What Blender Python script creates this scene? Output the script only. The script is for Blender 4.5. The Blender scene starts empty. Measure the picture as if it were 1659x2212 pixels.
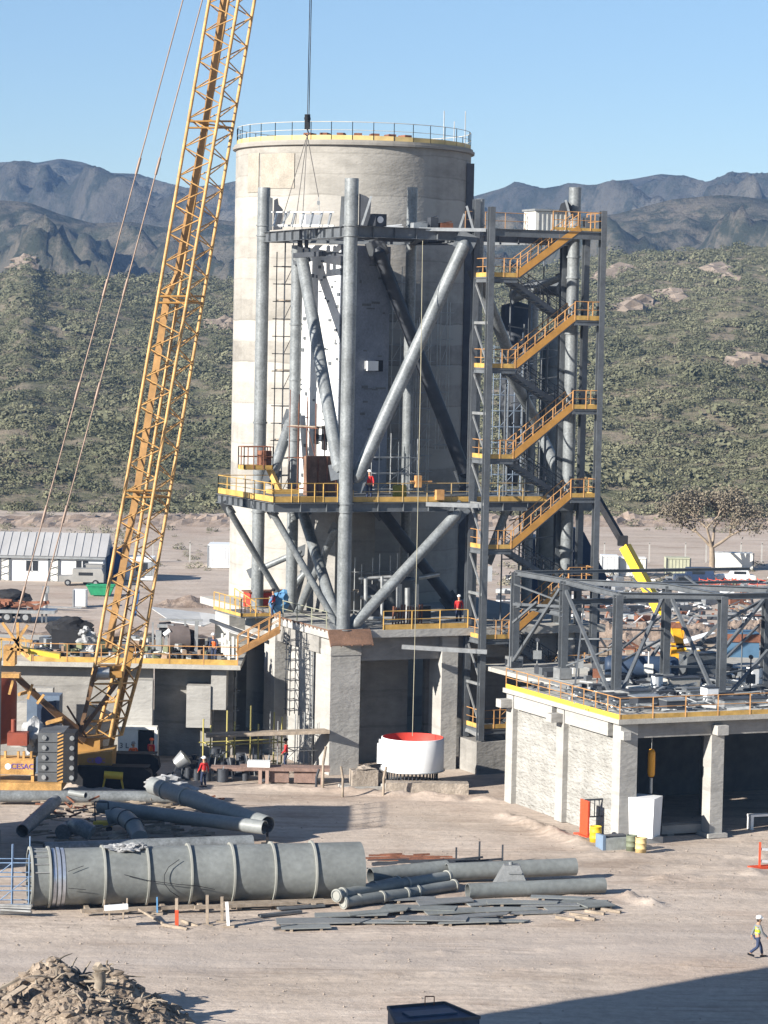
import bpy, math, random
import numpy as np
from mathutils import Vector, Matrix, noise
C = bpy.context.scene
COL = C.collection
random.seed(7)
R = math.radians
# ------------------------------------------------------------------ camera, world, sun
CH = 25.5; FPX = 6000.0; PIT = R(3.47); ROL = R(1.15)
F0 = Vector((0, math.cos(PIT), -math.sin(PIT))); U0 = Vector((0, math.sin(PIT), math.cos(PIT))); R0 = Vector((1, 0, 0))
RT = R0*math.cos(ROL) + U0*math.sin(ROL); UP = U0*math.cos(ROL) - R0*math.sin(ROL)
cam = bpy.data.objects.new('camera', bpy.data.cameras.new('camera')); COL.objects.link(cam)
M = Matrix((RT, UP, -F0)).transposed().to_4x4(); M.translation = Vector((0, 0, CH)); cam.matrix_world = M
cam.data.sensor_fit = 'VERTICAL'; cam.data.sensor_height = 36; cam.data.lens = 36*FPX/2212
cam.data.clip_start = 1; cam.data.clip_end = 20000
C.camera = cam
SUN_EL = R(23); SX, SY = -.80, -.60          # horizontal direction towards the sun
w = bpy.data.worlds.new('World'); C.world = w; w.use_nodes = True
nt = w.node_tree; bg = nt.nodes['Background']; sk = nt.nodes.new('ShaderNodeTexSky')
sk.sky_type = 'NISHITA'; sk.sun_disc = False; sk.sun_elevation = SUN_EL; sk.sun_rotation = math.atan2(SX, SY)
sk.altitude = 1000; sk.air_density = 1.0; sk.dust_density = .3; sk.ozone_density = 3.2
nt.links.new(sk.outputs[0], bg.inputs[0]); bg.inputs[1].default_value = .063
sd = bpy.data.lights.new('sun', 'SUN'); sd.energy = 5; sd.angle = R(.5); sd.color = (1, .95, .87)
so = bpy.data.objects.new('sun', sd); COL.objects.link(so)
sv = Vector((SX*math.cos(SUN_EL), SY*math.cos(SUN_EL), math.sin(SUN_EL)))
so.rotation_euler = sv.to_track_quat('Z', 'Y').to_euler(); so.location = (-40, 20, 80)
C.view_settings.view_transform = 'Standard'; C.view_settings.look = 'None'; C.view_settings.gamma = 1
C.view_settings.exposure = 1.1
C.cycles.max_bounces = 5; C.cycles.diffuse_bounces = 1; C.cycles.glossy_bounces = 2; C.cycles.volume_bounces = 0

# survey helpers: a sighting in the picture becomes a point at a real distance
def ray(px, py): return F0*FPX + RT*(px-829.5) - UP*(py-1106)
def P(px, py, Y):
    d = ray(px, py); return Vector((0, 0, CH)) + d*(Y/d.y)
def G(px, py, z=0.0):
    d = ray(px, py); return Vector((0, 0, CH)) + d*((z-CH)/d.z)
def ZP(px, py, Y): return P(px, py, Y).z
UX, UY = .918, .397                           # direction of the long side of the plant (right, away)
AX, AY = P(750, 873, 163).x, 163.0
def T(a, b, z=0): return Vector((AX + UX*a - UY*b, AY + UY*a + UX*b, z))
UV = Vector((UX, UY, 0)); VV = Vector((-UY, UX, 0)); ZV = Vector((0, 0, 1))

# ------------------------------------------------------------------ materials
MT = {}
def mat(name, col, rough=.7, metal=0., var=.15, scale=.6, col2=None, bump=0., bscale=6., fine=.0, stretch=None, spec=.3, obj=False):
    if name in MT: return MT[name]
    m = bpy.data.materials.new(name); m.use_nodes = True; n = m.node_tree.nodes; l = m.node_tree.links
    b = n['Principled BSDF']; b.inputs['Roughness'].default_value = rough; b.inputs['Metallic'].default_value = metal
    b.inputs['Specular IOR Level'].default_value = spec
    g = n.new('ShaderNodeNewGeometry'); src = g.outputs['Position']
    if stretch:
        mp = n.new('ShaderNodeMapping'); mp.inputs['Scale'].default_value = stretch; l.new(src, mp.inputs[0]); src = mp.outputs[0]
    nz = n.new('ShaderNodeTexNoise'); nz.inputs['Scale'].default_value = scale; nz.inputs['Detail'].default_value = 6; nz.inputs['Roughness'].default_value = .65
    l.new(src, nz.inputs['Vector'])
    rp = n.new('ShaderNodeValToRGB'); rp.color_ramp.elements[0].position = .35; rp.color_ramp.elements[1].position = .66
    c2 = col2 or tuple(min(1, c*(1+var)) for c in col); c1 = col if col2 else tuple(c*(1-var) for c in col)
    rp.color_ramp.elements[0].color = (*c1, 1); rp.color_ramp.elements[1].color = (*c2, 1)
    l.new(nz.outputs[0], rp.inputs[0]); out = rp.outputs[0]
    if fine:
        n2 = n.new('ShaderNodeTexNoise'); n2.inputs['Scale'].default_value = scale*9; n2.inputs['Detail'].default_value = 4
        l.new(src, n2.inputs['Vector'])
        mx = n.new('ShaderNodeMix'); mx.data_type = 'RGBA'; mx.blend_type = 'OVERLAY'; mx.inputs[0].default_value = fine
        l.new(out, mx.inputs[6]); l.new(n2.outputs[0], mx.inputs[7]); out = mx.outputs[2]
    l.new(out, b.inputs['Base Color'])
    if bump:
        n3 = n.new('ShaderNodeTexNoise'); n3.inputs['Scale'].default_value = bscale; n3.inputs['Detail'].default_value = 5
        l.new(g.outputs['Position'], n3.inputs['Vector'])
        bp = n.new('ShaderNodeBump'); bp.inputs['Strength'].default_value = bump; bp.inputs['Distance'].default_value = .1
        l.new(n3.outputs[0], bp.inputs['Height']); l.new(bp.outputs[0], b.inputs['Normal'])
    MT[name] = m; return m
def concrete(name, c_lo, c_hi, lift=1.3, band=.35, bump=.3):
    m = bpy.data.materials.new(name); m.use_nodes = True; n = m.node_tree.nodes; l = m.node_tree.links
    b = n['Principled BSDF']; b.inputs['Roughness'].default_value = .9; b.inputs['Specular IOR Level'].default_value = .2
    g = n.new('ShaderNodeNewGeometry'); sp = n.new('ShaderNodeSeparateXYZ'); l.new(g.outputs['Position'], sp.inputs[0])
    # pour lifts: each ring of formwork has its own tone
    wb = n.new('ShaderNodeTexNoise'); wb.inputs['Scale'].default_value = .35; wb.inputs['Detail'].default_value = 3; l.new(g.outputs['Position'], wb.inputs['Vector'])
    ma = n.new('ShaderNodeMath'); ma.operation = 'MULTIPLY_ADD'; l.new(wb.outputs[0], ma.inputs[0]); ma.inputs[1].default_value = .35; l.new(sp.outputs[2], ma.inputs[2])
    dv = n.new('ShaderNodeMath'); dv.operation = 'DIVIDE'; l.new(ma.outputs[0], dv.inputs[0]); dv.inputs[1].default_value = lift
    fl = n.new('ShaderNodeMath'); fl.operation = 'FLOOR'; l.new(dv.outputs[0], fl.inputs[0])
    wn = n.new('ShaderNodeTexWhiteNoise'); wn.noise_dimensions = '1D'; l.new(fl.outputs[0], wn.inputs['W'])
    fr = n.new('ShaderNodeMath'); fr.operation = 'FRACT'; l.new(dv.outputs[0], fr.inputs[0])
    ln = n.new('ShaderNodeMath'); ln.operation = 'LESS_THAN'; l.new(fr.outputs[0], ln.inputs[0]); ln.inputs[1].default_value = .07
    mp = n.new('ShaderNodeMapping'); mp.inputs['Scale'].default_value = (1, 1, 2.2); l.new(g.outputs['Position'], mp.inputs[0])
    nz = n.new('ShaderNodeTexNoise'); nz.inputs['Scale'].default_value = .45; nz.inputs['Detail'].default_value = 9; nz.inputs['Roughness'].default_value = .7
    l.new(mp.outputs[0], nz.inputs['Vector'])
    s1 = n.new('ShaderNodeMath'); s1.operation = 'MULTIPLY_ADD'; l.new(wn.outputs[0], s1.inputs[0]); s1.inputs[1].default_value = band; l.new(nz.outputs[0], s1.inputs[2])
    mv = n.new('ShaderNodeMapping'); mv.inputs['Scale'].default_value = (1.6, 1.6, .07); l.new(g.outputs['Position'], mv.inputs[0])
    nv = n.new('ShaderNodeTexNoise'); nv.inputs['Scale'].default_value = 1.; nv.inputs['Detail'].default_value = 5; l.new(mv.outputs[0], nv.inputs['Vector'])
    s0 = n.new('ShaderNodeMath'); s0.operation = 'MULTIPLY_ADD'; l.new(nv.outputs[0], s0.inputs[0]); s0.inputs[1].default_value = .35; l.new(s1.outputs[0], s0.inputs[2]); s1 = s0
    s2 = n.new('ShaderNodeMath'); s2.operation = 'MULTIPLY_ADD'; l.new(ln.outputs[0], s2.inputs[0]); s2.inputs[1].default_value = -.12; l.new(s1.outputs[0], s2.inputs[2])
    rp = n.new('ShaderNodeValToRGB'); e = rp.color_ramp.elements; e[0].position = .53; e[1].position = .53+.3+band*.6
    e[0].color = (*c_lo, 1); e[1].color = (*c_hi, 1); l.new(s2.outputs[0], rp.inputs[0]); l.new(rp.outputs[0], b.inputs['Base Color'])
    n3 = n.new('ShaderNodeTexNoise'); n3.inputs['Scale'].default_value = 3; n3.inputs['Detail'].default_value = 6; l.new(mp.outputs[0], n3.inputs['Vector'])
    bp = n.new('ShaderNodeBump'); bp.inputs['Strength'].default_value = bump; bp.inputs['Distance'].default_value = .12
    l.new(n3.outputs[0], bp.inputs['Height']); l.new(bp.outputs[0], b.inputs['Normal'])
    MT[name] = m; return m
CSILO = concrete('silo_concrete', (.23, .215, .19), (.395, .372, .335), 1.35, .42, .3)
CPIL = concrete('pillar_concrete', (.31, .297, .275), (.42, .405, .375), 2.6, .12)
CWALL = concrete('wall_concrete', (.20, .19, .175), (.33, .315, .29), 2.2, .1)
CBLOCK = concrete('blockwork', (.25, .242, .222), (.42, .41, .38), .42, .1, 1.6)
STEEL = mat('primer_steel', (.125, .135, .145), .5, .15, .2, .9, fine=.25)
TUBE = mat('tube_steel', (.20, .213, .217), .45, .15, .24, .9, fine=.55)
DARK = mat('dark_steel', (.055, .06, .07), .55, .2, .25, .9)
GALV = mat('galvanised', (.42, .43, .43), .4, .6, .2, 2)
YEL = mat('yellow_paint', (.52, .32, .09), .5, 0, .25, 1.5)
ORA = mat('orange_paint', (.46, .245, .095), .5, 0, .28, 1.5)
CRY = mat('crane_yellow', (.50, .285, .10), .5, 0, .28, 1.4, fine=.5)
CRB = mat('crane_ochre', (.34, .18, .05), .6, 0, .2, .8)
PLY = mat('formwork_ply', (.20, .115, .075), .85, 0, .3, 1.2, fine=.4)
WOOD = mat('raw_wood', (.29, .235, .18), .85, 0, .3, 2, fine=.3)
WHT = mat('white_paint', (.80, .80, .79), .45, 0, .05, 1.2)
REDP = mat('red_paint', (.50, .05, .03), .5, 0, .2, 1.5)
BLK = mat('black_rubber', (.02, .02, .022), .8, 0, .3, 2)
RUST = mat('rusty_steel', (.20, .085, .05), .85, .1, .35, 1.5, fine=.4)
GRAT = mat('grating', (.16, .165, .165), .6, .3, .2, 3)
TARP = mat('tarpaulin', (.33, .33, .33), .8, 0, .3, 1.2, bump=.5)
DUCT = mat('duct_primer', (.19, .20, .192), .55, .05, .18, .5, fine=.3)
GREEN = mat('green_plastic', (.03, .28, .13), .5, 0, .2, 2)
BLUEP = mat('blue_paint', (.03, .10, .26), .5, 0, .25, 1.5)
BLUEL = mat('light_blue', (.10, .25, .45), .6, 0, .2, 2)
GLASS = mat('dark_glass', (.02, .025, .03), .1, 0, .2, 1, spec=.8)
ROOF = mat('grey_roof', (.42, .41, .40), .6, .1, .1, .4, stretch=(1, .2, 1))
CREAM = mat('cream', (.72, .70, .64), .6, 0, .08, 1)

# ------------------------------------------------------------------ mesh building
class MB:
    def __init__(s): s.v = []; s.f = []; s.sm = []; s.mi = []; s.cm = 0; s.pid = 0; s.pp = []; s.lock = 0
    def add(s, vs, fs, smooth=False):
        o = len(s.v); s.v += [tuple(x) for x in vs]; s.f += [tuple(i+o for i in f) for f in fs]
        s.sm += [smooth]*len(fs); s.mi += [s.cm]*len(fs); s.pp += [s.pid]*len(fs)
    def obox(s, c, ax, ay, az):               # half vectors
        c = Vector(c); vs = [c+ax*i+ay*j+az*k for i in (-1, 1) for j in (-1, 1) for k in (-1, 1)]
        s.add(vs, [(0, 1, 3, 2), (4, 6, 7, 5), (0, 4, 5, 1), (2, 3, 7, 6), (0, 2, 6, 4), (1, 5, 7, 3)])
    def box(s, c, sz, rz=0.):
        ca, sa = math.cos(rz), math.sin(rz)
        s.obox(c, Vector((ca, sa, 0))*sz[0]/2, Vector((-sa, ca, 0))*sz[1]/2, ZV*sz[2]/2)
    def tbox(s, a0, a1, b0, b1, z0, z1, org=None):      # box in the plant's own grid
        c = (org or T)((a0+a1)/2, (b0+b1)/2, (z0+z1)/2); s.obox(c, UV*abs(a1-a0)/2, VV*abs(b1-b0)/2, ZV*(z1-z0)/2)
    def beam(s, p, q, w=.1, h=None, up=None):
        p, q = Vector(p), Vector(q); d = q-p; L = d.length
        if L < 1e-6: return
        d /= L; up = Vector(up) if up is not None else (ZV if abs(d.z) < .95 else Vector((0, 1, 0)))
        sd_ = d.cross(up).normalized(); u2 = sd_.cross(d).normalized(); h = h or w
        s.obox((p+q)/2, d*L/2, sd_*w/2, u2*h/2)
    def ibeam(s, p, q, w=.3, h=.5, t=.03, up=None, ribs=0):
        p, q = Vector(p), Vector(q); d = (q-p); L = d.length; d /= L
        up = Vector(up) if up is not None else (ZV if abs(d.z) < .95 else Vector((0, 1, 0)))
        sd_ = d.cross(up).normalized(); u2 = sd_.cross(d).normalized()
        s.obox((p+q)/2+u2*(h/2-t/2), d*L/2, sd_*w/2, u2*t/2); s.obox((p+q)/2-u2*(h/2-t/2), d*L/2, sd_*w/2, u2*t/2)
        s.obox((p+q)/2, d*L/2, sd_*t*.4, u2*(h/2-t))
        if ribs:
            k = max(1, int(L/ribs))
            for i in range(1, k): s.obox(p+d*L*i/k, d*.012, sd_*w*.46, u2*(h/2-t))
    def tube(s, p, q, r, r2=None, n=12, cap=True, inner=0):
        p, q = Vector(p), Vector(q); d = q-p
        if d.length < 1e-6: return
        d.normalize(); r2 = r if r2 is None else r2
        a = d.orthogonal().normalized(); b = d.cross(a)
        ring = lambda c, rr: [c+(a*math.cos(2*math.pi*i/n)+b*math.sin(2*math.pi*i/n))*rr for i in range(n)]
        A, B = ring(p, r), ring(q, r2)
        s.add(A+B, [(i, (i+1) % n, n+(i+1) % n, n+i) for i in range(n)], True)
        if inner:
            A2, B2 = ring(p, r-inner), ring(q, r2-inner)
            s.add(A2+B2, [((i+1) % n, i, n+i, n+(i+1) % n) for i in range(n)], True)
            s.add(A+A2, [(i, n+i, n+(i+1) % n, (i+1) % n) for i in range(n)])
            s.add(B+B2, [((i+1) % n, n+(i+1) % n, n+i, i) for i in range(n)])
        elif cap: s.add(A, [tuple(range(n-1, -1, -1))]); s.add(B, [tuple(range(n))])
    def path(s, pts, r, n=8):
        for a, b in zip(pts, pts[1:]): s.tube(a, b, r, n=n)
    def bend(s, pts, r, n=16, cap=True):      # one swept skin along a polyline
        pts = [Vector(p) for p in pts]; vs = []; m = len(pts)
        for i, p in enumerate(pts):
            d = (pts[min(i+1, m-1)]-pts[max(i-1, 0)]).normalized()
            if i == 0: a = d.orthogonal().normalized()
            a = (a-d*a.dot(d)).normalized(); b = d.cross(a); rr = r[i] if isinstance(r, (list, tuple)) else r
            vs += [p+(a*math.cos(2*math.pi*k/n)+b*math.sin(2*math.pi*k/n))*rr for k in range(n)]
        s.add(vs, [(i*n+k, i*n+(k+1) % n, (i+1)*n+(k+1) % n, (i+1)*n+k) for i in range(m-1) for k in range(n)], True)
        if cap: s.add(vs[:n], [tuple(range(n-1, -1, -1))]); s.add(vs[-n:], [tuple(range(n))])
    def lathe(s, prof, c=(0, 0, 0), n=24, axis='z', smooth=True):
        c = Vector(c); vs = []
        for r, h in prof:
            for i in range(n):
                a = 2*math.pi*i/n
                vs.append(c+(Vector((r*math.cos(a), r*math.sin(a), h)) if axis == 'z' else Vector((h, r*math.cos(a), r*math.sin(a)))))
        s.add(vs, [(j*n+i, j*n+(i+1) % n, (j+1)*n+(i+1) % n, (j+1)*n+i) for j in range(len(prof)-1) for i in range(n)], smooth)
    def prism(s, poly, z0, z1):
        n = len(poly); vs = [(x, y, z0) for x, y in poly]+[(x, y, z1) for x, y in poly]
        s.add(vs, [tuple(range(n-1, -1, -1)), tuple(range(n, 2*n))]+[(i, (i+1) % n, n+(i+1) % n, n+i) for i in range(n)])
    def quad(s, *p): s.add(p, [tuple(range(len(p)))])
    def blob(s, c, rad, seed=0, sub=2, amp=.25, flat=1.):
        import bmesh
        bm = bmesh.new(); bmesh.ops.create_icosphere(bm, subdivisions=sub, radius=1)
        vs = []
        for v in bm.verts:
            k = 1+amp*noise.noise(v.co*1.7+Vector((seed*3.1, seed, 0)))*2
            vs.append((c[0]+v.co.x*k*rad[0], c[1]+v.co.y*k*rad[1], c[2]+v.co.z*k*rad[2]*flat))
        s.add(vs, [tuple(x.index for x in f.verts) for f in bm.faces]); bm.free()
    def each(s, name, m, parent=None, world=True):   # every piece drawn becomes a part of its own
        out = []
        for k in sorted(set(s.pp)):
            idx = [i for i, q in enumerate(s.pp) if q == k]; b = MB(); mp = {}
            for i in idx:
                for v in s.f[i]:
                    if v not in mp: mp[v] = len(b.v); b.v.append(s.v[v])
                b.f.append(tuple(mp[v] for v in s.f[i])); b.sm.append(s.sm[i]); b.mi.append(s.mi[i]); b.pp.append(0)
            out.append(b.build(name, m, parent, world))
        return out
    def build(s, name, m, parent=None, world=True):
        me = bpy.data.meshes.new(name); vs = s.v
        if parent is not None and world:
            inv = WM(parent).inverted(); vs = [tuple(inv @ Vector(v)) for v in vs]
        me.from_pydata(vs, [], s.f)
        me.polygons.foreach_set('use_smooth', s.sm)
        ms = m if isinstance(m, (list, tuple)) else [m]
        for x in ms: me.materials.append(x)
        if len(ms) > 1: me.polygons.foreach_set('material_index', s.mi)
        me.update(); o = bpy.data.objects.new(name, me); COL.objects.link(o)
        if parent is not None: o.parent = parent
        return o
def _piece(fn):
    def g(s, *a, **k):
        if not s.lock: s.pid += 1
        s.lock += 1
        try: return fn(s, *a, **k)
        finally: s.lock -= 1
    return g
for _n in ('obox', 'box', 'tbox', 'beam', 'ibeam', 'tube', 'bend', 'lathe', 'prism', 'blob'): setattr(MB, _n, _piece(getattr(MB, _n)))
def WM(o):
    m = Matrix.LocRotScale(o.location, o.rotation_euler, o.scale)
    return (WM(o.parent) @ m) if o.parent else m
def tag(o, label=None, cat=None, group=None, kind=None):
    if label: o['label'] = label
    if cat: o['category'] = cat
    if group: o['group'] = group
    if kind: o['kind'] = kind
    return o
def thing(name, label, cat, loc=(0, 0, 0), rz=0., group=None):
    o = bpy.data.objects.new(name, None); o.empty_display_size = .3; COL.objects.link(o)
    o.location = loc; o.rotation_euler = (0, 0, rz); return tag(o, label, cat, group)
def kids(o): return [c for c in COL.objects if c.parent == o]
def copy_tree(o, parent=None):
    c = o.copy(); COL.objects.link(c)
    if parent is not None: c.parent = parent
    for ch in kids(o): copy_tree(ch, c)
    return c
def dup(o, loc, rz=0., label=None, sc=None):
    c = copy_tree(o); c.location = loc; c.rotation_euler = (0, 0, rz)
    if sc: c.scale = sc
    if label: c['label'] = label
    return c
def text(parent, s, size, m, loc, rot, name='lettering', ext=.01):
    cu = bpy.data.curves.new('t', 'FONT'); cu.body = s; cu.size = size; cu.extrude = ext; cu.align_x = 'CENTER'; cu.align_y = 'CENTER'
    to = bpy.data.objects.new('t', cu); COL.objects.link(to); bpy.context.view_layer.update()
    me = bpy.data.meshes.new_from_object(to.evaluated_get(bpy.context.evaluated_depsgraph_get()))
    bpy.data.objects.remove(to); me.name = name; me.materials.clear(); me.materials.append(m)
    o = bpy.data.objects.new(name, me); COL.objects.link(o)
    mw = Matrix.LocRotScale(Vector(loc), rot, Vector((1, 1, 1)))
    o.parent = parent; o.matrix_local = (WM(parent).inverted() @ mw) if parent else mw
    return o
def rail(parent, pts, toe=YEL, rm=YEL, h=1.1, step=1.5, r=.03, toe_h=.16, name='handrail'):
    m = MB(); pts = [Vector(p) for p in pts]
    for a, b in zip(pts, pts[1:]):
        k = max(1, round((b-a).length/step))
        for i in range(k+1):
            p = a.lerp(b, i/k); m.beam(p, p+ZV*h, r*2.1)
        m.tube(a+ZV*h, b+ZV*h, r, n=6); m.tube(a+ZV*h*.55, b+ZV*h*.55, r*.75, n=6)
    o = m.build(name, rm, parent)
    if toe:
        m = MB()
        for a, b in zip(pts, pts[1:]):
            m.beam(a+ZV*(toe_h/2+.004), b+ZV*(toe_h/2+.004), .03, toe_h)
        m.build('toe_board', toe, parent)
    return o
def scaffold(root, org, e1, n1, d1, e2, n2, d2, z0, z1, lift=2.0, mt=GALV, boards=(), r=.035, braces=True):
    e1, e2, org = Vector(e1), Vector(e2), Vector(org); up = MB(); lg = MB(); br = MB(); bd = MB()
    pt = lambda i, j, z: Vector((org.x, org.y, 0))+e1*i*d1+e2*j*d2+ZV*z
    for i in range(n1+1):
        for j in range(n2+1): up.tube(pt(i, j, z0), pt(i, j, z1+random.uniform(-.3, .8)), r, n=6)
    z = z0+.3; k = 0
    while z < z1:
        for j in range(n2+1): lg.tube(pt(0, j, z)-e1*.25, pt(n1, j, z)+e1*.25, r*.85, n=5)
        for i in range(n1+1): lg.tube(pt(i, 0, z), pt(i, n2, z), r*.85, n=5)
        if braces and z+lift < z1:
            i = k % max(1, n1); br.tube(pt(i, 0, z), pt(i+1, 0, z+lift), r*.7, n=5)
        if k in boards: bd.obox(pt(n1/2, n2/2, z+.08), e1*n1*d1/2*1.05, e2*n2*d2/2, ZV*.03)
        z += lift; k += 1
    up.each('upright', mt, root); lg.each('ledger', mt, root)
    if br.v: br.each('diagonal_brace', mt, root)
    if bd.v: bd.each('deck_board', WOOD, root)

# ------------------------------------------------------------------ ground and hills
def fbm(x, y, s, o=4, seed=0.):
    return noise.fractal(Vector((x*s+seed, y*s-seed, seed)), 1., 2., o)
def grid(name, xs, ys, hf, m, kind='structure', smooth=True):
    nx, ny = len(xs), len(ys); v = np.empty((ny, nx, 3)); v[:, :, 0] = xs[None, :]; v[:, :, 1] = ys[:, None]
    for j in range(ny):
        for i in range(nx): v[j, i, 2] = hf(xs[i], ys[j])
    return gridmesh(name, v, m, kind, smooth)
def gridmesh(name, v, m, kind='structure', smooth=True):
    ny, nx = v.shape[:2]; idx = np.arange(nx*ny).reshape(ny, nx)
    f = np.stack([idx[:-1, :-1], idx[:-1, 1:], idx[1:, 1:], idx[1:, :-1]], -1).reshape(-1, 4)
    me = bpy.data.meshes.new(name); me.from_pydata(v.reshape(-1, 3).tolist(), [], f.tolist())
    me.polygons.foreach_set('use_smooth', [smooth]*len(f)); me.materials.append(m)
    o = bpy.data.objects.new(name, me); COL.objects.link(o); o['kind'] = kind; return o
def soil():
    m = bpy.data.materials.new('soil'); m.use_nodes = True; n = m.node_tree.nodes; l = m.node_tree.links
    b = n['Principled BSDF']; b.inputs['Roughness'].default_value = .95; b.inputs['Specular IOR Level'].default_value = .1
    g = n.new('ShaderNodeNewGeometry')
    def nz(sc, d, st=None, r=.6):
        src = g.outputs['Position']
        if st:
            mp = n.new('ShaderNodeMapping'); mp.inputs['Scale'].default_value = st; mp.inputs['Rotation'].default_value = (0, 0, R(-14)); l.new(src, mp.inputs[0]); src = mp.outputs[0]
        q = n.new('ShaderNodeTexNoise'); q.inputs['Scale'].default_value = sc; q.inputs['Detail'].default_value = d; q.inputs['Roughness'].default_value = r
        l.new(src, q.inputs['Vector']); return q.outputs[0]
    def ramp(src, p0, p1, c0, c1):
        r_ = n.new('ShaderNodeValToRGB'); e = r_.color_ramp.elements; e[0].position = p0; e[1].position = p1; e[0].color = (*c0, 1); e[1].color = (*c1, 1)
        l.new(src, r_.inputs[0]); return r_.outputs[0]
    def mix(a, b_, f, mode='MIX'):
        x = n.new('ShaderNodeMix'); x.data_type = 'RGBA'; x.blend_type = mode
        if isinstance(f, float): x.inputs[0].default_value = f
        else: l.new(f, x.inputs[0])
        l.new(a, x.inputs[6]); l.new(b_, x.inputs[7]); return x.outputs[2]
    base = ramp(nz(.09, 6), .4, .62, (.405, .33, .265), (.52, .44, .37))
    red = ramp(nz(.05, 4), .5, .72, (.47, .39, .32), (.40, .285, .215))
    c = mix(base, red, .45)
    tr = ramp(nz(.8, 4, (.06, 1.6, 1)), .42, .6, (.40, .40, .40), (.6, .6, .6)); c = mix(c, tr, .3, 'OVERLAY')
    fi = ramp(nz(2.2, 8, None, .75), .3, .7, (.3, .3, .3), (.68, .68, .68)); c = mix(c, fi, .5, 'OVERLAY')
    dk = ramp(nz(.16, 7, (1, 1.8, 1)), .5, .68, (.5, .5, .5), (.32, .29, .27)); c = mix(c, dk, .55, 'OVERLAY')
    # the compacted haul road crossing the yard
    q0, q1 = G(0, 2075), G(1659, 2035); rd_ = (q1-q0).normalized(); nx_, ny_ = -rd_.y, rd_.x
    spx = n.new('ShaderNodeSeparateXYZ'); l.new(g.outputs['Position'], spx.inputs[0])
    def mth(op, *v):
        q = n.new('ShaderNodeMath'); q.operation = op
        for i, x in enumerate(v):
            if isinstance(x, (int, float)): q.inputs[i].default_value = x
            else: l.new(x, q.inputs[i])
        return q.outputs[0]
    dist = mth('ADD', mth('ADD', mth('MULTIPLY', spx.outputs[0], nx_), mth('MULTIPLY', spx.outputs[1], ny_)), -(q0.x*nx_+q0.y*ny_))
    dist = mth('ABSOLUTE', mth('ADD', dist, mth('MULTIPLY', mth('SUBTRACT', nz(.12, 5), .5), 5.)))
    msk = ramp(mth('DIVIDE', dist, 6.), .25, .75, (.75, .75, .75), (0, 0, 0)); road = ramp(nz(.5, 5, (.08, 1.2, 1)), .4, .62, (.41, .348, .298), (.47, .405, .352))
    c = mix(c, road, msk)
    # wheel tracks: narrow dark and pale lines running with the traffic
    t1 = ramp(nz(1., 3, (.035, 2.6, 1)), .485, .515, (.5, .5, .5), (.60, .60, .60)); g1 = ramp(nz(.13, 3), .45, .6, (0, 0, 0), (.6, .6, .6)); c = mix(c, t1, g1, 'OVERLAY')
    t2 = ramp(nz(1.7, 4, (.05, 1.9, 1)), .40, .46, (.36, .35, .34), (.5, .5, .5)); g2 = ramp(nz(.17, 3, (1, 1.7, 1)), .48, .6, (0, 0, 0), (.6, .6, .6)); c = mix(c, t2, g2, 'OVERLAY')
    t3 = ramp(nz(9., 4, None, .8), .30, .42, (.30, .29, .28), (.5, .5, .5)); c = mix(c, t3, .5, 'OVERLAY')
    l.new(c, b.inputs['Base Color'])
    bp = n.new('ShaderNodeBump'); bp.inputs['Strength'].default_value = .55; bp.inputs['Distance'].default_value = .1
    l.new(nz(2.6, 8, None, .7), bp.inputs['Height'])
    bp2 = n.new('ShaderNodeBump'); bp2.inputs['Strength'].default_value = .16; bp2.inputs['Distance'].default_value = .12
    l.new(nz(1.4, 6, (.06, 2.6, 1)), bp2.inputs['Height']); l.new(bp.outputs[0], bp2.inputs['Normal']); l.new(bp2.outputs[0], b.inputs['Normal'])
    return m
SOIL = soil()
def axis(lo, hi, step, far):
    a = list(np.arange(lo, hi+step/2, step)); x = hi; s = step; up = []
    while x < far: s *= 1.35; x += s; up.append(x)
    x = lo; s = step; dn = []
    while x > -far: s *= 1.35; x -= s; dn.append(x)
    return np.array(dn[::-1]+a+up)
def gh(x, y):
    if not (-60 < x < 60 and 60 < y < 420): return 0.
    e = min(1, (60-abs(x))/20, (y-60)/20, (420-y)/60)
    h = .08*fbm(x, y, .12, 3)+.03*fbm(x, y, .6, 3, 4)
    # loose windrows of spoil at the edges of the trafficked strips
    for (x0, y0, x1, y1, wd, hh) in ROWS:
        dx, dy = x1-x0, y1-y0; L2 = dx*dx+dy*dy; t = ((x-x0)*dx+(y-y0)*dy)/L2
        if -.1 < t < 1.1:
            d = abs((x-x0)*dy-(y-y0)*dx)/math.sqrt(L2)
            if d < wd*3: h += hh*math.exp(-(d/wd)**2)*max(0, min(1, 6*(t+.1), 6*(1.1-t)))*(1+1.6*fbm(x, y, .9, 3, 9))
    return h*max(0, e)
def gp(px, py): p = G(px, py); return (p.x, p.y)
ROWS = [(*gp(1000, 2150), *gp(1659, 2062), .4, .05), (*gp(430, 2085), *gp(1640, 2030), .22, .04), (*gp(1400, 1900), *gp(1659, 1885), .6, .12),
        (*gp(1090, 1760), *gp(1280, 1835), .6, .2), (*gp(1280, 1850), *gp(1659, 1850), .5, .12), (*gp(560, 1700), *gp(1070, 1730), .6, .2),
        (*gp(0, 2045), *gp(640, 1985), .25, .08), (*gp(1340, 1935), *gp(1420, 1960), .4, .2), (*gp(0, 1690), *gp(420, 1730), .7, .2)]
for _k in range(12): _y = 2035+_k*9; ROWS.append((*gp(random.uniform(100, 700), _y), *gp(random.uniform(900, 1700), _y-random.uniform(15, 40)), .22, random.choice((.03, .05, -.05))))
for _k in range(10): _x = random.uniform(1150, 1600); _y = random.uniform(1830, 2000); ROWS.append((*gp(_x, _y), *gp(_x+random.uniform(60, 260), _y+random.uniform(-50, 60)), .3, random.choice((.05, .07, -.05))))
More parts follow.
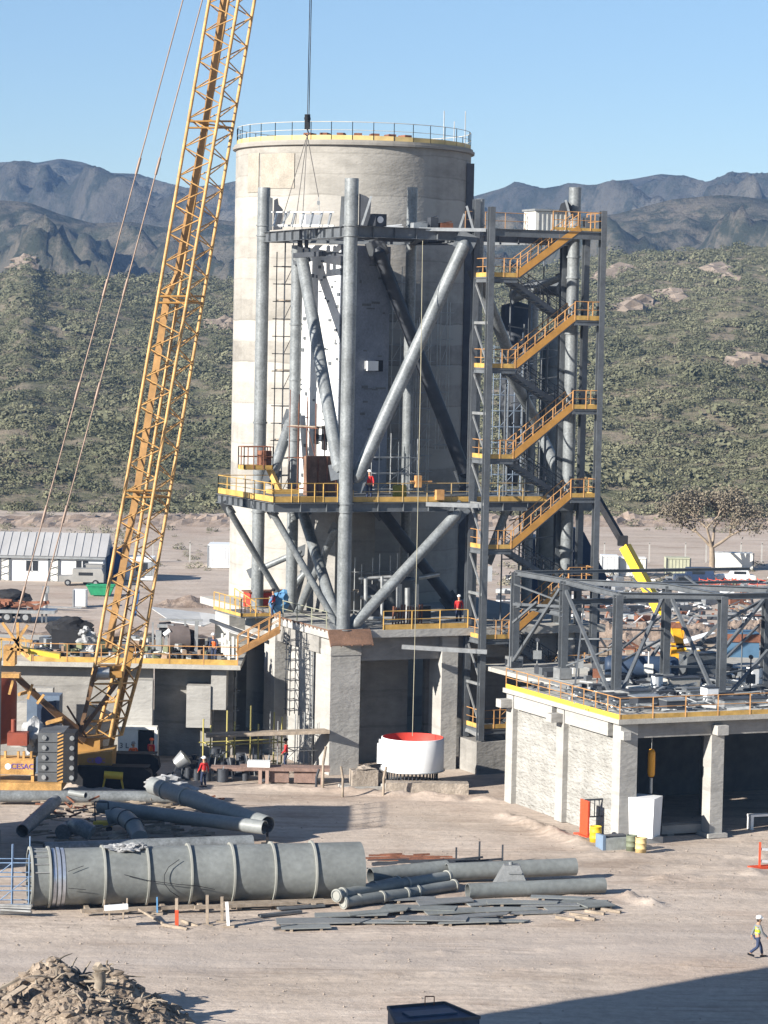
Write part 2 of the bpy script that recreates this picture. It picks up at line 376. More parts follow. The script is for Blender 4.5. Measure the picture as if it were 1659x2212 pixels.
grid('ground', axis(-24, 24, .33, 9000), axis(99, 160, .33, 9000), gh, SOIL)

# loose stones and clods on the yard: nobody could count them
rs = random.Random(5); sm = MB()
for k in range(1500):
    x, y = rs.uniform(-19, 26), rs.uniform(99, 158)
    if rs.random() < .5: x, y = rs.gauss(*((-8, 9) if k % 2 else (12, 6))), rs.gauss(*((118, 9) if k % 2 else (132, 8)))
    s_ = rs.choice((.025, .03, .035, .045, .06)); c = Vector((x, y, gh(x, y)+s_*.3)); vs = [c+Vector((rs.uniform(.6, 1.4)*s_*a, rs.uniform(.6, 1.4)*s_*b, rs.uniform(.4, 1.)*s_*d)) for a, b, d in ((1, 0, 0), (-1, 0, 0), (0, 1, 0), (0, -1, 0), (0, 0, 1))]
    sm.add(vs, [(0, 2, 4), (2, 1, 4), (1, 3, 4), (3, 0, 4)])
tag(sm.build('loose_stones', mat('stones', (.24, .19, .15), .95, 0, .3, 2, col2=(.36, .30, .25))), 'loose stones and clods scattered over the bare yard', 'stones', kind='stuff')
def lerp_prof(pr, x):
    for (x0, y0), (x1, y1) in zip(pr, pr[1:]):
        if x <= x1: return y0+(y1-y0)*max(0, min(1, (x-x0)/(x1-x0)))
    return pr[-1][1]
def ss(t): t = max(0, min(1, t)); return t*t*(3-2*t)
# skylines sighted in the photograph, given in metres across and up at the distance of each crest
def crest(pr, Y): return sorted((P(px, py, Y).x, P(px, py, Y).z) for px, py in pr)
H1, H2, H3 = 900., 1700., 2700.
C1 = crest([(-900, 610), (-300, 600), (0, 596), (40, 574), (62, 562), (85, 588), (140, 598), (300, 600), (520, 606), (800, 600), (1100, 585), (1290, 562), (1400, 546), (1520, 538), (1659, 532), (2100, 520), (2600, 540)], H1)
C2 = crest([(-900, 450), (-300, 440), (0, 432), (60, 436), (130, 462), (200, 482), (280, 478), (360, 492), (440, 470), (520, 480), (700, 470), (1000, 452), (1200, 470), (1330, 462), (1450, 430), (1560, 420), (1659, 430), (2100, 420), (2600, 450)], H2)
C3 = crest([(-900, 380), (-300, 360), (0, 345), (40, 343), (80, 346), (130, 337), (180, 345), (240, 368), (300, 370), (340, 386), (400, 402), (470, 398), (560, 380), (700, 400), (850, 410), (1019, 425), (1088, 405), (1113, 390), (1175, 403), (1228, 392), (1287, 398),
            (1324, 386), (1369, 381), (1427, 370), (1469, 374), (1527, 388), (1580, 366), (1618, 369), (1659, 368), (2100, 350), (2600, 390)], H3)
def hillmat(name, rock, rock2, scrub, sc, amt, bd=2.5):
    m = bpy.data.materials.new(name); m.use_nodes = True; n = m.node_tree.nodes; l = m.node_tree.links
    b = n['Principled BSDF']; b.inputs['Roughness'].default_value = 1; b.inputs['Specular IOR Level'].default_value = .05
    g = n.new('ShaderNodeNewGeometry')
    def nz(s, d, r=.65):
        q = n.new('ShaderNodeTexNoise'); q.inputs['Scale'].default_value = s; q.inputs['Detail'].default_value = d; q.inputs['Roughness'].default_value = r
        l.new(g.outputs['Position'], q.inputs['Vector']); return q.outputs[0]
    def ramp(src, p0, p1, c0, c1):
        r_ = n.new('ShaderNodeValToRGB'); e = r_.color_ramp.elements; e[0].position = p0; e[1].position = p1; e[0].color = (*c0, 1); e[1].color = (*c1, 1)
        l.new(src, r_.inputs[0]); return r_.outputs[0]
    a = ramp(nz(sc*.3, 6), .4, .62, rock, rock2)
    f = ramp(nz(sc, 9, .75), amt-.06, amt+.06, (0, 0, 0), (1, 1, 1))
    x = n.new('ShaderNodeMix'); x.data_type = 'RGBA'; l.new(f, x.inputs[0]); l.new(a, x.inputs[6]); x.inputs[7].default_value = (*scrub, 1)
    l.new(x.outputs[2], b.inputs['Base Color'])
    bp = n.new('ShaderNodeBump'); bp.inputs['Strength'].default_value = .8; bp.inputs['Distance'].default_value = bd
    l.new(nz(sc*1.3, 8, .7), bp.inputs['Height']); l.new(bp.outputs[0], b.inputs['Normal'])
    return m
def hill1(x, y):
    top = lerp_prof(C1, x*H1/max(y, 300)); t = (y-395)/(H1-395)
    if t < 0: return -1.5+0*t
    e = min(1, t*8)
    h = top*(.80*t+.20*t*t) if t <= 1 else top*(1-.5*min(1, (t-1)*2))
    h += e*(3.2*fbm(x, y, .012, 4, 3)+1.3*fbm(x, y, .05, 3, 8))*(1-.7*ss((t-.75)*4))
    h += e*2.5*abs(fbm(x*.9-y*.25, y*.12, .028, 3, 5))*(1-ss((t-.8)*5))
    return h-1.5*(1-e)
def far_hill(cr, Hc, Yb, zb, wl, amp, seed):
    def f(x, y):
        t = (y-Yb)/(Hc-Yb); top = lerp_prof(cr, x*Hc/y)
        if t > 1: return top-(t-1)*300
        base = zb+(top-zb)*(.45*t+.55*t*t)
        # ridges run down towards the plain with steep right-hand flanks
        wx = x+.5*wl*fbm(x, y, .5/wl, 3, seed+2); wy = y-Yb
        q = (wx*.95+wy*.42)/wl
        r1 = noise.ridged_multi_fractal(Vector((q, wy*.33/wl+seed, seed)), .9, 2.1, 6, .95, 2.1)
        s1 = (q*.8+seed) % 1.; saw = s1/.68 if s1 < .68 else (1-s1)/.32
        k = min(1, 3*t)*(1-ss((t-.72)/.28)*.97)
        z = base+k*amp*((r1-1.5)*.85+(saw-.6)*1.0+.20*fbm(x, y*.6, 3.5/wl, 4, seed+4)+.13*(noise.ridged_multi_fractal(Vector((q*4.1, wy*1.6/wl, seed)), .8, 2.1, 4, .9, 2.)-1.2))+.05*amp*fbm(x, y, 9/wl, 4, seed)
        lim = CH+(top-CH)*y/Hc                    # no spur rises above the main crest
        return z if z < lim-amp*.1 else lim-amp*.1*math.exp(-(z-lim+amp*.1)/(amp*.1))
    return f
HM1 = hillmat('hill_soil', (.20, .17, .12), (.255, .21, .155), (.125, .125, .075), .09, .5)
HM2 = hillmat('hill_rock_near', (.075, .072, .056), (.15, .13, .10), (.038, .043, .03), .05, .50, 8.)
HM3 = hillmat('hill_rock_far', (.065, .064, .058), (.13, .12, .10), (.035, .04, .034), .03, .52, 16.)
def fan(y0, y1, ny, nx, f, spread=.2):
    ys = np.linspace(y0, y1, ny); v = np.empty((ny, nx, 3))
    for j, y in enumerate(ys):
        for i in range(nx):
            x = (i/(nx-1)*2-1)*(spread*y+60); v[j, i] = (x, y, f(x, y))
    return v
gridmesh('hillside', fan(385, 1040, 150, 170, hill1), HM1)
gridmesh('middle_hills', fan(1080, H2*1.1, 150, 230, far_hill(C2, H2, 1080, 34, 85, 55, 3.)), HM2)
gridmesh('far_mountains', fan(1800, H3*1.08, 150, 260, far_hill(C3, H3, 1800, 95, 170, 95, 11.)), HM3)

# scrub on the slope: one mass of small leaf clumps
def scrub(name, n, yr, seed, col_lo, col_hi, size, hf, spread=.175, cards=80, dens=None):
    rg = np.random.default_rng(seed); base = []
    for v_ in range(6):
        k = cards; th = rg.uniform(0, 2*np.pi, k); ph = np.arccos(rg.uniform(0, 1, k)); rr = rg.uniform(.55, 1., k)
        c = np.stack([np.cos(th)*np.sin(ph)*rr, np.sin(th)*np.sin(ph)*rr, np.cos(ph)*rr*.85+.12], 1)
        a = rg.normal(size=(k, 3)); a /= np.linalg.norm(a, axis=1)[:, None]; nn = c+rg.normal(size=(k, 3))*.35; a -= nn*(a*nn).sum(1)[:, None]/(nn*nn).sum(1)[:, None]
        a /= np.linalg.norm(a, axis=1)[:, None]; b = np.cross(nn, a); b /= np.linalg.norm(b, axis=1)[:, None]
        s = rg.uniform(.045, .105, k)[:, None]
        base.append(np.stack([c-a*s-b*s*.7, c+a*s*1.1-b*s*.6, c+a*s*.8+b*s, c-a*s+b*s*.8], 1))
    out = []; tint = []; cnt = 0
    while cnt < n:
        y = rg.uniform(*yr); x = rg.uniform(-1, 1)*(spread*y+12)
        if rg.random() > (y/yr[1])*.8+.2: continue
        d = fbm(x, y, .018, 3, 2.)+.5*fbm(x, y, .07, 2, 6)
        if dens and d < dens: continue
        z = hf(x, y)
        if z < -.6: continue
        r = size*(.35+1.0*rg.random()**1.7)*(1+.8*(rg.random() < .06)); q = base[rg.integers(6)]; an = rg.uniform(0, 6.28); ca, sa = math.cos(an), math.sin(an)
        p = q*np.array([r*rg.uniform(.8, 1.4), r*rg.uniform(.8, 1.2), r*rg.uniform(.6, 1.05)])
        p = np.stack([p[..., 0]*ca-p[..., 1]*sa, p[..., 0]*sa+p[..., 1]*ca, p[..., 2]], -1)+np.array([x, y, z-.1])
        out.append(p); tint.append(min(1, max(0, .5+.9*d+rg.normal()*.28))); cnt += 1
    v = np.concatenate([o.reshape(-1, 3) for o in out]); nf = len(v)//4
    me = bpy.data.meshes.new(name); me.vertices.add(len(v)); me.vertices.foreach_set('co', v.ravel().astype(np.float32))
    me.loops.add(len(v)); me.loops.foreach_set('vertex_index', np.arange(len(v), dtype=np.int32))
    me.polygons.add(nf); me.polygons.foreach_set('loop_start', np.arange(nf, dtype=np.int32)*4)
    me.update(calc_edges=True)
    at = me.attributes.new('tint', 'FLOAT', 'FACE'); at.data.foreach_set('value', np.repeat(np.array(tint, dtype=np.float32), cards))
    m = bpy.data.materials.new(name); m.use_nodes = True; nn_ = m.node_tree.nodes; l = m.node_tree.links
    b = nn_['Principled BSDF']; b.inputs['Roughness'].default_value = .9; b.inputs['Specular IOR Level'].default_value = .1
    aa = nn_.new('ShaderNodeAttribute'); aa.attribute_name = 'tint'; rp = nn_.new('ShaderNodeValToRGB')
    rp.color_ramp.elements[0].color = (*col_lo, 1); rp.color_ramp.elements[1].color = (*col_hi, 1); l.new(aa.outputs['Fac'], rp.inputs[0]); l.new(rp.outputs[0], b.inputs['Base Color'])
    me.materials.append(m); o = bpy.data.objects.new(name, me); COL.objects.link(o)
    return o
tag(scrub('hillside_scrub', 18500, (402, 905), 5, (.11, .113, .068), (.175, .17, .105), 1.8, hill1, dens=-.72, cards=112), 'dense olive thorn scrub covering the slope behind the plant', 'scrub', kind='stuff')
tag(scrub('plain_scrub', 620, (285, 400), 9, (.10, .10, .06), (.24, .22, .16), .95, lambda x, y: 0., dens=-.02), 'low dry bushes scattered over the pale flat ground before the slope', 'bushes', kind='stuff')

# ------------------------------------------------------------------ silo
SCY = 187.0; SC = P(757, 700, SCY); SR = 258*SCY/FPX*.978; SZ = ZP(757, 302, SCY-SR)
silo = thing('concrete_silo', 'tall round raw concrete silo with a yellow railed rim behind the steel tower', 'silo', (SC.x, SCY, 0))
m = MB(); m.lathe([(SR, 0), (SR, SZ-.35)], (SC.x, SCY, 0), 96); m.build('wall', CSILO, silo)
m = MB(); m.lathe([(SR, SZ-.35), (SR+.22, SZ-.32), (SR+.24, SZ-.16), (SR+.12, SZ-.14), (SR+.12, SZ), (SR-.5, SZ), (0, SZ+.02)], (SC.x, SCY, 0), 96, smooth=False); m.build('rim', mat('rim_concrete', (.30, .28, .25), .9, 0, .1, 1), silo)
ringpts = [Vector((SC.x+(SR-.05)*math.cos(2*math.pi*i/36), SCY+(SR-.05)*math.sin(2*math.pi*i/36), SZ)) for i in range(37)]
rail(silo, ringpts, toe=mat('faded_yellow', (.62, .46, .20), .6, 0, .15, 1), rm=mat('pale_rail', (.55, .50, .42), .5, 0, .15, 1), h=1.15, step=1.3, r=.022, toe_h=.3)
# casting panels proud of the shell near the top
m = MB()
for a0, a1, z0, z1 in [(-2.62, -2.45, SZ-3.3, SZ-.75), (-2.42, -2.06, SZ-3.1, SZ-.85)]:
    k = 10; v = []
    for j in range(k+1):
        a = a0+(a1-a0)*j/k
        for z in (z0, z1): v.append((SC.x+(SR+.05)*math.cos(a), SCY+(SR+.05)*math.sin(a), z))
    m.add(v, [(2*j, 2*j+2, 2*j+3, 2*j+1) for j in range(k)])
m.build('patched_panel', mat('patch_concrete', (.33, .295, .245), .9, 0, .14, 1.2, fine=.3), silo)
m = MB()
for dx, h in ((7.35, 2.4), (5.9, 2.2), (6.6, 1.6)):
    y = SCY-math.sqrt(max(.1, SR*SR-dx*dx))*.96; m.tube((SC.x+dx, y, SZ), (SC.x+dx, y, SZ+h), .035, n=6)
m.each('antenna_rod', GALV, silo)
m = MB()
for k in range(7):
    a = -2.0+k*.16; m.box((SC.x+(SR-1.2)*math.cos(a), SCY+(SR-1.2)*math.sin(a), SZ+.25), (.9, .5, .5), a)
m.each('roof_hatch', RUST, silo)
# service duct climbing the right edge of the shell
m = MB(); a = -.27; px_ = SC.x+(SR+.2)*math.cos(a); py_ = SCY+(SR+.2)*math.sin(a)
m.box((px_, py_, SZ/2-.4), (.5, .5, SZ-1.2)); m.build('side_chase', mat('chase', (.12, .12, .13), .8, 0, .2, 1), silo)

# ------------------------------------------------------------------ foundation table under the tower
fnd = thing('tower_foundation', 'big pale concrete foundation on piers carrying the grey steel tower', 'foundation', T(0, 0, 0))
DZ = 8.6                                       # top of the concrete deck
def part(name, mtl, root, *boxes):
    m = MB()
    for b in boxes: m.tbox(*b)
    return m.build(name, mtl, root)
part('slab', CPIL, fnd, (-1.1, 17.2, -.5, 22, DZ-.45, DZ))
part('edge_beam', CWALL, fnd, (1.1, 17., .35, 1.5, DZ-1.9, DZ-.455), (-.9, -.2, 1.5, 14, DZ-1.5, DZ-.455))
part('corner_pier', CPIL, fnd, (-.75, 1.15, -.05, 2.3, 0, DZ-.46))
part('pier', CPIL, fnd, (6.45, 7.5, -.05, 1.75, 0, DZ-.46))
part('pier', CPIL, fnd, (14.3, 15.6, -.05, 1.75, 0, DZ-.46))
part('pier', CPIL, fnd, (-.7, .3, 3.0, 6.9, 0, DZ-.46))
part('pier', CPIL, fnd, (-1.05, 0, 8.3, 10.1, 0, DZ-.46))
part('pier', CPIL, fnd, (-.75, .5, 17.3, 20, 0, DZ-.46))
part('recessed_wall', CWALL, fnd, (.31, 6.3, 4.6, 5.0, 0, DZ-.46), (7.6, 16.5, 4.9, 5.3, 0, DZ-.46))
part('back_wall', CWALL, fnd, (.5, 1., 6.9, 10.1, 0, DZ-.46), (5.2, 5.6, 10, 19, 0, DZ-.46))
part('pier_corbel', CPIL, fnd, (-.78, 1.18, -.09, 2.33, DZ-1.5, DZ-1.2))
m = MB()                                       # sloping plywood formwork round the near corner of the deck
def skirt(pts, out, z0, z1):
    for (a0, b0), (a1, b1) in zip(pts, pts[1:]):
        d = Vector((a1-a0, b1-b0, 0)).normalized(); o = Vector((d.y, -d.x, 0))*out
        p = [T(a0, b0, z1), T(a1, b1, z1), T(a1+o.x-.0, b1+o.y, z0), T(a0+o.x, b0+o.y, z0)]
        q = [v-ZV*.06 for v in p]; m.add(p+q, [(0, 1, 2, 3), (7, 6, 5, 4), (0, 4, 5, 1), (1, 5, 6, 2), (2, 6, 7, 3), (3, 7, 4, 0)])
        k = int((Vector((a1-a0, b1-b0, 0)).length)/.6)
        for i in range(k+1):
            t = i/max(1, k); m.beam(p[0].lerp(p[1], t)+ZV*-.1, p[3].lerp(p[2], t)+ZV*-.1, .07, .1)
skirt([(-1.15, 13.5), (-1.15, -.55)], -1.0, DZ-.75, DZ+.1)
skirt([(-1.15, -.55), (1.5, -.55)], .5, DZ-.75, DZ+.1)
m.build('timber_formwork', PLY, fnd)
rail(fnd, [T(2.4, -.45, DZ), T(7.9, -.45, DZ)], step=2.0, name='front_handrail', toe_h=.3)
rail(fnd, [T(-1.05, 0, DZ), T(-1.05, 9.4, DZ)], toe=None, rm=mat('olive_rail', (.30, .30, .22), .6), step=2.2, name='side_handrail')
m = MB()                                       # canopy-like soffit plates on the side and a wall ladder
m.beam(T(-.85, 2.9, .2), T(-.85, 2.9, 8.2), .05); m.beam(T(-.85, 2.45, .2), T(-.85, 2.45, 8.2), .05)
for k in range(26): m.beam(T(-.85, 2.45, .4+k*.3), T(-.85, 2.9, .4+k*.3), .035)
m.build('wall_ladder', GALV, fnd)

# pale rock outcrops breaking through the scrub
def onhill(px, py):
    for Y in np.arange(405, 940, 1.5):
        p = P(px, py, Y)
        if p.z <= hill1(p.x, Y): return p
    return P(px, py, 900)
OUT = mat('outcrop_rock', (.17, .135, .105), .95, 0, .3, .4, col2=(.28, .225, .18), fine=.4, bump=.8, bscale=1.)
for k, (pts, lb_) in enumerate((([(1355, 662), (1385, 655), (1415, 645), (1440, 640), (1455, 650)], 'long pinkish rock outcrop high in the scrub right of the stair tower'), ([(1305, 600), (1325, 592), (1345, 585)], 'pinkish rock patch in the scrub close beside the stair tower post'),
        ([(1545, 582), (1560, 590), (1572, 600)], 'small pinkish slanting rock scar high on the right hand slope'), ([(40, 572), (58, 560), (70, 575)], 'pale crag on the crest at the far left'), ([(470, 700), (485, 712), (497, 706)], 'brown rock outcrop just left of the silo'), ([(1600, 790), (1630, 785)], 'low pale rocks near the right edge of the slope'))):
    q0 = onhill(*pts[0]); r = thing('rock_outcrop', lb_, 'rocks', tuple(q0), 0, None); m = MB()
    for i, (px, py) in enumerate(pts):
        for j in range(3): p = onhill(px+(j-1)*7, py+(j % 2)*5); rr = (2.2 if px > 100 else 1.2)+(i*7+j*3) % 4*.4; m.blob((p.x, p.y, p.z-.3), (rr*1.5, rr, rr*.7), k*9+i+j, 2, .45)
    m.build('rocks', OUT, r)
# ------------------------------------------------------------------ grey steel tower
def xy(px, py, Y): p = P(px, py, Y); return p.x, p.y
tw = thing('steel_tower', 'unfinished grey tubular steel tower with diagonal braces standing before the silo', 'tower', T(0, 0, DZ))
def column(px, py, Y, ytop, zb, r, rings=()):
    x, y = xy(px, py, Y); zt = ZP(px, ytop, Y); m = MB(); m.tube((x, y, zb), (x, y, zt), r, n=24, inner=.04)
    for z in (ZP(px, 509, Y), ZP(px, 487, Y), ZP(px, 1088, Y), ZP(px, 1106, Y)):
        if z < zt: m.tube((x, y, z-.04), (x, y, z+.04), r+.07, n=24)
    for py_ in rings: z = ZP(px, py_, Y); m.tube((x, y, z-.06), (x, y, z+.06), r+.06, n=24)
    m.tube((x, y, zb), (x, y, zb+.06), r+.25, n=16)
    m.build('column', TUBE, tw); return Vector((x, y, 0))
cA = column(752, 800, 163, 385, DZ, .41)
cB = column(563, 850, 175.7, 405, DZ, .40, (913,))
cF = column(636, 900, 173.5, 530, DZ, .36, (700, 820, 950))
cC = column(890, 450, 175, 405, DZ, .33)
cD = column(1026, 900, 166.6, 430, DZ, .30)
cE = column(1232, 850, 169.5, 405, DZ, .38, (555, 600, 720, 1190))
cG = column(1146, 900, 180, 640, DZ, .36, (740,))
def br(a, b, r, mt=TUBE, name='brace'):
    m = MB(); m.tube(P(*a), P(*b), r, n=18); d = (P(*b)-P(*a)).normalized()
    m.tube(P(*a)-d*.35, P(*a), r*.45, r, n=18); m.tube(P(*b), P(*b)+d*.35, r, r*.45, n=18)
    o = m.build(name, mt, tw)
    for c_, s_ in ((P(*a), 1), (P(*b), -1)): g_ = MB(); x_ = d*.55; y_ = d.cross(Vector((0, 1, 0))).normalized()*(r*1.5); g_.obox(c_-d*s_*.25, x_, y_, Vector((0, .03, 0))); g_.build('end_plate', STEEL, tw)
    return o
br((1002, 530, 165.8), (772, 1030, 163.3), .40)
br((985, 1112, 165.7), (770, 1345, 163.2), .33)
br((653, 560, 173.2), (732, 1010, 164.6), .40)
br((655, 1110, 172), (728, 1340, 164), .34); br((722, 1150, 167), (640, 1330, 173), .24)
br((627, 912, 174.5), (590, 1022, 173), .34)
br((496, 1104, 168.8), (617, 1308, 172.5), .2); br((588, 1106, 163), (727, 1348, 163.2), .2)
br((560, 1230, 175.5), (640, 1195, 175), .2); br((606, 1296, 175), (662, 1235, 175), .22)
br((818, 545, 173.5), (1003, 1020, 176.5), .42, DARK); br((828, 1108, 173.5), (968, 1292, 176.5), .36, DARK)  # rear braces take a darker steel to imitate shade
br((1035, 600, 167), (1102, 770, 171), .36); br((1100, 800, 171), (1166, 925, 176), .36); br((1165, 930, 176), (1215, 1040, 172), .34)
br((1210, 600, 171), (1120, 640, 174), .2); br((1095, 1100, 168), (1060, 1190, 168), .25)
# ring beams of the two steel floors
TZ1, TZ0 = ZP(750, 487, 163), ZP(750, 511, 163); MZ1, MZ0 = ZP(700, 1087, 162), ZP(700, 1107, 162)
def ib(p, q, name='floor_beam', w=.35, mt=STEEL, h=None, ribs=1.25):
    m = MB(); m.ibeam(p, q, w, h or (p[2]-0 and .6), .03, ribs=ribs); m.build(name, mt, tw)
def lv(v, z): return Vector((v.x, v.y, z))
zt = (TZ0+TZ1)/2; zm = (MZ0+MZ1)/2
for p, q in ((cA, cB), (cA, cD), (cD, cE), (cB, cC), (cC, cE), (cA+(cD-cA)*.55, cC), (cD, cC)):
    ib(lv(p, zt), lv(q, zt), h=TZ1-TZ0)
m = MB()
for t in (.2, .36, .5, .66, .82): m.ibeam(lv(cA.lerp(cB, t), zt-.02), lv(cD.lerp(cC, t), zt-.02), .2, .35, .02)
m.each('joist', STEEL, tw)
m = MB()                                       # loose grating panels already laid
for (a0, a1, b0, b1) in ((1.2, 7.6, 4.5, 7.2), (2.4, 4.6, 1.0, 4.2), (9.2, 15.5, .3, 2.2)):
    m.tbox(a0, a1, b0, b1, TZ1+.01, TZ1+.05)
m.each('grating_panel', GRAT, tw)
MA0, MA1, MB1 = -4.5, 16.8, 9.5
for (p, q) in ((T(MA0, 0), T(MA1, 0)), (T(MA0, MB1), T(MA1, MB1)), (T(MA0, 0), T(MA0, MB1)), (T(-.1, .4), T(-.1, MB1)), (T(8.3, .4), T(8.3, MB1)), (T(MA1, 0), T(MA1, MB1)), (T(-.1, MB1), cB)):
    ib(lv(p, zm), lv(q, zm), h=MZ1-MZ0, ribs=.9 if abs(p.x-q.x) < 5 else 1.6)
m = MB(); m.tbox(MA0+.1, MA1-.1, .2, MB1-.1, MZ1-.02, MZ1+.03); m.build('middle_floor', GRAT, tw)
rail(tw, [T(-1.4, .02, MZ1+.03), T(MA0, .02, MZ1+.03), T(MA0, MB1, MZ1+.03)], step=1.7, toe_h=.34, r=.026)
rail(tw, [T(.5, .02, MZ1+.03), T(MA1-3.6, .02, MZ1+.03)], step=1.5, toe_h=.3, r=.026, rm=mat('dull_rail', (.42, .30, .14), .5))
rail(tw, [T(-3.4, .02, MZ1+.03), T(-.5, .02, MZ1+.03)], step=1.5, toe_h=.3, r=.026)
rail(tw, [T(MA0, MB1, MZ1+.03), T(-1, MB1, MZ1+.03)], toe=None, step=1.7, r=.026)
# gusset plates at the heads of the columns
def plate(px0, py0, Y, poly, th=.08, mt=STEEL, name='gusset_plate'):
    m = MB(); pts = [P(px, py, Y) for px, py in poly]; off = Vector((0, th, 0))
    n = len(pts); m.add(pts+[p+off for p in pts], [tuple(range(n)), tuple(range(2*n-1, n-1, -1))]+[(i, (i+1) % n, n+(i+1) % n, n+i) for i in range(n)])
    m.build(name, mt, tw)
plate(0, 0, 174.6, [(590, 497), (592, 432), (600, 428), (602, 442), (611, 452), (610, 495)], .12, DARK)
plate(0, 0, 175.0, [(581, 497), (582, 425), (589, 428), (588, 497)], .2)
plate(0, 0, 162.9, [(775, 488), (776, 418), (792, 424), (802, 432), (800, 462), (812, 465), (811, 488)], .12, DARK)
plate(0, 0, 163.5, [(733, 488), (737, 424), (746, 424), (747, 488)], .2)
for (x0, y0, x1, y1, Y) in ((604, 492, 628, 455, 174), (782, 486, 802, 424, 162.6), (1008, 445, 1022, 495, 166), (1232, 470, 1222, 432, 168.6), (992, 495, 1003, 462, 167)):
    m = MB(); m.beam(P(x0, y0, Y), P(x1, y1, Y), .13); m.build('strut', GALV, tw)
plate(0, 0, 168.8, [(1205, 462), (1212, 440), (1226, 434), (1236, 446), (1238, 462)], .1, DARK)
m = MB(); m.beam(P(905, 495, 165.2), P(1050, 497, 165.0), .22, .2); m.build('outrigger_beam', GALV, tw)
m = MB(); m.beam(P(920, 1089, 164.8), P(1052, 1093, 164.6), .22, .25); m.build('outrigger_beam', GALV, tw)
m = MB(); m.beam(P(868, 1397, 163.6), P(1052, 1408, 163.4), .3, .25); m.build('outrigger_beam', GALV, tw)
m = MB()                                       # hung rigging under the top floor
m.beam(P(637, 552, 172), P(700, 548, 170), .3); m.beam(P(700, 548, 170), P(770, 550, 168), .22)
m.beam(P(648, 497, 172), P(648, 550, 172), .3); m.beam(P(662, 497, 171.5), P(662, 548, 171.5), .25)
m.each('spreader_beam', DARK, tw)

# duct segments and boxes resting on the top floor
def small(name, label, cat, mt, *boxes, grp=None, loc=None):
    r = thing(name, label, cat, loc if loc is not None else boxes[0][0], 0, grp); m = MB()
    for c, s, rz in boxes: m.box((c[0], c[1], c[2]+s[2]/2), s, rz)
    m.build('body', mt, r); return r
UA = math.atan2(UY, UX)
r = thing('louvre_rack', 'rack of upright galvanised plates on the top floor left of the near column', 'rack', T(-1.2, 3.5, TZ1)); m = MB()
for k in range(7): m.obox(T(-2.4+k*.42, 6-k*.4, TZ1+.45), UV*.03, VV*.12+ZV*.04, ZV*.42+UV*.1)
m.beam(T(-2.7, 6.2, TZ1+.9), T(.3, 3.3, TZ1+.9), .07); m.beam(T(-2.7, 6.2, TZ1+.1), T(.3, 3.3, TZ1+.1), .1); m.build('plates', GALV, r)
r = thing('sheet_box', 'pale sheet metal box with angled lid on the top floor left of the slings', 'box', P(672, 486, 171)); m = MB()
m.obox(P(670, 475, 171.5), UV*.5, VV*.5, ZV*.32); m.build('body', WHT, r)
r = thing('porthole_box', 'dark steel box with a round opening on the top floor right of the near column', 'box', lv(P(815, 487, 164), TZ1)); m = MB()
m.obox(lv(P(815, 487, 164), TZ1+.38), UV*.42, VV*.4, ZV*.36); m.build('body', DARK, r)
m = MB(); c = lv(P(815, 487, 164), TZ1+.4)-VV*.42; m.tube(c, c-VV*.03, .2, n=18); m.build('porthole', WHT, r)
for k, (px, w_, h_, mt, lb) in enumerate(((905, .9, .35, GALV, 'low galvanised tray on the top floor beside the slim rear column'), (935, .5, .7, DARK, 'dark motor block on the top floor middle'), (962, .8, .4, RUST, 'rust brown bundle on the top floor near the right brace head'), (845, 1.4, .18, WHT, 'pale plank stack lying on the top floor beam'))):
    c = P(px, 487, 167+k*.3); r = thing('loose_part', lb, 'steel part', lv(c, TZ1+.05)); m = MB()
    m.obox(lv(c, TZ1+.05+h_/2), UV*w_/2, VV*.25, ZV*h_/2); m.beam(lv(c, TZ1+h_)-UV*w_/2, lv(c, TZ1+h_+.15)+UV*w_/2, .06); m.build('body', mt, r)
r = thing('air_cooler', 'long cream louvred housing behind the orange rail at the tower top', 'housing', lv(P(1190, 490, 169.5), TZ1)); m = MB()
c = lv(P(1190, 490, 170.4), TZ1+.75); m.obox(c, UV*1.45, VV*.8, ZV*.6); m.build('casing', CREAM, r)
m = MB(); m.obox(c+ZV*.68, UV*1.55, VV*.9, ZV*.06)
for k in range(9): m.obox(c-VV*.81-UV*(1.2-k*.3), UV*.05, VV*.02, ZV*.5)
m.build('lid_and_louvres', GALV, r)

# elevator shaft between tower and silo
sh = thing('lift_shaft', 'white plastered square shaft with a small black window standing against the silo', 'shaft', (0, 0, DZ))
c0 = P(731, 800, 172.3); fa = R(38); e1 = Vector((math.cos(fa), math.sin(fa), 0)); e2 = Vector((-math.sin(fa), math.cos(fa), 0))
zs = ZP(724, 528, 172.3); cc = Vector((c0.x, c0.y, 0))
L1, L2 = 3.9, 4.3
m = MB(); m.obox(cc+e1*L1/2+e2*L2/2+ZV*(zs+15)/2, e1*L1/2, e2*L2/2, ZV*(zs-15)/2); m.build('plastered_walls', mat('plaster', (.74, .735, .71), .85, 0, .12, 1.1, fine=.3, bump=.5, bscale=2), sh)
m = MB(); m.obox(cc+e1*L1/2-e2*.03+ZV*(zs+15)/2, e1*(L1/2-.02), e2*.03, ZV*(zs-15)/2); m.build('front_shade_panel', mat('front_shade_grey', (.20, .22, .26), .8, 0, .15, .9, fine=.3), sh)  # shade on the shaft front, put into the colour of a thin panel
m = MB(); m.obox(cc+e1*1.6+e2*L2/2+ZV*(15+DZ)/2, e1*1.55, e2*(L2/2-.04), ZV*(15-DZ)/2); m.build('lower_core', CWALL, sh)
m = MB(); c = cc+e1*3.15-e2*.05+ZV*ZP(797, 790, 174); m.obox(c, e1*.28, e2*.04, ZV*.35); m.build('window', BLK, sh)
m = MB(); m.obox(c-e1*.75-e2*.15, e1*.42, e2*.2, ZV*.3); m.build('window_box', WHT, sh)
m = MB()
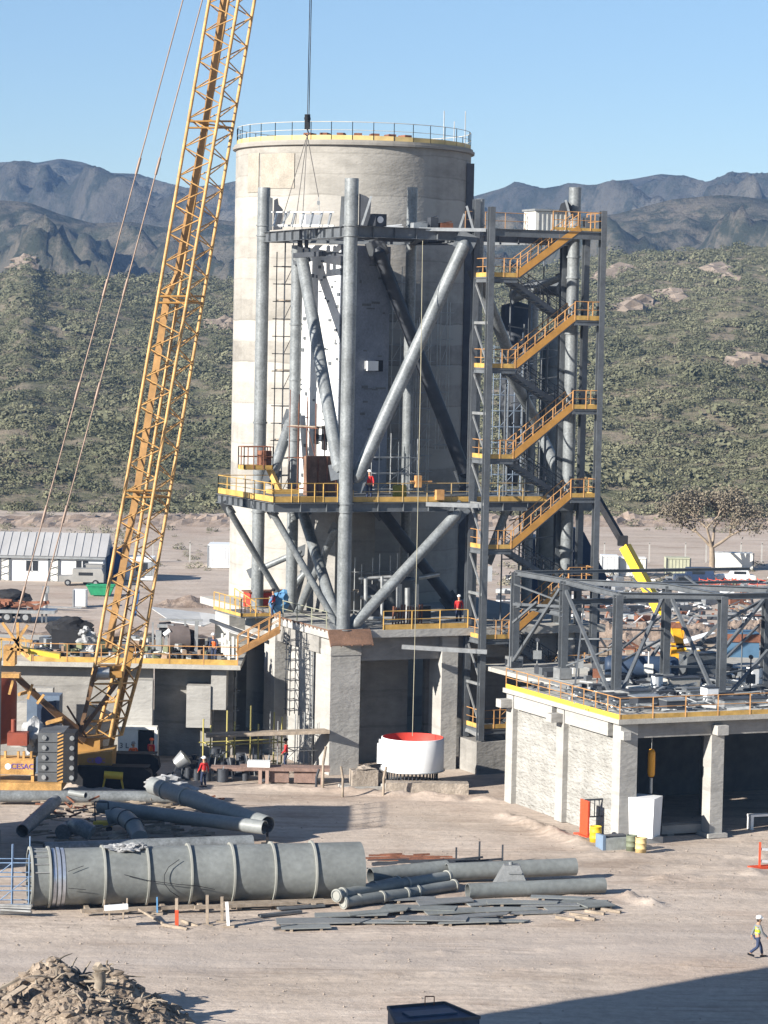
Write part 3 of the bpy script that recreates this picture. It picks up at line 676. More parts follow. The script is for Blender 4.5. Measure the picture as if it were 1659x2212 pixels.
for k in range(13): m.obox(cc+e1*.42-e2*.12+ZV*(16.5+k*1.12), e1*.42, e2*.1, ZV*.035)
m.obox(cc+e1*.05-e2*.15+ZV*23.5, e1*.03, e2*.03, ZV*7); m.obox(cc+e1*.85-e2*.15+ZV*23.5, e1*.03, e2*.03, ZV*7)
m.build('ladder_platforms', DARK, sh)
m = MB(); random.seed(3)
for k in range(60):
    z = random.uniform(16.5, zs-.5); q = random.uniform(.1, L2-.2); m.obox(cc+e2*q-e1*.02+ZV*z, e1*.03, e2*random.uniform(.05, .18), ZV*random.uniform(.03, .12))
for k in range(26):
    z = random.uniform(16.5, zs-.5); q = random.uniform(1.1, L1-.3); m.obox(cc+e1*q-e2*.04+ZV*z, e1*random.uniform(.06, .4), e2*.05, ZV*random.uniform(.03, .1))
m.build('putlog_stubs', STEEL, sh)['kind'] = 'stuff'
m = MB(); m.obox(cc+e2*1.25-e1*.05+ZV*ZP(660, 945, 173), e1*.05, e2*.24, ZV*.75); m.obox(cc+e2*2.1-e1*.05+ZV*ZP(655, 940, 173), e1*.05, e2*.2, ZV*.55); m.each('side_opening', BLK, sh)
r = thing('formwork_box', 'rust brown plywood shutter standing behind the middle floor rail', 'formwork', T(-3, 6, MZ1)); m = MB()
m.obox(lv(P(692, 1040, 169.5), MZ1+1.25), UV*1.0, VV*.3, ZV*1.2); m.build('panel', PLY, r); m = MB()
for k in range(4): m.obox(lv(P(692, 1040, 169.5), MZ1+1.25)-VV*.33+UV*(-.9+k*.6), UV*.04, VV*.03, ZV*1.2)
m.each('batten', RUST, r)

# scaffolds climbing the silo wall and shaft
s1 = thing('left_scaffold', 'tall thin tube scaffold in front of the bright left half of the silo', 'scaffold', P(612, 1085, 176))
scaffold(s1, P(612, 800, 175.5), e1, 2, .62, e2, 1, .9, MZ1-.5, ZP(612, 540, 176), 1.1, DARK, boards=(3, 7, 11), r=.034)
s2 = thing('middle_scaffold', 'tall thin tube scaffold on the silo between shaft and dark diagonal brace', 'scaffold', P(845, 1080, 178))
scaffold(s2, P(846, 800, 177.6), Vector((1, .1, 0)), 2, .55, Vector((0, 1, 0)), 1, .8, MZ1, ZP(846, 600, 178), 1.0, GALV, r=.03)
s3 = thing('right_scaffold', 'slender broken scaffold on the shaded right side of the silo', 'scaffold', P(957, 1080, 179))
scaffold(s3, P(950, 800, 178.8), Vector((1, .3, 0)), 1, .6, Vector((-.3, 1, 0)), 1, .6, ZP(955, 970, 180), ZP(955, 660, 180), 1.7, GALV, r=.025)
s4 = thing('shaft_scaffold', 'tube scaffold bay hugging the white left face of the shaft', 'scaffold', P(690, 1080, 171))
scaffold(s4, P(702, 900, 171), e2, 3, .9, -e1, 1, .7, MZ1, ZP(690, 870, 171), 1.9, RUST, boards=(2,), r=.028)
s5 = thing('deck_scaffold', 'low grey tube scaffold on the middle floor against the lit part of the silo', 'scaffold', P(850, 1080, 172))
scaffold(s5, P(818, 1050, 172), UV, 2, 1.3, VV, 1, 1.2, MZ1, ZP(850, 960, 172), 1.0, GALV, r=.03)
s6 = thing('pier_scaffold', 'narrow lattice scaffold tower between the white foundation piers', 'scaffold', T(-1.6, 2.2, 0))
scaffold(s6, T(-1.5, 3.0), VV, 1, .7, -UV, 1, .6, 3.2, 8.0, .6, DARK, r=.03)
s7 = thing('base_scaffold', 'grey and yellow scaffold frames under a plank walkway left of the corner pier', 'scaffold', T(-4, 2, 0))
scaffold(s7, P(455, 1600, 163), UV, 3, 1.5, VV, 1, 1.3, 0, 2.9, 1.3, mat('olive_metal', (.42, .36, .12), .5), boards=(), r=.05)
scaffold(s7, P(600, 1600, 163), UV, 3, 1.1, VV, 1, 1.3, 0, 2.9, 1.0, GALV, boards=(), r=.035)
m = MB(); m.beam(P(445, 1587, 162.5), P(712, 1578, 162.8), 1.3, .1); m.beam(P(445, 1590, 162), P(712, 1581, 162), .07, .2); m.build('walkway', WOOD, s7)

# kiln feed equipment glimpsed in the lower storey
eq = thing('feed_hopper', 'grey round feed hopper with flanged legs under the middle floor', 'hopper', lv(P(848, 1330, 170), DZ)); m = MB()
c = P(848, 1330, 171.5); m.lathe([(1.25, ZP(848, 1345, 171.5)), (1.25, ZP(848, 1255, 171.5)), (1.35, ZP(848, 1253, 171.5)), (1.35, ZP(848, 1248, 171.5)), (1.1, ZP(848, 1247, 171.5))], (c.x, c.y, 0), 24); m.build('shell', STEEL, eq)
m = MB()
for k in range(6): a = k*1.047+.3; m.beam((c.x+1.2*math.cos(a), c.y+1.2*math.sin(a), DZ), (c.x+1.2*math.cos(a), c.y+1.2*math.sin(a), ZP(848, 1345, 171.5)), .15)
m.each('leg', DARK, eq)
pp = thing('pipe_rack', 'tangle of grey pipes and platforms beside the near column foot', 'pipework', lv(P(800, 1340, 168), DZ)); m = MB()
for (a, b, r_) in (((775, 1250, 169), (860, 1245, 169), .1), ((778, 1290, 169), (835, 1290, 169), .14), ((790, 1250, 168), (790, 1365, 168), .12), ((825, 1245, 168), (825, 1365, 168), .1), ((880, 1270, 167), (880, 1370, 167), .16),
                  ((900, 1262, 166.5), (900, 1360, 166.5), .13), ((862, 1262, 166), (862, 1330, 166), .18), ((780, 1335, 166), (870, 1335, 166), .1), ((905, 1248, 170), (950, 1240, 170), .15)): m.tube(P(*a), P(*b), r_, n=8)
m.each('pipe', GALV, pp); m = MB()
for (px, py, Y, w_, h_) in ((795, 1275, 170, 1.0, .7), (812, 1320, 170, .8, .9), (800, 1348, 168.5, 1.6, .4), (905, 1330, 168, 1.3, 1.2)): m.obox(P(px, py, Y), UV*w_/2, VV*.3, ZV*h_/2)
m.each('pump_block', DARK, pp)
bd = thing('bundle_of_staves', 'upright bundle of rusty brown bars on the lower deck beside the brace foot', 'bundle', lv(P(885, 1345, 166), DZ)); m = MB()
for k in range(11): m.beam(P(848+k*6.2, 1352, 165.6+k*.05), P(850+k*6.2, 1308+random.uniform(-4, 4), 165.9), .1)
m.each('bar', RUST, bd)
rk = thing('rebar_heap', 'low heap of rusty bars and slats on the lower deck edge', 'heap', lv(P(940, 1365, 165), DZ)); m = MB(); random.seed(5)
for k in range(40):
    a = T(random.uniform(1.5, 7.5), random.uniform(.6, 2.8), DZ+.05+random.uniform(0, .35)); m.beam(a, a+UV*random.uniform(.5, 1.6)+VV*random.uniform(-.4, .4), .06)
m.build('bars', GALV, rk)['kind'] = 'stuff'
wv = thing('blue_wrapped_valve', 'bright blue wrapped bundle at the foot of the left columns', 'bundle', lv(P(605, 1315, 170), DZ)); m = MB()
m.blob(P(600, 1305, 169.5), (.55, .5, .6), 3, 2, .3); m.blob(P(612, 1290, 169.5), (.35, .35, .45), 5, 2, .3); m.build('wrapping', BLUEL, wv)
rb = thing('red_tank', 'dark red box tank behind the left column foot', 'tank', lv(P(570, 1305, 176), DZ)); m = MB(); m.obox(P(577, 1300, 176.6), UV*1.4, VV*.6, ZV*.65); m.build('body', REDP, rb); m = MB(); m.obox(P(577, 1300, 176.6)+ZV*.68, UV*1.5, VV*.7, ZV*.04); m.build('lid', RUST, rb)
# second smaller silo glimpsed right of the tower
ss2 = thing('blue_grey_cylinder', 'greenish grey vertical vessel seen through the stair tower', 'vessel', (P(1194, 850, 181).x, 181, 0)); m = MB()
c = P(1194, 850, 181); m.lathe([(.5, 8.6), (.9, 12), (.9, ZP(1194, 730, 181)), (.5, ZP(1194, 715, 181)), (.0, ZP(1194, 713, 181))], (c.x, 181, 0), 20)
for py in (790, 850, 905): z = ZP(1194, py, 181); m.tube((c.x, 181, z-.05), (c.x, 181, z+.05), .96, n=20)
m.build('shell', DUCT, ss2)
cy = thing('cyclone', 'grey conical cyclone vessel with flanges inside the tower behind the stair', 'cyclone', (P(1110, 850, 178).x, 178, 0)); m = MB()
c = P(1112, 850, 178); z0, z1, z2 = ZP(1112, 1050, 178), ZP(1112, 880, 178), ZP(1112, 660, 178)
m.lathe([(.3, z0), (1.0, z1), (1.1, z1+.1), (1.0, z1+.2), (1.0, z2), (0, z2+.3)], (c.x, 178, 0), 24); m.build('shell', DARK, cy)
m = MB(); m.tube(P(1150, 620, 176), P(1215, 625, 173), .45, n=16); m.tube(P(1112, 640, 178), P(1150, 620, 176), .4, n=16); m.build('outlet_pipe', STEEL, cy)

# ------------------------------------------------------------------ stair tower
st = thing('stair_tower', 'grey steel stair tower with zigzag orange flights and yellow landings', 'stair tower', T(8.1, -1.6, 0))
SA0, SA1, SB0, SB1 = 8.1, 15.5, -2.1, 0.0
z_top = ZP(1060, 447, 164.4); 
for a, b, zb, zt_ in ((SA0, SB0, 2.0, z_top), (SA0, SB1, 2.0, ZP(1028, 430, 166)), (SA1, SB0, 0., ZP(1298, 455, 167)), (SA1, SB1, 0., ZP(1270, 470, 169)), (SA1-.9, SB1+1.2, 8.6, ZP(1250, 530, 169))):
    m = MB(); m.ibeam(T(a, b, zb), T(a, b, zt_), .36, .36, .035, up=VV); m.build('post', STEEL, st)
LZ = [ZP(1090, 600, 165)-5.37*k for k in range(6)]; RZ = [ZP(1250, 500, 167)-5.32*k for k in range(6)]
LW = 1.5
def landing(a0, a1, z, open_side):
    m = MB(); m.tbox(a0, a1, SB0, SB1, z-.02, z+.03); m.ibeam(T(a0, SB0, z-.16), T(a1, SB0, z-.16), .14, .26); m.ibeam(T(a0, SB1, z-.16), T(a1, SB1, z-.16), .14, .26)
    m.ibeam(T(a0, SB0, z-.16), T(a0, SB1, z-.16), .14, .26); o = m.build('landing', STEEL, st)
    e = a0 if open_side < 0 else a1; i = a1 if open_side < 0 else a0
    rail(o, [T(i, SB0-.02, z+.03), T(e, SB0-.02, z+.03), T(e, SB1+.02, z+.03)], toe=YEL, rm=ORA, step=.95, r=.026, toe_h=.26)
def flight(p, q, b0, b1, rm=ORA, sm=STEEL):
    f = MB(); d = q-p; n = max(3, int(abs(d.z)/.19))
    for b in (b0, b1): f.beam(p+VV*b, q+VV*b, .06, .28)
    o = f.build('stair_flight', sm, st); t = MB()
    for k in range(n): c = p.lerp(q, (k+.5)/n); t.obox(c+VV*(b0+b1)/2, UV*.13, VV*(b1-b0)/2, ZV*.02)
    t.build('treads', GRAT if b0 < -1.2 else GALV, o)
    h = MB()
    for b in (b0, b1):
        k = 6
        for i in range(k+1): c = p.lerp(q, i/k)+VV*b; h.beam(c, c+ZV*1.05, .055)
        h.tube(p+VV*b+ZV*1.05, q+VV*b+ZV*1.05, .028, n=6); h.tube(p+VV*b+ZV*.6, q+VV*b+ZV*.6, .02, n=6)
    h.build('handrail', rm, o)
    if b0 < -1.2:
        k = MB(); k.beam(p+VV*(b0-.045)+ZV*.2, q+VV*(b0-.045)+ZV*.2, .02, .4); k.build('toe_board', mat('stringer_orange', (.50, .25, .06), .5, 0, .15, 1.5), o)
FA, FB = SA0+1.75, SA1-1.75
for k in range(6):
    landing(SA0, FA, LZ[k], -1)
    if k > 0: landing(FB, SA1, RZ[k], 1)
    flight(T(FA, 0, LZ[k]), T(FB+(.2 if k == 0 else 0), 0, RZ[k]-.0), SB0+.02, -1.12)
    if k < 5: flight(T(FA, 0, LZ[k]), T(FB, 0, RZ[k+1]), -.98, SB1-.02, rm=DARK)
m = MB()
for k in range(6):
    z1 = LZ[k]; z0 = (LZ[k+1] if k < 5 else 2.1); zmid = (z0+z1)/2
    m.beam(T(SA0, SB0, zmid), T(SA0, SB1, zmid), .16); m.beam(T(SA0, SB0, zmid), T(SA0, SB1, z1-.2), .09); m.beam(T(SA0, SB1, zmid), T(SA0, SB0, z0+.1), .09)
    m.beam(T(SA1, SB0, RZ[k]-.2), T(SA1, SB1, RZ[k]-.2), .16)
m.each('cross_tie', GALV, st)
# top landing deck with its rails
m = MB(); m.tbox(SA0, SA1, -.05, 2.2, RZ[0]-.02, RZ[0]+.03); m.tbox(FB, SA1, SB0, 0, RZ[0]-.02, RZ[0]+.03); m.build('top_deck', GRAT, st)
m = MB(); m.ibeam(T(SA0, SB0, RZ[0]-.25), T(SA1, SB0, RZ[0]-.25), .2, .45, .03); m.build('top_edge_beam', STEEL, st)
rail(st, [T(FB-1.6, SB0, RZ[0]+.03), T(SA1, SB0, RZ[0]+.03), T(SA1, SB1, RZ[0]+.03)], step=.9, rm=ORA, r=.028, name='top_handrail')
rail(st, [T(SA0+.3, 2.2, RZ[0]+.03), T(FB, 2.2, RZ[0]+.03)], toe=None, rm=mat('rusty_rail', (.30, .18, .10), .6), step=1.2, r=.028, name='rear_handrail')
m = MB(); m.tbox(SA0-.3, SA1+.3, SB0-.3, SB1+.4, 0, .35); m.tbox(SA0-.3, FA, SB0-.2, SB1+.2, .35, 1.95); m.each('footing', CWALL, st)
for px, py, w_, h_ in ((1063, 1240, .45, .9),):
    m = MB(); m.obox(P(px-8, py, 165), UV*w_/2, VV*.05, ZV*h_/2); m.build('notice_board', WHT, st)

# aerial basket beside the left column
bk = thing('aerial_basket', 'small railed work basket on a telescopic arm beside the left column', 'work platform', P(552, 1015, 171)); 
m = MB(); c = P(552, 1012, 171.2); m.obox(c, UV*.95, VV*.5, ZV*.06); m.build('basket_floor', YEL, bk)
rail(bk, [c+UV*a+VV*b for a, b in ((-.95, -.5), (.95, -.5), (.95, .5), (-.95, .5), (-.95, -.5))], toe=YEL, rm=RUST, step=.6, h=1.35, r=.03, toe_h=.22)
m = MB(); m.obox(c+UV*.6+ZV*.6, UV*.3, VV*.4, ZV*.5); m.build('control_box', RUST, bk)
m = MB(); m.beam(c+UV*.9, P(605, 1062, 171), .3); m.obox(P(610, 1068, 171), UV*.9, VV*.5, ZV*.3); m.build('boom_arm', YEL, bk)

hb_ = thing('dark_clad_hall', 'dark blue sheet clad hall glimpsed behind the lower stair flights', 'building', P(1190, 1300, 190)); xa3, xb3 = P(1138, 1300, 190).x, P(1232, 1300, 190).x; zz = ZP(1180, 1165, 190)
CLAD = mat('navy_cladding', (.035, .055, .10), .5, .1, .2, .6)
m = MB(); m.box(((xa3+xb3)/2, 192.5, zz/2), (xb3-xa3, 5, zz)); m.build('walls', CLAD, hb_); m = MB()
for k in range(12): m.box((xa3+(xb3-xa3)*(k+.5)/12, 189.97, zz/2), (.06, .06, zz))
m.build('cladding_ribs', CLAD, hb_)
hq3 = thing('navy_transfer_chute', 'navy triangular chute between the stair tower and the white container', 'chute', P(1270, 1250, 195)); m = MB(); q_ = [P(1238, 1140, 195), P(1262, 1150, 195), P(1312, 1248, 195), P(1300, 1275, 195), P(1236, 1275, 195)]
n_ = len(q_); m.add(q_+[p+Vector((0, 2.4, 0)) for p in q_], [tuple(range(n_)), tuple(range(2*n_-1, n_-1, -1))]+[(i, n_+i, n_+(i+1) % n_, (i+1) % n_) for i in range(n_)]); m.build('shell', CLAD, hq3)
m = MB()
for px in (1244, 1292): p = P(px, 1275, 196); m.beam(p, (p.x, p.y, 0), .3)
m.each('leg', STEEL, hq3)

m = MB(); random.seed(41)
for px, y0_, y1_, Y, r_ in ((1098, 560, 1180, 172, .05), (1126, 700, 1300, 174, .06), (1139, 640, 1180, 173, .09), (1168, 520, 1250, 175, .05), (1180, 640, 1080, 172, .07), (1216, 540, 1290, 173, .05), (1206, 760, 1240, 174, .08), (1086, 830, 1380, 171, .05)):
    a = P(px, (y0_+y1_)/2, Y); m.tube((a.x, a.y, ZP(px, y0_, Y)), (a.x, a.y, ZP(px, y1_, Y)), r_, n=6)
for k in range(15):
    y = 620+k*42; m.beam(P(1085+random.uniform(-8, 30), y, 173), P(1200+random.uniform(-20, 40), y+random.uniform(-30, 36), 175), .07)
m.each('service_line', STEEL, tw)

s8 = thing('slim_scaffold', 'slim grey scaffold column right of the slim rear column on the shaded silo side', 'scaffold', P(905, 1080, 177))
scaffold(s8, P(903, 850, 176.8), Vector((1, .2, 0)), 1, .75, Vector((-.2, 1, 0)), 1, .7, MZ1, ZP(905, 700, 177), 1.0, GALV, r=.03)
s9 = thing('lower_scaffold', 'grey scaffold between the lower diagonals on the tower deck in front of the silo', 'scaffold', P(815, 1340, 171))
scaffold(s9, P(780, 1300, 171), UV, 3, 1.2, VV, 1, 1.1, DZ, ZP(815, 1215, 171), 1.2, GALV, boards=(1,), r=.035)
s10 = thing('stair_side_scaffold', 'blue grey scaffold mesh seen between the stair tower posts', 'scaffold', P(1085, 1000, 174))
scaffold(s10, P(1078, 950, 174), UV, 2, 1.0, VV, 1, 1.0, MZ1, ZP(1085, 740, 174), 1.0, mat('blue_grey_tube', (.20, .25, .32), .5, .2, .2, 2), r=.03)
# ------------------------------------------------------------------ low concrete building on the right
K0 = G(1337, 1821)
def T2(a, b, z=0): return Vector((K0.x+UX*a-UY*b, K0.y+UY*a+UX*b, z))
BZ = 6.45
rbld = thing('low_concrete_building', 'low concrete building with dark open bays and a yellow railed deck at the right', 'building', tuple(T2(0, 0)))
def part2(name, mtl, *boxes, root=None):
    m = MB()
    for b in boxes: m.tbox(*b, org=T2)
    return m.build(name, mtl, root or rbld)
DECKC = mat('deck_concrete', (.40, .38, .34), .9, 0, .12, 1.3, fine=.3)
part2('deck_slab', DECKC, (-.35, 22, -.3, 13.4, BZ-.25, BZ), (3.2, 22, 13.401, 24, BZ-.25, BZ))
part2('edge_beam', CWALL, (.9, 22, .1, .55, BZ-1.05, BZ-.254))
for b0, b1 in ((.95, 6.4), (7.4, 12.6)): part2('side_beam', CPIL, (-.12, .45, b0+.35, b1-.2, BZ-1.05, BZ-.254))
for b in (0, 6.45, 12.65):
    part2('pillar', CPIL, (-.05, .95, b, b+.85, 0, BZ-.254)); part2('beam_end', CPIL, (-.75 if b else -.12, .3, b+.1 if b else -.45, b+.75 if b else 0, BZ-1.05, BZ-.6))
for a in (5.35, 11.2, 17): part2('pillar', CPIL, (a, a+.75, .0, .85, 0, BZ-1.054)); part2('beam_end', CPIL, (a+.05, a+.7, -.5, .05, BZ-1.0, BZ-.5))
part2('blockwork_wall', CBLOCK, (.25, .5, .852, 6.448, 0, BZ-1.054), (.25, .5, 7.302, 12.648, 0, BZ-1.054))
BSHADE = mat('bay_shade_wall', (.10, .10, .10), .9, 0, .2, 1)  # deep shade inside the open bays, put into the wall colour
part2('rear_wall', BSHADE, (.5, 22, 12.7, 13.0, 0, BZ-.26))
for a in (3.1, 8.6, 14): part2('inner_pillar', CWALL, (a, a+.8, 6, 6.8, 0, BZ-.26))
part2('footing', CPIL, (5.15, 6.3, -.25, 1.1, 0, .22))
rail(rbld, [T2(-.25, 13.2, BZ), T2(-.25, -.2, BZ)], toe=mat('bright_yellow', (.72, .50, .06), .5, 0, .1, 1), step=1.35, rm=ORA, toe_h=.24, r=.026, name='side_handrail')
rail(rbld, [T2(-.25, -.2, BZ), T2(21, -.2, BZ)], toe=YEL, step=2.0, rm=ORA, toe_h=.24, r=.028, name='front_handrail')
# steel skeleton on the deck
sf = thing('steel_skeleton', 'grey steel column skeleton with diagonals standing on the right hand deck', 'steel frame', tuple(T2(3, 6, BZ)))
FC = [(1110, 1440, 164.3), (1215, 1470, 158.9), (1330, 1512, 150.6), (1435, 1480, 157.0), (1556, 1515, 151.0), (1651, 1490, 155.6)]
fcx = [P(*f) for f in FC]; FZ = 12.1
for p in fcx:
    m = MB(); m.ibeam((p.x, p.y, BZ), (p.x, p.y, FZ), .42, .42, .04, up=VV); m.obox((p.x, p.y, BZ+.04), UV*.35, VV*.35, ZV*.04); m.build('column', STEEL, sf)
def fb(p, q, z0=FZ, z1=None, w_=.28, h_=.32, name='beam', up=None): m = MB(); m.ibeam((p.x, p.y, z0), (q.x, q.y, z1 if z1 is not None else z0), w_, h_, .03, up=up); m.build(name, STEEL, sf)
A_, B_, C_, D_, E_, F_ = fcx
for p, q in ((A_, B_), (B_, C_), (B_, D_), (C_, E_), (D_, F_), (E_, D_)): fb(p, q)
fb(A_, A_+UV*16, w_=.18, h_=.2); fb(E_, E_+UV*6); fb(A_, B_, FZ-1.9); fb(A_+UV*4-VV*1, A_+UV*16-VV*1, FZ-.7, w_=.14, h_=.16); fb(B_, B_+UV*9, FZ-1.2)
def fd(a, b, name='diagonal'): m = MB(); m.beam(P(*a), P(*b), .17); m.build(name, STEEL, sf)
fd((1108, 1430, 164), (1210, 1272, 159)); fd((1222, 1275, 158.8), (1318, 1500, 151)); fd((1345, 1490, 151), (1432, 1290, 157)); fd((1450, 1290, 157), (1540, 1495, 151.4)); fd((1575, 1500, 151), (1659, 1405, 154)); fd((1655, 1290, 155.5), (1565, 1400, 152)); fd((1350, 1500, 158), (1425, 1395, 161)); fd((1460, 1440, 160), (1560, 1340, 160))
m = MB()
for p in (fcx[0], fcx[1], fcx[3]): m.obox((p.x, p.y, BZ+.35), UV*.4, VV*.4, ZV*.3)
m.each('base_socket', GALV, sf)
# equipment lying on that deck
random.seed(11)
EQ = [('white_switch_box', 'white electrical box behind the front rail nearest the building corner', 1418, 1498, .5, .9, WHT), ('grey_pump', 'grey pump block behind the corner column of the right deck', 1372, 1515, 1.3, .5, GALV), ('blue_motor', 'long navy cylinder casing lying between the two middle columns of the right deck', 1385, 1470, 0, 0, BLUEP),
      ('white_sack', 'white big bag behind the yellow rail under the fifth column', 1532, 1520, .7, .8, WHT), ('white_canister', 'white canister standing at the base of the fourth frame column', 1630, 1490, .7, 1.2, WHT), ('concrete_plinth', 'pale machine plinth on the right deck next to the fourth frame column', 1470, 1490, 1.9, .6, DECKC),
      ('grey_cabinet', 'dark grey cabinet with a door left of the blue tank on the right deck', 1510, 1462, 2.2, 1.3, STEEL), ('dark_motor', 'dark motor under the front rail of the right deck', 1395, 1532, 1.5, .6, DARK), ('navy_motor', 'navy motor under the front rail right of the dark motor', 1452, 1535, 1.2, .5, DARK), ('steel_tray', 'long low steel tray along the front rail at the right edge', 1600, 1528, 2.6, .4, GALV)]
for nm, lb, px, py, w_, h_, mt_ in EQ:
    g = G(px, py, BZ); r = thing(nm, lb, nm.split('_')[-1], tuple(g))
    m = MB()
    if nm == 'blue_motor':
        m.lathe([(0, -2.1), (.5, -2.1), (.62, -1.9), (.62, 1.9), (.5, 2.1), (0, 2.1)], (g.x, g.y, BZ+.8), 18, 'x'); m.build('casing', mat('navy_casing', (.03, .05, .09), .5), r)
        m = MB(); m.box((g.x-1.4, g.y, BZ+.15), (.3, .9, .3)); m.box((g.x+1.4, g.y, BZ+.15), (.3, .9, .3)); m.each('cradle', DARK, r); continue
    m.obox(g+ZV*(h_/2+.08), UV*w_/2, VV*min(.5, w_/2), ZV*h_/2); m.build('casing', mt_, r)
    m = MB(); m.obox(g+ZV*(h_+.11), UV*w_*.54, VV*min(.55, w_*.54), ZV*.03); m.obox(g+ZV*.04, UV*w_*.54, VV*min(.5, w_*.54), ZV*.04); m.beam(g+ZV*(h_*.6)-VV*.52, g+ZV*(h_*.6)-VV*.52+UV*w_*.25, .06); m.build('trim', DARK if mt_ is not DARK else GALV, r)
rl = thing('hydraulic_hoses', 'loose grey conduits and offcuts scattered over the right deck', 'conduits', tuple(T2(6, 4, BZ))); m = MB()
for k in range(300):
    a, b = random.uniform(.5, 15), random.uniform(.6, 12); p = T2(a, b, BZ+.06+random.uniform(0, .35)); m.beam(p, p+UV*random.uniform(-1.3, 1.3)+VV*random.uniform(-.8, .8)+ZV*random.uniform(-.03, .25), random.choice((.05, .08, .14)))
m.build('scrap', GALV, rl); rl['kind'] = 'stuff'
# things by the corner
def drum(name, label, px, py, r_, h_, mt_, grp=None):
    g = G(px, py); r = thing(name, label, 'drum', (g.x, g.y, 0), 0, grp); m = MB()
    m.lathe([(0, 0), (r_, 0), (r_, h_*.33), (r_+.02, h_*.34), (r_+.02, h_*.36), (r_, h_*.37), (r_, h_*.66), (r_+.02, h_*.67), (r_+.02, h_*.69), (r_, h_*.7), (r_, h_-.03), (r_+.02, h_), (r_-.03, h_), (r_-.03, h_-.03), (0, h_-.03)], (0, 0, 0), 24)
    m.build('shell', mt_, r, world=False); return r
YD = mat('yellow_drum', (.80, .50, .03), .5, 0, .1, 2)
drum('yellow_drum', 'bright yellow drum standing right of the orange red panel', 1286, 1823, .3, .92, YD)
drum('cream_drum', 'cream and yellow drum in front of the white cabin tank', 1384, 1845, .28, .85, mat('pale_drum', (.66, .48, .22), .5, 0, .1, 2))
drum('green_drum', 'dull green drum beside the cream drum under the white tank', 1364, 1840, .28, .85, mat('green_drum', (.16, .18, .12), .6, 0, .1, 2))
rp_ = thing('red_gate_frame', 'orange red steel frame panel with dark bars at the building corner', 'panel', tuple(G(1262, 1808))); g = G(1262, 1806)
m = MB(); m.obox(g+ZV*.95, VV*.45, UV*.05, ZV*.95); m.obox(g+ZV*.04, VV*.75, UV*.25, ZV*.04); m.build('panel', mat('signal_red', (.62, .08, .03), .5, 0, .1, 1), rp_)
m = MB(); m.beam(g+ZV*1.9, g+ZV*1.9+UV*1.9, .09); m.beam(g+ZV*1.0, g+ZV*1.0+UV*1.9, .06); m.beam(g+UV*1.9, g+UV*1.9+ZV*1.9, .09)
for k in range(6): m.beam(g+UV*(.3+k*.27)+ZV*1.0, g+UV*(.3+k*.27)+ZV*1.9, .05)
m.build('barred_frame', DARK, rp_)
gx = thing('grey_crate', 'pale grey box with a blue end between the yellow drum and the white tank', 'crate', tuple(G(1330, 1835))); g = G(1328, 1836)
m = MB(); m.obox(g+ZV*.36, UV*.72, VV*.4, ZV*.34); m.build('body', mat('crate_grey', (.36, .38, .36), .7, 0, .2, 3), gx); m = MB(); m.obox(g+ZV*.42-UV*.82, UV*.08, VV*.4, ZV*.42); m.build('blue_end', mat('dusty_blue', (.16, .22, .30), .7), gx); m = MB(); m.obox(g+ZV*.74, UV*.6, VV*.3, ZV*.04); m.obox(g+UV*.6+ZV*.4-VV*.42, UV*.16, VV*.02, ZV*.28); m.build('dark_mesh', DARK, gx)
wt = thing('white_cabin_tank', 'tall white tapered water tank box in front of the open bay', 'tank', tuple(G(1395, 1822))); g = G(1392, 1818)
m = MB(); e = .70; u3 = Vector((math.cos(R(-24)), math.sin(R(-24)), 0)); v3 = Vector((-u3.y, u3.x, 0))
vs = [g+u3*x*e*s_+v3*y*e*s_+ZV*z for z, s_ in ((.3, .9), (2.3, 1.)) for x, y in ((-1, -1), (1, -1), (1, 1), (-1, 1))]
m.add(vs, [(3, 2, 1, 0), (4, 5, 6, 7), (0, 1, 5, 4), (1, 2, 6, 5), (2, 3, 7, 6), (3, 0, 4, 7)]); m.build('tank_body', WHT, wt)
m = MB(); m.obox(g+ZV*2.33, u3*.70, v3*.70, ZV*.03); m.build('lid', WHT, wt); m = MB(); m.obox(g+ZV*.17, UV*.7, VV*.7, ZV*.17); m.build('skid', GALV, wt)
ol = thing('orange_cylinder', 'orange gas cylinder hanging on a hook in the dark open bay', 'cylinder', tuple(P(1407, 1640, 145.6))); c = P(1407, 1648, 144.6)
m = MB(); m.lathe([(0, -.75), (.14, -.73), (.2, -.6), (.2, .55), (.12, .72), (0, .75)], c, 16); m.build('shell', mat('orange_cyl', (.85, .38, .03), .4, 0, .1, 1), ol); m = MB(); m.tube(c+ZV*.75, (c.x, c.y, BZ-.3), .02, n=5); m.tube(c-ZV*1.6, c-ZV*.8, .1, n=8); m.build('hook_chain', GALV, ol)
sl = thing('stone_slab', 'long grey precast slab on short feet inside the open bay', 'slab', tuple(G(1478, 1800))); g = G(1475, 1802); m = MB(); m.obox(g+ZV*.35, UV*1.5, VV*.4, ZV*.22); m.build('slab', CWALL, sl); m = MB(); m.obox(g+ZV*.07-UV*.9, UV*.2, VV*.3, ZV*.07); m.obox(g+ZV*.07+UV*.9, UV*.2, VV*.3, ZV*.07); m.each('foot', CWALL, sl)
bn = thing('white_bench', 'white tubular bench frame at the right edge under the deck', 'bench', tuple(G(1640, 1790))); g = G(1645, 1790); m = MB(); m.obox(g+ZV*.75, UV*.8, VV*.2, ZV*.06); m.build('top', WHT, bn); m = MB(); m.obox(g+ZV*.35-UV*.7, UV*.08, VV*.2, ZV*.34); m.obox(g+ZV*.35+UV*.7, UV*.08, VV*.2, ZV*.34); m.each('leg', WHT, bn)
bp_ = thing('striped_barrier', 'white barrier trestle with red feet at the right edge of the yard', 'barrier', tuple(G(1642, 1880))); g = G(1648, 1875); m = MB()
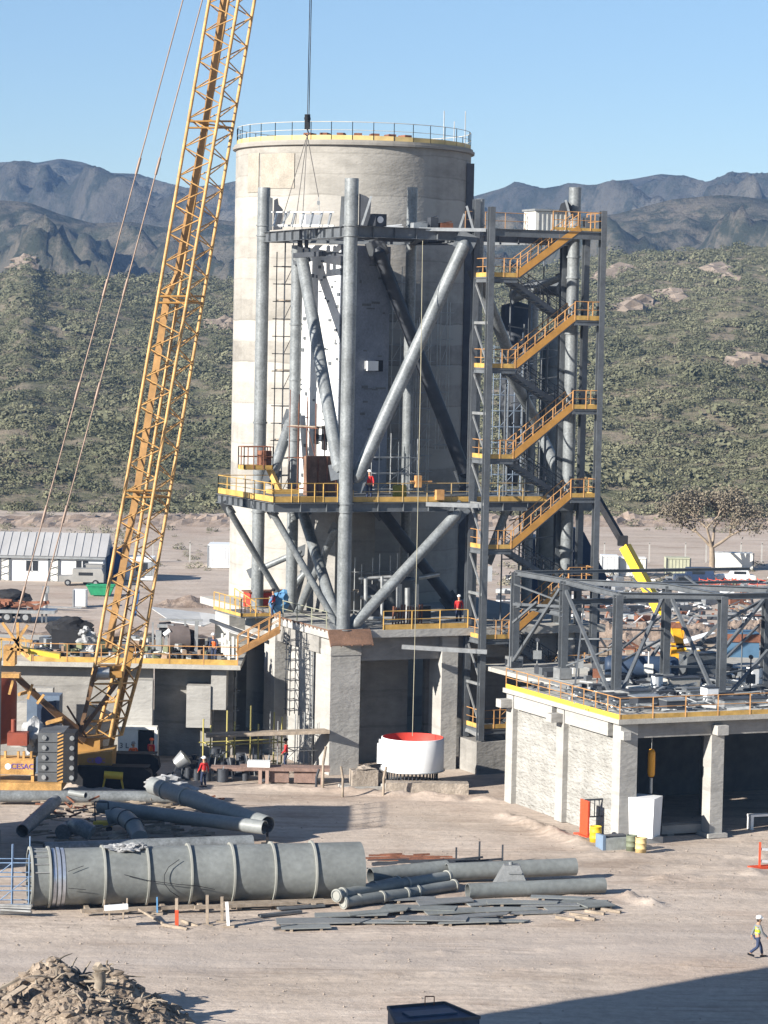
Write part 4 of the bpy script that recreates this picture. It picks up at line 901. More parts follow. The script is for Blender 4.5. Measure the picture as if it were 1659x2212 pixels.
m.beam(g+ZV*.95-UV*.1, g+ZV*.75+UV*1.4, .12); m.beam(g+ZV*.35-UV*.1, g+ZV*.2+UV*1.4, .12); m.build('rails', WHT, bp_); m = MB(); m.beam(g-UV*.2, g-UV*.2+ZV*1.3, .1); m.obox(g-UV*.1+ZV*.05, UV*.6, VV*.3, ZV*.05); m.build('feet', mat('signal_red', (0, 0, 0)), bp_)

# ------------------------------------------------------------------ concrete building on the left
KL = G(565, 1640)
lb = thing('left_concrete_building', 'long low concrete building behind the crane with a yellow railed deck', 'building', (KL.x, KL.y, 0))
LZ_ = 5.9; YL = 168.
def xL(px, Y=YL): return P(px, 1500, Y).x
LX0, LX1 = xL(-260), xL(458)
def partL(name, mt_, *bx):
    m = MB()
    for x0, x1, y0, y1, z0, z1 in bx: m.box(((x0+x1)/2, (y0+y1)/2, (z0+z1)/2), (x1-x0, y1-y0, z1-z0))
    return m.build(name, mt_, lb)
partL('deck_slab', DECKC, (LX0, xL(520), YL-1.0, YL+14, LZ_-.28, LZ_))
partL('wall', CWALL, (LX0, xL(330), YL, YL+.3, 0, LZ_-.284), (xL(458)-.01, xL(500), YL+2, YL+2.4, 0, LZ_-.284), (xL(330), xL(458), YL+1.2, YL+1.5, 0, LZ_-.284))
partL('pilaster', CPIL, (xL(262), xL(332), YL-.9, YL-.003, 0, LZ_-1.05), (xL(404), xL(456), YL-.5, YL+1.19, 2.0, LZ_-1.35), (xL(456)+.01, xL(489), YL-.4, YL+1.99, 3.1, LZ_-.29))
partL('bright_pier', CPIL, (xL(80), xL(125), YL-2.6, YL-1.8, 1.2, LZ_-1.4), (xL(40), xL(85), YL-3.4, YL-2.6, 1.0, LZ_-2.2))
partL('doorway', BLK, (xL(305), xL(342), YL-1.75, YL-1.72, .1, 1.9))
partL('porch', CREAM, (xL(262), xL(305), YL-1.8, YL-.95, 0, 2.0), (xL(262), xL(345), YL-1.85, YL-.93, 2.0, 2.15), (xL(340), xL(347), YL-1.85, YL-.95, 0, 2.0))
text(lb, '3 L 9', .45, DARK, (xL(282), YL-1.815, 1.0), Matrix.Rotation(R(90), 3, 'X').to_quaternion(), 'door_number')
rail(lb, [Vector((xL(70, YL-1), YL-.95, LZ_)), Vector((xL(512, YL-1), YL-.95, LZ_))], step=2.05, toe_h=.32, rm=ORA, r=.03)
rail(lb, [Vector((xL(70), YL-.95, LZ_)), Vector((xL(30), YL+3, LZ_))], step=2., toe_h=.32, r=.03, name='end_handrail')
# stair up to the tower deck
ls = thing('link_stair', 'short orange steel stair climbing from the left deck to the tower deck', 'stair', (xL(510), YL, LZ_))
p0, p1 = P(512, 1412, YL-1), P(603, 1362, YL-.2)
m = MB(); m.beam(p0, p1, .06, .34); m.beam(p0+Vector((0, 1.1, 0)), p1+Vector((0, 1.1, 0)), .06, .34); m.build('stringers', ORA, ls); m = MB()
for k in range(11): m.box(p0.lerp(p1, (k+.5)/11)+Vector((0, .55, 0)), (.26, 1.05, .04))
m.build('treads', GRAT, ls); m = MB()
for off in (0, 1.1):
    o_ = Vector((0, off, 0))
    for k in range(5): c = p0.lerp(p1, k/4)+o_; m.beam(c, c+ZV*1.05, .06)
    m.tube(p0+o_+ZV*1.05, p1+o_+ZV*1.05, .03, n=6); m.tube(p0+o_+ZV*.6, p1+o_+ZV*.6, .02, n=6)
m.build('handrail', ORA, ls)
lp = thing('corner_landing', 'yellow railed steel landing at the upper left corner of the tower deck', 'landing', T(-1, 10, DZ)); m = MB(); m.tbox(-3.2, -1.0, 8.6, 13.5, DZ-.1, DZ-.02); m.build('floor', GRAT, lp)
rail(lp, [T(-3.2, 13.5, DZ), T(-3.2, 8.6, DZ), T(-1.3, 8.6, DZ)], step=.9, rm=YEL, r=.03, toe_h=.2); rail(lp, [T(-2.2, 12.5, DZ+.3), T(-2.0, 9.2, DZ-.3)], step=.8, rm=YEL, r=.03, toe=None, name='gate_rail')

# ------------------------------------------------------------------ crawler crane
CY0 = 157.5
cr = thing('crawler_crane', 'yellow crawler crane with a tall lattice boom and grey counterweights', 'crane', tuple(G(200, 1700)))
def bp2(px, py, k=0.): # a point on the boom: the boom leans away from us as it climbs
    return P(px, py, CY0+(1437-py)*.0058+k)
top_y = -1050
fl = (209, 1437); fr = (277, 1437)
def chord_px(y):      # measured chord positions down the picture
    t = (1437-y)/1437
    return (205+247*t, 268+247*t, 252+241*t, 303+247*t)
bm_ = MB(); lc = MB()
def ch(i, y): return bp2(chord_px(y)[i], y, (0, 0, 1.7, 1.7)[i])
yb, yt = 1437., -1050.
boom = MB()
for i in range(4):
    ys_ = np.linspace(yb, yt, 14)
    for a, b in zip(ys_, ys_[1:]): boom.tube(ch(i, a), ch(i, b), .1, n=8)
bo = boom.build('boom_chords', CRY, cr)
N = 40; ys_ = np.linspace(yb, yt, N+1); lac = MB()
for k in range(N):
    a, b = ys_[k], ys_[k+1]; md = (a+b)/2
    for i, j in ((0, 1), (1, 3), (2, 3), (0, 2)):
        lac.tube(ch(i, a), ch(j, md), .042, n=5); lac.tube(ch(j, md), ch(i, b), .042, n=5)
lac.build('boom_lacing', CRY, bo)
jn = MB()
for y in (1060, 640, 262, -180, -620):
    for i, j in ((0, 1), (1, 3), (3, 2), (2, 0)): jn.tube(ch(i, y), ch(j, y), .06, n=6); jn.tube(ch(i, y+14), ch(j, y+14), .06, n=6)
    jn.tube(ch(0, y), ch(3, y+14), .05, n=6)
jn.build('boom_joint_frames', CRB, bo)
hp = MB(); pr_ = [(234, 1400), (259, 1260), (297, 1055), (361, 640), (383, 593), (415, 420), (445, 262), (483, 0), (560, -430), (640, -900)]
for a, b in zip(pr_, pr_[1:]):
    hp.beam(bp2(*a, .9), bp2(*b, .9), .40, .22)
hp.build('hose_tray', mat('tray_ochre', (.36, .20, .075), .6, 0, .2, .6, fine=.3), bo)
bl = MB(); bl.beam(bp2(288, 1330, 1.2), bp2(296, 1275, 1.2), .32); bl.build('blue_cylinder', BLUEP, bo)
# boom foot
ft = MB(); fq = (P(172, 1598, CY0), P(238, 1592, CY0), P(205, 1600, CY0+2.0), P(262, 1588, CY0+2.0)); tp = [ch(i, 1437) for i in range(4)]
for a, b in zip(tp, fq): ft.tube(a, b, .11, n=8)
for i, j in ((0, 1), (1, 3), (3, 2), (2, 0)):
    for k in range(4):
        u, v_ = k/4, (k+1)/4; ft.tube(tp[i].lerp(fq[i], u), tp[j].lerp(fq[j], v_), .05, n=6); ft.tube(tp[i].lerp(fq[i], v_), tp[j].lerp(fq[j], v_), .05, n=6)
ft.build('boom_foot', CRY, cr)
ft = MB(); ft.beam(tp[1].lerp(fq[1], .12), tp[0].lerp(fq[0], .12), .6, .35); ft.obox(P(240, 1450, CY0+.6), Vector((.75, 0, 0)), Vector((0, .5, 0)), ZV*.35); ft.build('winch_frame', CRB, cr)
ft = MB(); ft.tube(P(205, 1455, CY0-.1), P(237, 1455, CY0-.1), .36, n=18); ft.build('hoist_winch', GALV, cr)
ft = MB(); ft.beam(P(285, 1400, CY0+1), P(240, 1610, CY0+1.8), .28); ft.build('backstop', CRB, cr)
# mast and stays
ms = MB()
for a, b, r_ in (((28, 1455, 155), (182, 1600, 157), .19), ((62, 1490, 157), (188, 1590, 158.4), .16), ((172, 1585, 157), (208, 1440, 157), .13), ((160, 1600, 157), (272, 1450, 158), .12), ((172, 1588, 157), (140, 1555, 157), .08), ((190, 1598, 157.5), (145, 1525, 157), .06)): ms.beam(P(*a), P(*b), r_*1.7)
ms.each('gantry_mast', mat('mast_brown', (.13, .075, .04), .55, 0, .3, 1), cr)
ms = MB(); ms.quad(P(100, 1560, 156), P(135, 1550, 156), P(138, 1560, 156), P(118, 1565, 156)); 
for (a, b) in (((40, 1500), (75, 1490)), ((100, 1562), (135, 1552))): ms.beam(P(*a, 155.8), P(*b, 155.8), .6, .16)
for a, b in (((28, 1470), (20, 1500)), ((70, 1478), (60, 1510)), ((95, 1500), (80, 1520))): ms.beam(P(*a, 155), P(*b, 155), .14)
ms.each('mast_bracket', CRY, cr)
hb = P(50, 1395, 154)
for (x0, y0, x1, y1, xb) in ((395, 0, 111, 1055, 22), (437, 0, 155, 1055, 52)):
    pd_ = MB(); s_ = (x0-x1)/(y1-y0); tp_ = P(x0+s_*1050, -1050, 165); bt = P(x1-s_*345, 1400, 155.5)
    pd_.tube(bt, tp_, .042, n=6)
    for y in (380, 640, 860, 1120, 1290): t = (1400-y)/2450.; c = bt.lerp(tp_, t); d = (tp_-bt).normalized(); pd_.tube(c-d*.5, c+d*.5, .085, n=6)
    pd_.build('pendant_line', mat('pendant_steel', (.24, .17, .13), .5, .2, .2, 1), cr)
# upper works
up_ = MB(); up_.obox(P(22, 1415, 154.5), Vector((.32, 0, 0)), Vector((0, .5, 0)), ZV*.55)
for a, b in (((5, 1345), (60, 1420)), ((38, 1345), (40, 1415)), ((10, 1400), (60, 1405)), ((60, 1350), (10, 1425)), ((0, 1380), (70, 1385))): up_.beam(P(*a, 154), P(*b, 154), .15)
up_.obox(P(20, 1458, 154), Vector((.6, 0, 0)), Vector((0, .4, 0)), ZV*.12); up_.build('gantry_head', CRY, cr)
up_ = MB(); up_.obox(P(78, 1408, 154.6), Vector((1.35, 0, -.22)), Vector((0, .3, 0)), ZV*.13); up_.build('spreader_bar', mat('bright_yellow', (0, 0, 0)), cr)
up_ = MB(); c = P(-30, 1530, 157); up_.lathe([(0, -1.9), (1.5, -1.9), (1.75, -1.5), (1.75, 1.4), (1.5, 1.9), (0, 1.9)], c, 22); up_.build('red_housing', mat('brick_red', (.24, .06, .035), .6, 0, .2, 1), cr)
CWX0, CWX1 = 81, 135
def cwz(py): return ZP(100, py, 151)
wB = P(81, 1650, 151); wC = P(135, 1650, 151); y0 = 151.
cw = MB(); z0, z1 = cwz(1690), cwz(1583)
for k in range(5):
    za, zb = z0+(z1-z0)*k/5+.02, z0+(z1-z0)*(k+1)/5-.02; cw.box(((wB.x+wC.x)/2, y0+1.6, (za+zb)/2), (wC.x-wB.x, 3.0, zb-za))
cw.each('counterweight_slab', mat('counterweight', (.11, .115, .12), .6, .1, .2, 1), cr)
cw = MB(); cw.box((wC.x+.33, y0+.9, (z0+z1)/2), (.62, 1.7, z1-z0)); cw.build('counterweight_end', BLK, cr)
cw = MB()
for k in range(5):
    z = z0+(z1-z0)*(k+.5)/5; cw.tube((wB.x+.35, y0+.1, z), (wB.x+.35, y0-.0, z), .13, n=12); cw.tube((wC.x+.5, y0+.05, z), (wC.x+.5, y0-.03, z), .13, n=12)
cw.each('lifting_lug', GALV, cr)
cw = MB()
n_ = 14
for k in range(n_): za = z0+(z1-z0)*k/n_; h_ = (z1-z0)/n_; cw.add([(wC.x-.3, y0+.085, za), (wC.x+.015, y0+.085, za+h_*.7), (wC.x+.015, y0+.085, za+h_*1.2), (wC.x-.3, y0+.085, za+h_*.5)], [(0, 1, 2, 3)])
cw.build('hazard_stripes', BLK, cr)
cw = MB(); cw.box((wC.x-.14, y0+.095, (z0+z1)/2), (.32, .01, z1-z0)); cw.build('hazard_plate', CRY, cr)
cw = MB(); za = cwz(1706); cw.box((P(20, 1690, 151).x, y0+.9, (z0+za)/2), (2*(wC.x-P(20, 1690, 151).x), 2.6, z0-za)); cw.build('base_beam', CRY, cr)
bx = MB(); pz0, pz1 = cwz(1675), cwz(1640); xa, xb = P(-40, 1660, 151).x, P(72, 1660, 151).x
bx.box(((xa+xb)/2, y0+.6, (pz0+pz1)/2), (xb-xa, 1.1, pz1-pz0)); 
for px in (10, 38, 50, 66): x = P(px, 1640, 151).x; bx.box((x, y0+.3, pz1+.18), (.12, .3, .36))
bx.box((xb-.06, y0+.4, (z0+pz0)/2), (.16, .5, pz0-z0+.02)); bx.build('rear_frame', CRY, cr)
RX = Matrix.Rotation(R(90), 3, 'X').to_quaternion()
text(cr, 'CESAC', .42, mat('logo_purple', (.16, .10, .36), .5), (P(42, 1658, 151).x+.15, y0+.035, (pz0+pz1)/2), RX, 'logo_lettering')
lg_ = MB(); lg_.tube((P(17, 1657, 151).x, y0+.06, (pz0+pz1)/2), (P(17, 1657, 151).x, y0+.03, (pz0+pz1)/2), .17, n=20); lg_.build('logo_disc', WHT, cr)
lg_ = MB(); lg_.box((P(38, 1610, 152).x, y0+1.2, pz1+.95), (1.1, .9, .7)); lg_.tube((P(28, 1600, 152).x, y0+1.2, pz1+1.3), (P(28, 1600, 152).x, y0+1.2, pz1+2.0), .14, n=10); lg_.build('engine_cover', mat('brick_red', (0, 0, 0)), cr)
cd = MB(); x0_, x1_ = P(163, 1640, 156).x, P(243, 1640, 156).x; q0, q1 = ZP(200, 1680, 156), ZP(200, 1622, 156)
cd.add([(x0_, 156, q0+.1), (x1_-.1, 156, q0), (x1_, 156, q1), (x0_, 156, q1-.25), (x0_, 158.6, q0+.1), (x1_-.1, 158.6, q0), (x1_, 158.6, q1), (x0_, 158.6, q1-.25)], [(0, 1, 2, 3), (7, 6, 5, 4), (0, 4, 5, 1), (1, 5, 6, 2), (2, 6, 7, 3), (3, 7, 4, 0)])
cd.build('car_body', mat('body_ochre', (.33, .19, .06), .5, 0, .12, 1), cr)
bg_ = MB(); c = P(213, 1642, 155.97); bg_.tube(c, c-Vector((0, .03, 0)), .2, n=14); bg_.build('crest_disc', mat('logo_purple', (0, 0, 0)), cr)
text(cr, 'CESAC', .34, MT['logo_purple'], (P(208, 1643, 156).x, 155.98, ZP(208, 1643, 156)), RX, 'body_lettering')
tx0, tx1 = P(150, 1680, 156).x, P(330, 1690, 156).x
for yy in (155.6, 160.6):
    tk = MB(); prof = [(tx0, .55), (tx0+.4, .1), (tx1-.4, .05), (tx1, .5), (tx1-.1, 1.05), (tx1-.5, 1.3), (tx0+.5, 1.3), (tx0, 1.05)]
    n = len(prof); vs = [(x, yy, z) for x, z in prof]+[(x, yy+1.1, z) for x, z in prof]; tk.add(vs, [tuple(range(n)), tuple(range(2*n-1, n-1, -1))]+[(i, n+i, n+(i+1) % n, (i+1) % n) for i in range(n)])
    for k in range(24): x = tx0+.3+k*(tx1-tx0-.6)/23; tk.box((x, yy+.55, 1.33), (.18, 1.15, .06)); tk.box((x, yy+.55, .04), (.18, 1.15, .06))
    tk.build('crawler_track', BLK, cr)
cb = MB(); cb.obox(P(185, 1612, 158), Vector((.9, 0, 0)), Vector((0, .8, 0)), ZV*.6); cb.build('operator_deck', CRB, cr)
hs = MB(); hs.blob(P(72, 1592, 153.5), (.75, .7, 1.0), 4, 3, .25); hs.build('canvas_cover', TARP, cr)
# load line, hook block and slings
tipx = 664; HB = P(664, 265, 171)
hr = thing('hook_block', 'black twin sheave hook block hanging on a thin rope above the silo rim', 'hook block', tuple(HB))
m = MB(); m.tube(HB+ZV*.4, HB+ZV*45+Vector((.1, 0, 0)), .028, n=5); m.tube(HB+ZV*.4+Vector((.09, 0, 0)), HB+ZV*45+Vector((.2, 0, 0)), .028, n=5); m.build('hoist_rope', DARK, hr)
m = MB(); m.obox(HB+ZV*.05, Vector((.17, 0, 0)), Vector((0, .12, 0)), ZV*.45); m.tube(HB+Vector((-.0, -.16, .25)), HB+Vector((0, .16, .25)), .2, n=14); m.build('block', BLK, hr)
m = MB(); m.bend([HB-ZV*.4, HB-ZV*.55+Vector((.05, 0, 0)), HB-ZV*.7+Vector((.12, 0, 0)), HB-ZV*.8, HB-ZV*.72-Vector((.12, 0, 0))], .045, 8); m.build('hook', DARK, hr)
sg = thing('lifting_slings', 'four taut slings spreading from the crane hook to the steel beams', 'slings', tuple(HB-ZV)); m = MB(); h0 = HB-ZV*.75
for q in ((604, 492, 172.5), (636, 497, 172), (652, 497, 171), (688, 425, 172)): m.tube(h0, P(*q), .026, n=5)
m.each('sling', mat('sling_grey', (.16, .15, .14), .6), sg); m = MB()
m.tube(P(688, 425, 172), P(690, 470, 172), .02, n=5); m.obox(P(688, 438, 172), Vector((.09, 0, 0)), Vector((0, .05, 0)), ZV*.12); m.build('chain_hoist', GALV, sg)
tg = thing('tag_line', 'thin pale tag line hanging down in front of the tower to the white drum', 'rope', tuple(P(900, 1000, 162))); m = MB(); pts = [P(913, 520, 164.8), P(909, 800, 163), P(903, 1080, 161.5), P(897, 1350, 160.5), P(891, 1590, 159)]; m.bend(pts, .02, 5); m.build('line', mat('rope_khaki', (.38, .35, .25), .8), tg)

ft3 = [('valve_stand', 'slim grey valve stand between the first two frame columns', 1160, 1440, 1.6, GALV), ('valve_stand', 'tall thin grey conduit pole at the left edge of the right deck', 1100, 1450, 5.2, STEEL), ('valve_stand', 'short grey valve stand right of the second frame column', 1250, 1465, 1.9, GALV), ('valve_stand', 'rusty valve stand left of the third frame column', 1290, 1480, 1.5, RUST), ('valve_stand', 'pale valve stand just left of the folded orange lift', 1400, 1478, 2.0, CREAM), ('valve_stand', 'thin grey conduit pole in front of the big blue tank', 1600, 1495, 4.4, STEEL), ('valve_stand', 'dark valve stand in the rightmost bay of the frame', 1620, 1505, 2.2, DARK)]
for nm, lb_, px, py, h_, mt_ in ft3:
    g = G(px, py, BZ); r = thing(nm, lb_, 'pole' if h_ > 3 else 'valve stand', tuple(g)); m = MB(); m.tube((0, 0, 0), (0, 0, h_), .04, n=8); m.build('stem', mt_, r, world=False); m = MB(); m.box((0, 0, .04), (.4, .4, .08)); m.build('foot', GALV, r, world=False)
    if h_ < 3: m = MB(); m.box((0, 0, h_*.45), (.5, .4, .5)); m.build('valve', mt_, r, world=False); m = MB(); m.tube((0, -.12, h_), (0, .12, h_), .12, n=10); m.build('handwheel', DARK, r, world=False)
m = MB()
for (a, b, w_) in (((1108, 1345, 163), (1160, 1300, 161), .12), ((1345, 1400, 155), (1430, 1330, 158), .1), ((1340, 1430, 156), (1430, 1380, 159), .12), ((1560, 1345, 153), (1659, 1290, 156), .14), ((1570, 1420, 153), (1640, 1350, 156), .12), ((1110, 1305, 163.5), (1215, 1310, 159), .16), ((1218, 1315, 159), (1330, 1318, 160), .16), ((1440, 1440, 158), (1556, 1440, 160), .14)): m.beam(P(*a), P(*b), w_)
m.each('brace', STEEL, sf)

for k, (a, b) in enumerate((((1112, 1262, 164), (1212, 1300, 159)), ((1218, 1440, 159), (1325, 1400, 155)), ((1225, 1380, 160), (1325, 1380, 158)), ((1335, 1360, 152), (1432, 1362, 157)), ((1440, 1330, 158), (1552, 1330, 156)), ((1440, 1395, 158), (1552, 1400, 158)), ((1562, 1330, 152), (1655, 1332, 156)), ((1562, 1455, 152), (1655, 1440, 156)), ((1360, 1245, 164), (1430, 1300, 158)), ((1480, 1245, 164), (1556, 1300, 153)), ((1240, 1500, 152), (1262, 1300, 160)))):
    m = MB(); m.beam(P(*a), P(*b), .09); m.build('brace', STEEL, sf)

bsx = thing('blue_shutter_box', 'blue grey steel box standing behind the crane counterweights', 'box', tuple(G(92, 1650))); c = P(92, 1548, 161); m = MB(); m.box((c.x, 162, c.z/2+.6), (1.9, 1.6, c.z+1.2)); m.build('body', mat('dull_blue', (.12, .16, .22), .6, 0, .15, 1), bsx)
m = MB(); m.box((c.x+.2, 161.17, c.z+.2), (1.1, .05, 1.4)); m.build('recess', mat('navy_cladding', (0, 0, 0)), bsx)

dc2 = thing('deck_scrap', 'dark low machine parts and boxes crowding the right deck between the frame columns', 'scrap', tuple(T2(5, 8, BZ))); dc2['kind'] = 'stuff'; random.seed(77)
for nm, mt_, n in (('dark_scrap', DARK, 120), ('steel_scrap', STEEL, 110), ('pale_scrap', CREAM, 26)):
    m = MB()
    for k in range(n): s_ = random.uniform(.12, .5); p = T2(random.uniform(1.2, 17), random.uniform(3.5, 22) if random.random() > .4 else random.uniform(2, 9), BZ); p = p if (p-K0).dot(VV) < 13 or (p-K0).dot(UV) > 3.6 else T2(random.uniform(2, 15), 11, BZ); m.obox(p+ZV*s_*.5, UV*s_*random.uniform(.5, 1.8), VV*s_*.6, ZV*s_*.5)
    m.build(nm, mt_, dc2)
# ------------------------------------------------------------------ big duct in the foreground
random.seed(21)
PRIM = mat('primed_plate', (.19, .195, .195), .55, .05, .15, 1.2, fine=.3)
da, db = G(98, 1962), G(778, 1944); dd = (Vector((db.x, db.y, 0))-Vector((da.x, da.y, 0))).normalized(); dn = Vector((-dd.y, dd.x, 0))
DR = 1.27; dl = (db-da).length+.75
dc = Vector((da.x, da.y, DR+.12))-dd*.75+dn*.1
du = thing('big_duct', 'huge grey steel duct section with flange rings lying on sleepers in the yard', 'duct', (dc.x, dc.y, 0))
m = MB(); m.tube(dc, dc+dd*dl, DR, n=64, inner=.03); m.build('shell', DUCT, du)
def ringat(s, name='flange_ring', r=.11, w_=.09, mt_=DUCT):
    m = MB(); n = 64; c = dc+dd*s; vs = []
    for ro, so in ((DR-.01, -w_/2), (DR+r, -w_/2), (DR+r, w_/2), (DR-.01, w_/2)):
        vs += [c+dd*so+(ZV*math.sin(2*math.pi*i/n)+dn*math.cos(2*math.pi*i/n))*ro for i in range(n)]
    m.add(vs, [(j*n+i, j*n+(i+1) % n, (j+1)*n+(i+1) % n, (j+1)*n+i) for j in range(3) for i in range(n)]); m.build(name, mt_, du)
PALE = mat('pale_flange', (.30, .30, .27), .5, 0, .1, 1)
ringat(.05, mt_=PALE); ringat(.85, mt_=PALE)
for px in (232, 322, 412, 502, 589, 676): ringat((P(px, 1900, 125).x-dc.x)/dd.x-.1, mt_=PALE)
m = MB()
for s in (1.05, 1.25, 1.45): 
    n = 48; c = dc+dd*s; vs = []
    for so in (-.07, .07): vs += [c+dd*so+(ZV*math.sin(2*math.pi*i/n)+dn*math.cos(2*math.pi*i/n))*(DR+.02+.03*(s == 1.25)) for i in range(n)]
    m.add(vs, [(i, (i+1) % n, n+(i+1) % n, n+i) for i in range(n)], True)
m.build('expansion_bands', mat('silver_band', (.55, .58, .64), .3, .7, .15, 2), du)
m = MB()
for k in range(7): a = R(200+k*17); c = dc+dd*.5+(ZV*math.sin(a)*-1+dn*-abs(math.cos(a)))*(DR+.03); m.beam(c-dd*.35, c+dd*.35, .05)
m.each('tie_lug', GALV, du)
m = MB(); 
for s in (-.2,): m.beam(dc-dn*1.5*1-ZV*0+dd*2.2+Vector((0, 0, 0)), dc-dn*1.5+dd*2.2, .1)
for s in np.arange(2.5, dl, 1.7): c = dc+dd*s; m.beam(Vector((c.x, c.y, .1))-dn*1.6, Vector((c.x, c.y, .1))+dn*1.4, .2, .2)
m.each('sleeper', WOOD, du)
lt = thing('loose_tarpaulin', 'crumpled grey tarpaulin draped over the top of the big duct', 'tarpaulin', dc+dd*3.7+ZV*DR); m = MB()
for k, (s, r_) in enumerate(((3.9, .38), (4.35, .33), (4.7, .28), (4.1, .26), (4.95, .22))): c = dc+dd*s+ZV*(DR+.02)-dn*(.25+.12*(k % 2)); m.blob(c, (r_*1.3, r_, .17), k, 3, .5)
m.build('cloth', TARP, lt)
rp = thing('black_ropes', 'dark lashing ropes running slack along the flank of the big duct', 'rope', dc+dd*5); m = MB()
def on(s, deg): a = R(deg); return dc+dd*s+(ZV*math.sin(a)-dn*math.cos(a))*(DR+.14)
m.bend([on(4.1, 12), on(5.2, 0), on(6.5, -8), on(7.4, -12), on(8.2, -20)], .016, 5); m.bend([on(6.6, 38), on(6.1, 24), on(5.9, 10), on(5.9, -6), on(6.2, -22), on(6.6, -35)], .016, 5); m.bend([on(1.6, 20), on(2.3, 30)], .014, 5); m.bend([on(1.6, -10), on(2.4, -14)], .014, 5)
m.each('rope', BLK, rp)
pk = thing('long_timbers', 'long pale timbers laid on the dirt along the near side of the big duct', 'timber', tuple(G(300, 1972))); m = MB()
for (x0, y0, x1, y1) in ((175, 1968, 420, 1958), (420, 1960, 640, 1950), (480, 1952, 700, 1945), (640, 1948, 780, 1944)): a, b = G(x0, y0, .25), G(x1, y1, .25); m.beam(a, b, .28, .14)
m.each('plank', WOOD, pk)
tr_ = thing('wooden_trestle', 'small wooden trestle with a white board beside the left end of the big duct', 'trestle', tuple(G(250, 1975))); m = MB()
m.beam(G(223, 1968, .75), G(277, 1965, .8), .5, .1)
for px, py in ((225, 1978), (236, 1988), (266, 1985), (274, 1975)): m.beam(G(px, py), G(px, py)+ZV*.72, .07)
m.build('frame', WOOD, tr_); m = MB(); m.beam(G(226, 1962, .9), G(276, 1958, .95), .22, .22); m.build('white_board', WHT, tr_)
STK = [(382, 1942, 2003, WOOD, 'timber stake with a red foot standing in front of the fourth duct ring', 1), (448, 1935, 2000, WOOD, 'tall timber stake between the fourth and fifth duct rings', 0), (480, 1938, 1992, WOOD, 'short timber stake just left of the white stake', 0), (494, 1950, 2003, WHT, 'white leaning stake in front of the fifth duct ring', 0), (340, 1938, 1975, BLUEL, 'thin bluish stake in front of the third duct ring', 0)]
for px, y0_, y1_, mt_, lb_, red in STK:
    g = G(px, y1_); h_ = (y1_-y0_)/48.; r = thing('stake', lb_, 'stake', tuple(g), 0, 'stakes in front of the big duct'); m = MB(); m.beam((0, 0, -.1), (-.03 if mt_ is not WHT else -.1, .02, h_), .13 if px != 340 else .07); m.build('post', mt_, r, world=False)
    if red: m = MB(); m.beam((0.0, -.01, .0), (-.015, .0, h_*.6), .15); m.build('red_paint', mat('signal_red', (0, 0, 0)), r, world=False)
    m = MB(); m.box((0, 0, .04), (.5, .25, .08)); m.build('foot', WOOD, r, world=False)
lw = thing('fallen_batten', 'white batten lying on the dirt beside the red footed stake', 'batten', tuple(G(380, 2005))); m = MB(); m.beam(G(300, 1964, .4), G(352, 1995, .08), .09); m.beam(G(350, 1997, .08), G(405, 2007, .06), .12); m.beam(G(392, 1988, .1), G(430, 2002, .05), .12); m.each('batten', WOOD, lw)

# blue scaffold frames left of the duct
bs = thing('blue_scaffold_stack', 'blue and grey scaffold frames stacked at the left end of the big duct', 'scaffold', tuple(G(20, 1960)))
o_ = G(-12, 1968); scaffold(bs, Vector((o_.x, o_.y, 0)), Vector((1, .1, 0)), 2, .75, Vector((-.1, 1, 0)), 1, 1.0, 0, 2.6, .62, mat('blue_grey_paint', (.17, .25, .38), .5, 0, .2, 2), r=.035)
m = MB()
for k in range(10): a = G(-10, 1972-k*2, .1+.05*k); m.beam(a, a+Vector((1.6, random.uniform(-.3, .3), 0)), .08)
m.each('stacked_bar', GALV, bs)

# ------------------------------------------------------------------ pipes behind the duct
def pipe(name, label, a, b, r_, mt_=TUBE, open_=True, za=None, zb=None, grp=None, rings=()):
    pa = G(*a, za if za is not None else r_); pb = G(*b, zb if zb is not None else r_)
    t = thing(name, label, 'pipe', (pa.x, pa.y, 0), 0, grp); m = MB(); m.tube(pa, pb, r_, n=28, inner=.035 if open_ else 0); m.build('shell', mt_, t)
    d = (pb-pa).normalized()
    if rings:
        m = MB()
        for s in rings: c = pa.lerp(pb, s); m.tube(c-d*.05, c+d*.05, r_+.05, n=28)
        m.each('collar', PALE, t)
    return t
PGL = mat('pale_primer', (.22, .23, .225), .5, .05, .1, .7, fine=.2)
pipe('steel_pipe', 'uppermost big grey pipe with its open mouth pointing at the yard, behind the duct', (330, 1697), (578, 1782), .46, PGL, za=1.55, zb=.95, rings=(.12, .3))
pipe('steel_pipe', 'long pale pipe sloping under the open mouthed pipe behind the duct', (215, 1742), (572, 1788), .36, PGL, za=1.0, zb=.85)
pipe('steel_pipe', 'long pipe lying flat directly behind the top edge of the big duct', (95, 1836), (545, 1820), .38, TUBE)
pipe('steel_pipe', 'grey pipe lying crossways in front of the crane tracks', (-10, 1720), (430, 1722), .33, TUBE, za=.5, zb=.5)
pipe('steel_pipe', 'short pipe leaning down towards the big duct near the left edge', (120, 1730), (48, 1795), .34, TUBE, za=1.1, zb=.35)
pipe('steel_pipe', 'thin pipe stub resting on the crossways pipe near the crane', (150, 1712), (185, 1718), .16, PGL, za=1.0, zb=.95)
eb = thing('pipe_elbow', 'segmented pipe elbow with its open end facing left behind the duct', 'elbow', tuple(G(160, 1800))); m = MB()
pts = [G(134, 1798, .45)+Vector((.05, 0, 0)), G(145, 1790, .5), G(160, 1785, .7), G(178, 1788, .8), G(198, 1800, .55)]; m.bend(pts, .42, 20); m.build('bend', TUBE, eb)
eb = thing('pipe_elbow', 'segmented pipe elbow curving down right beside the yellow trolley', 'elbow', tuple(G(280, 1800))); m = MB()
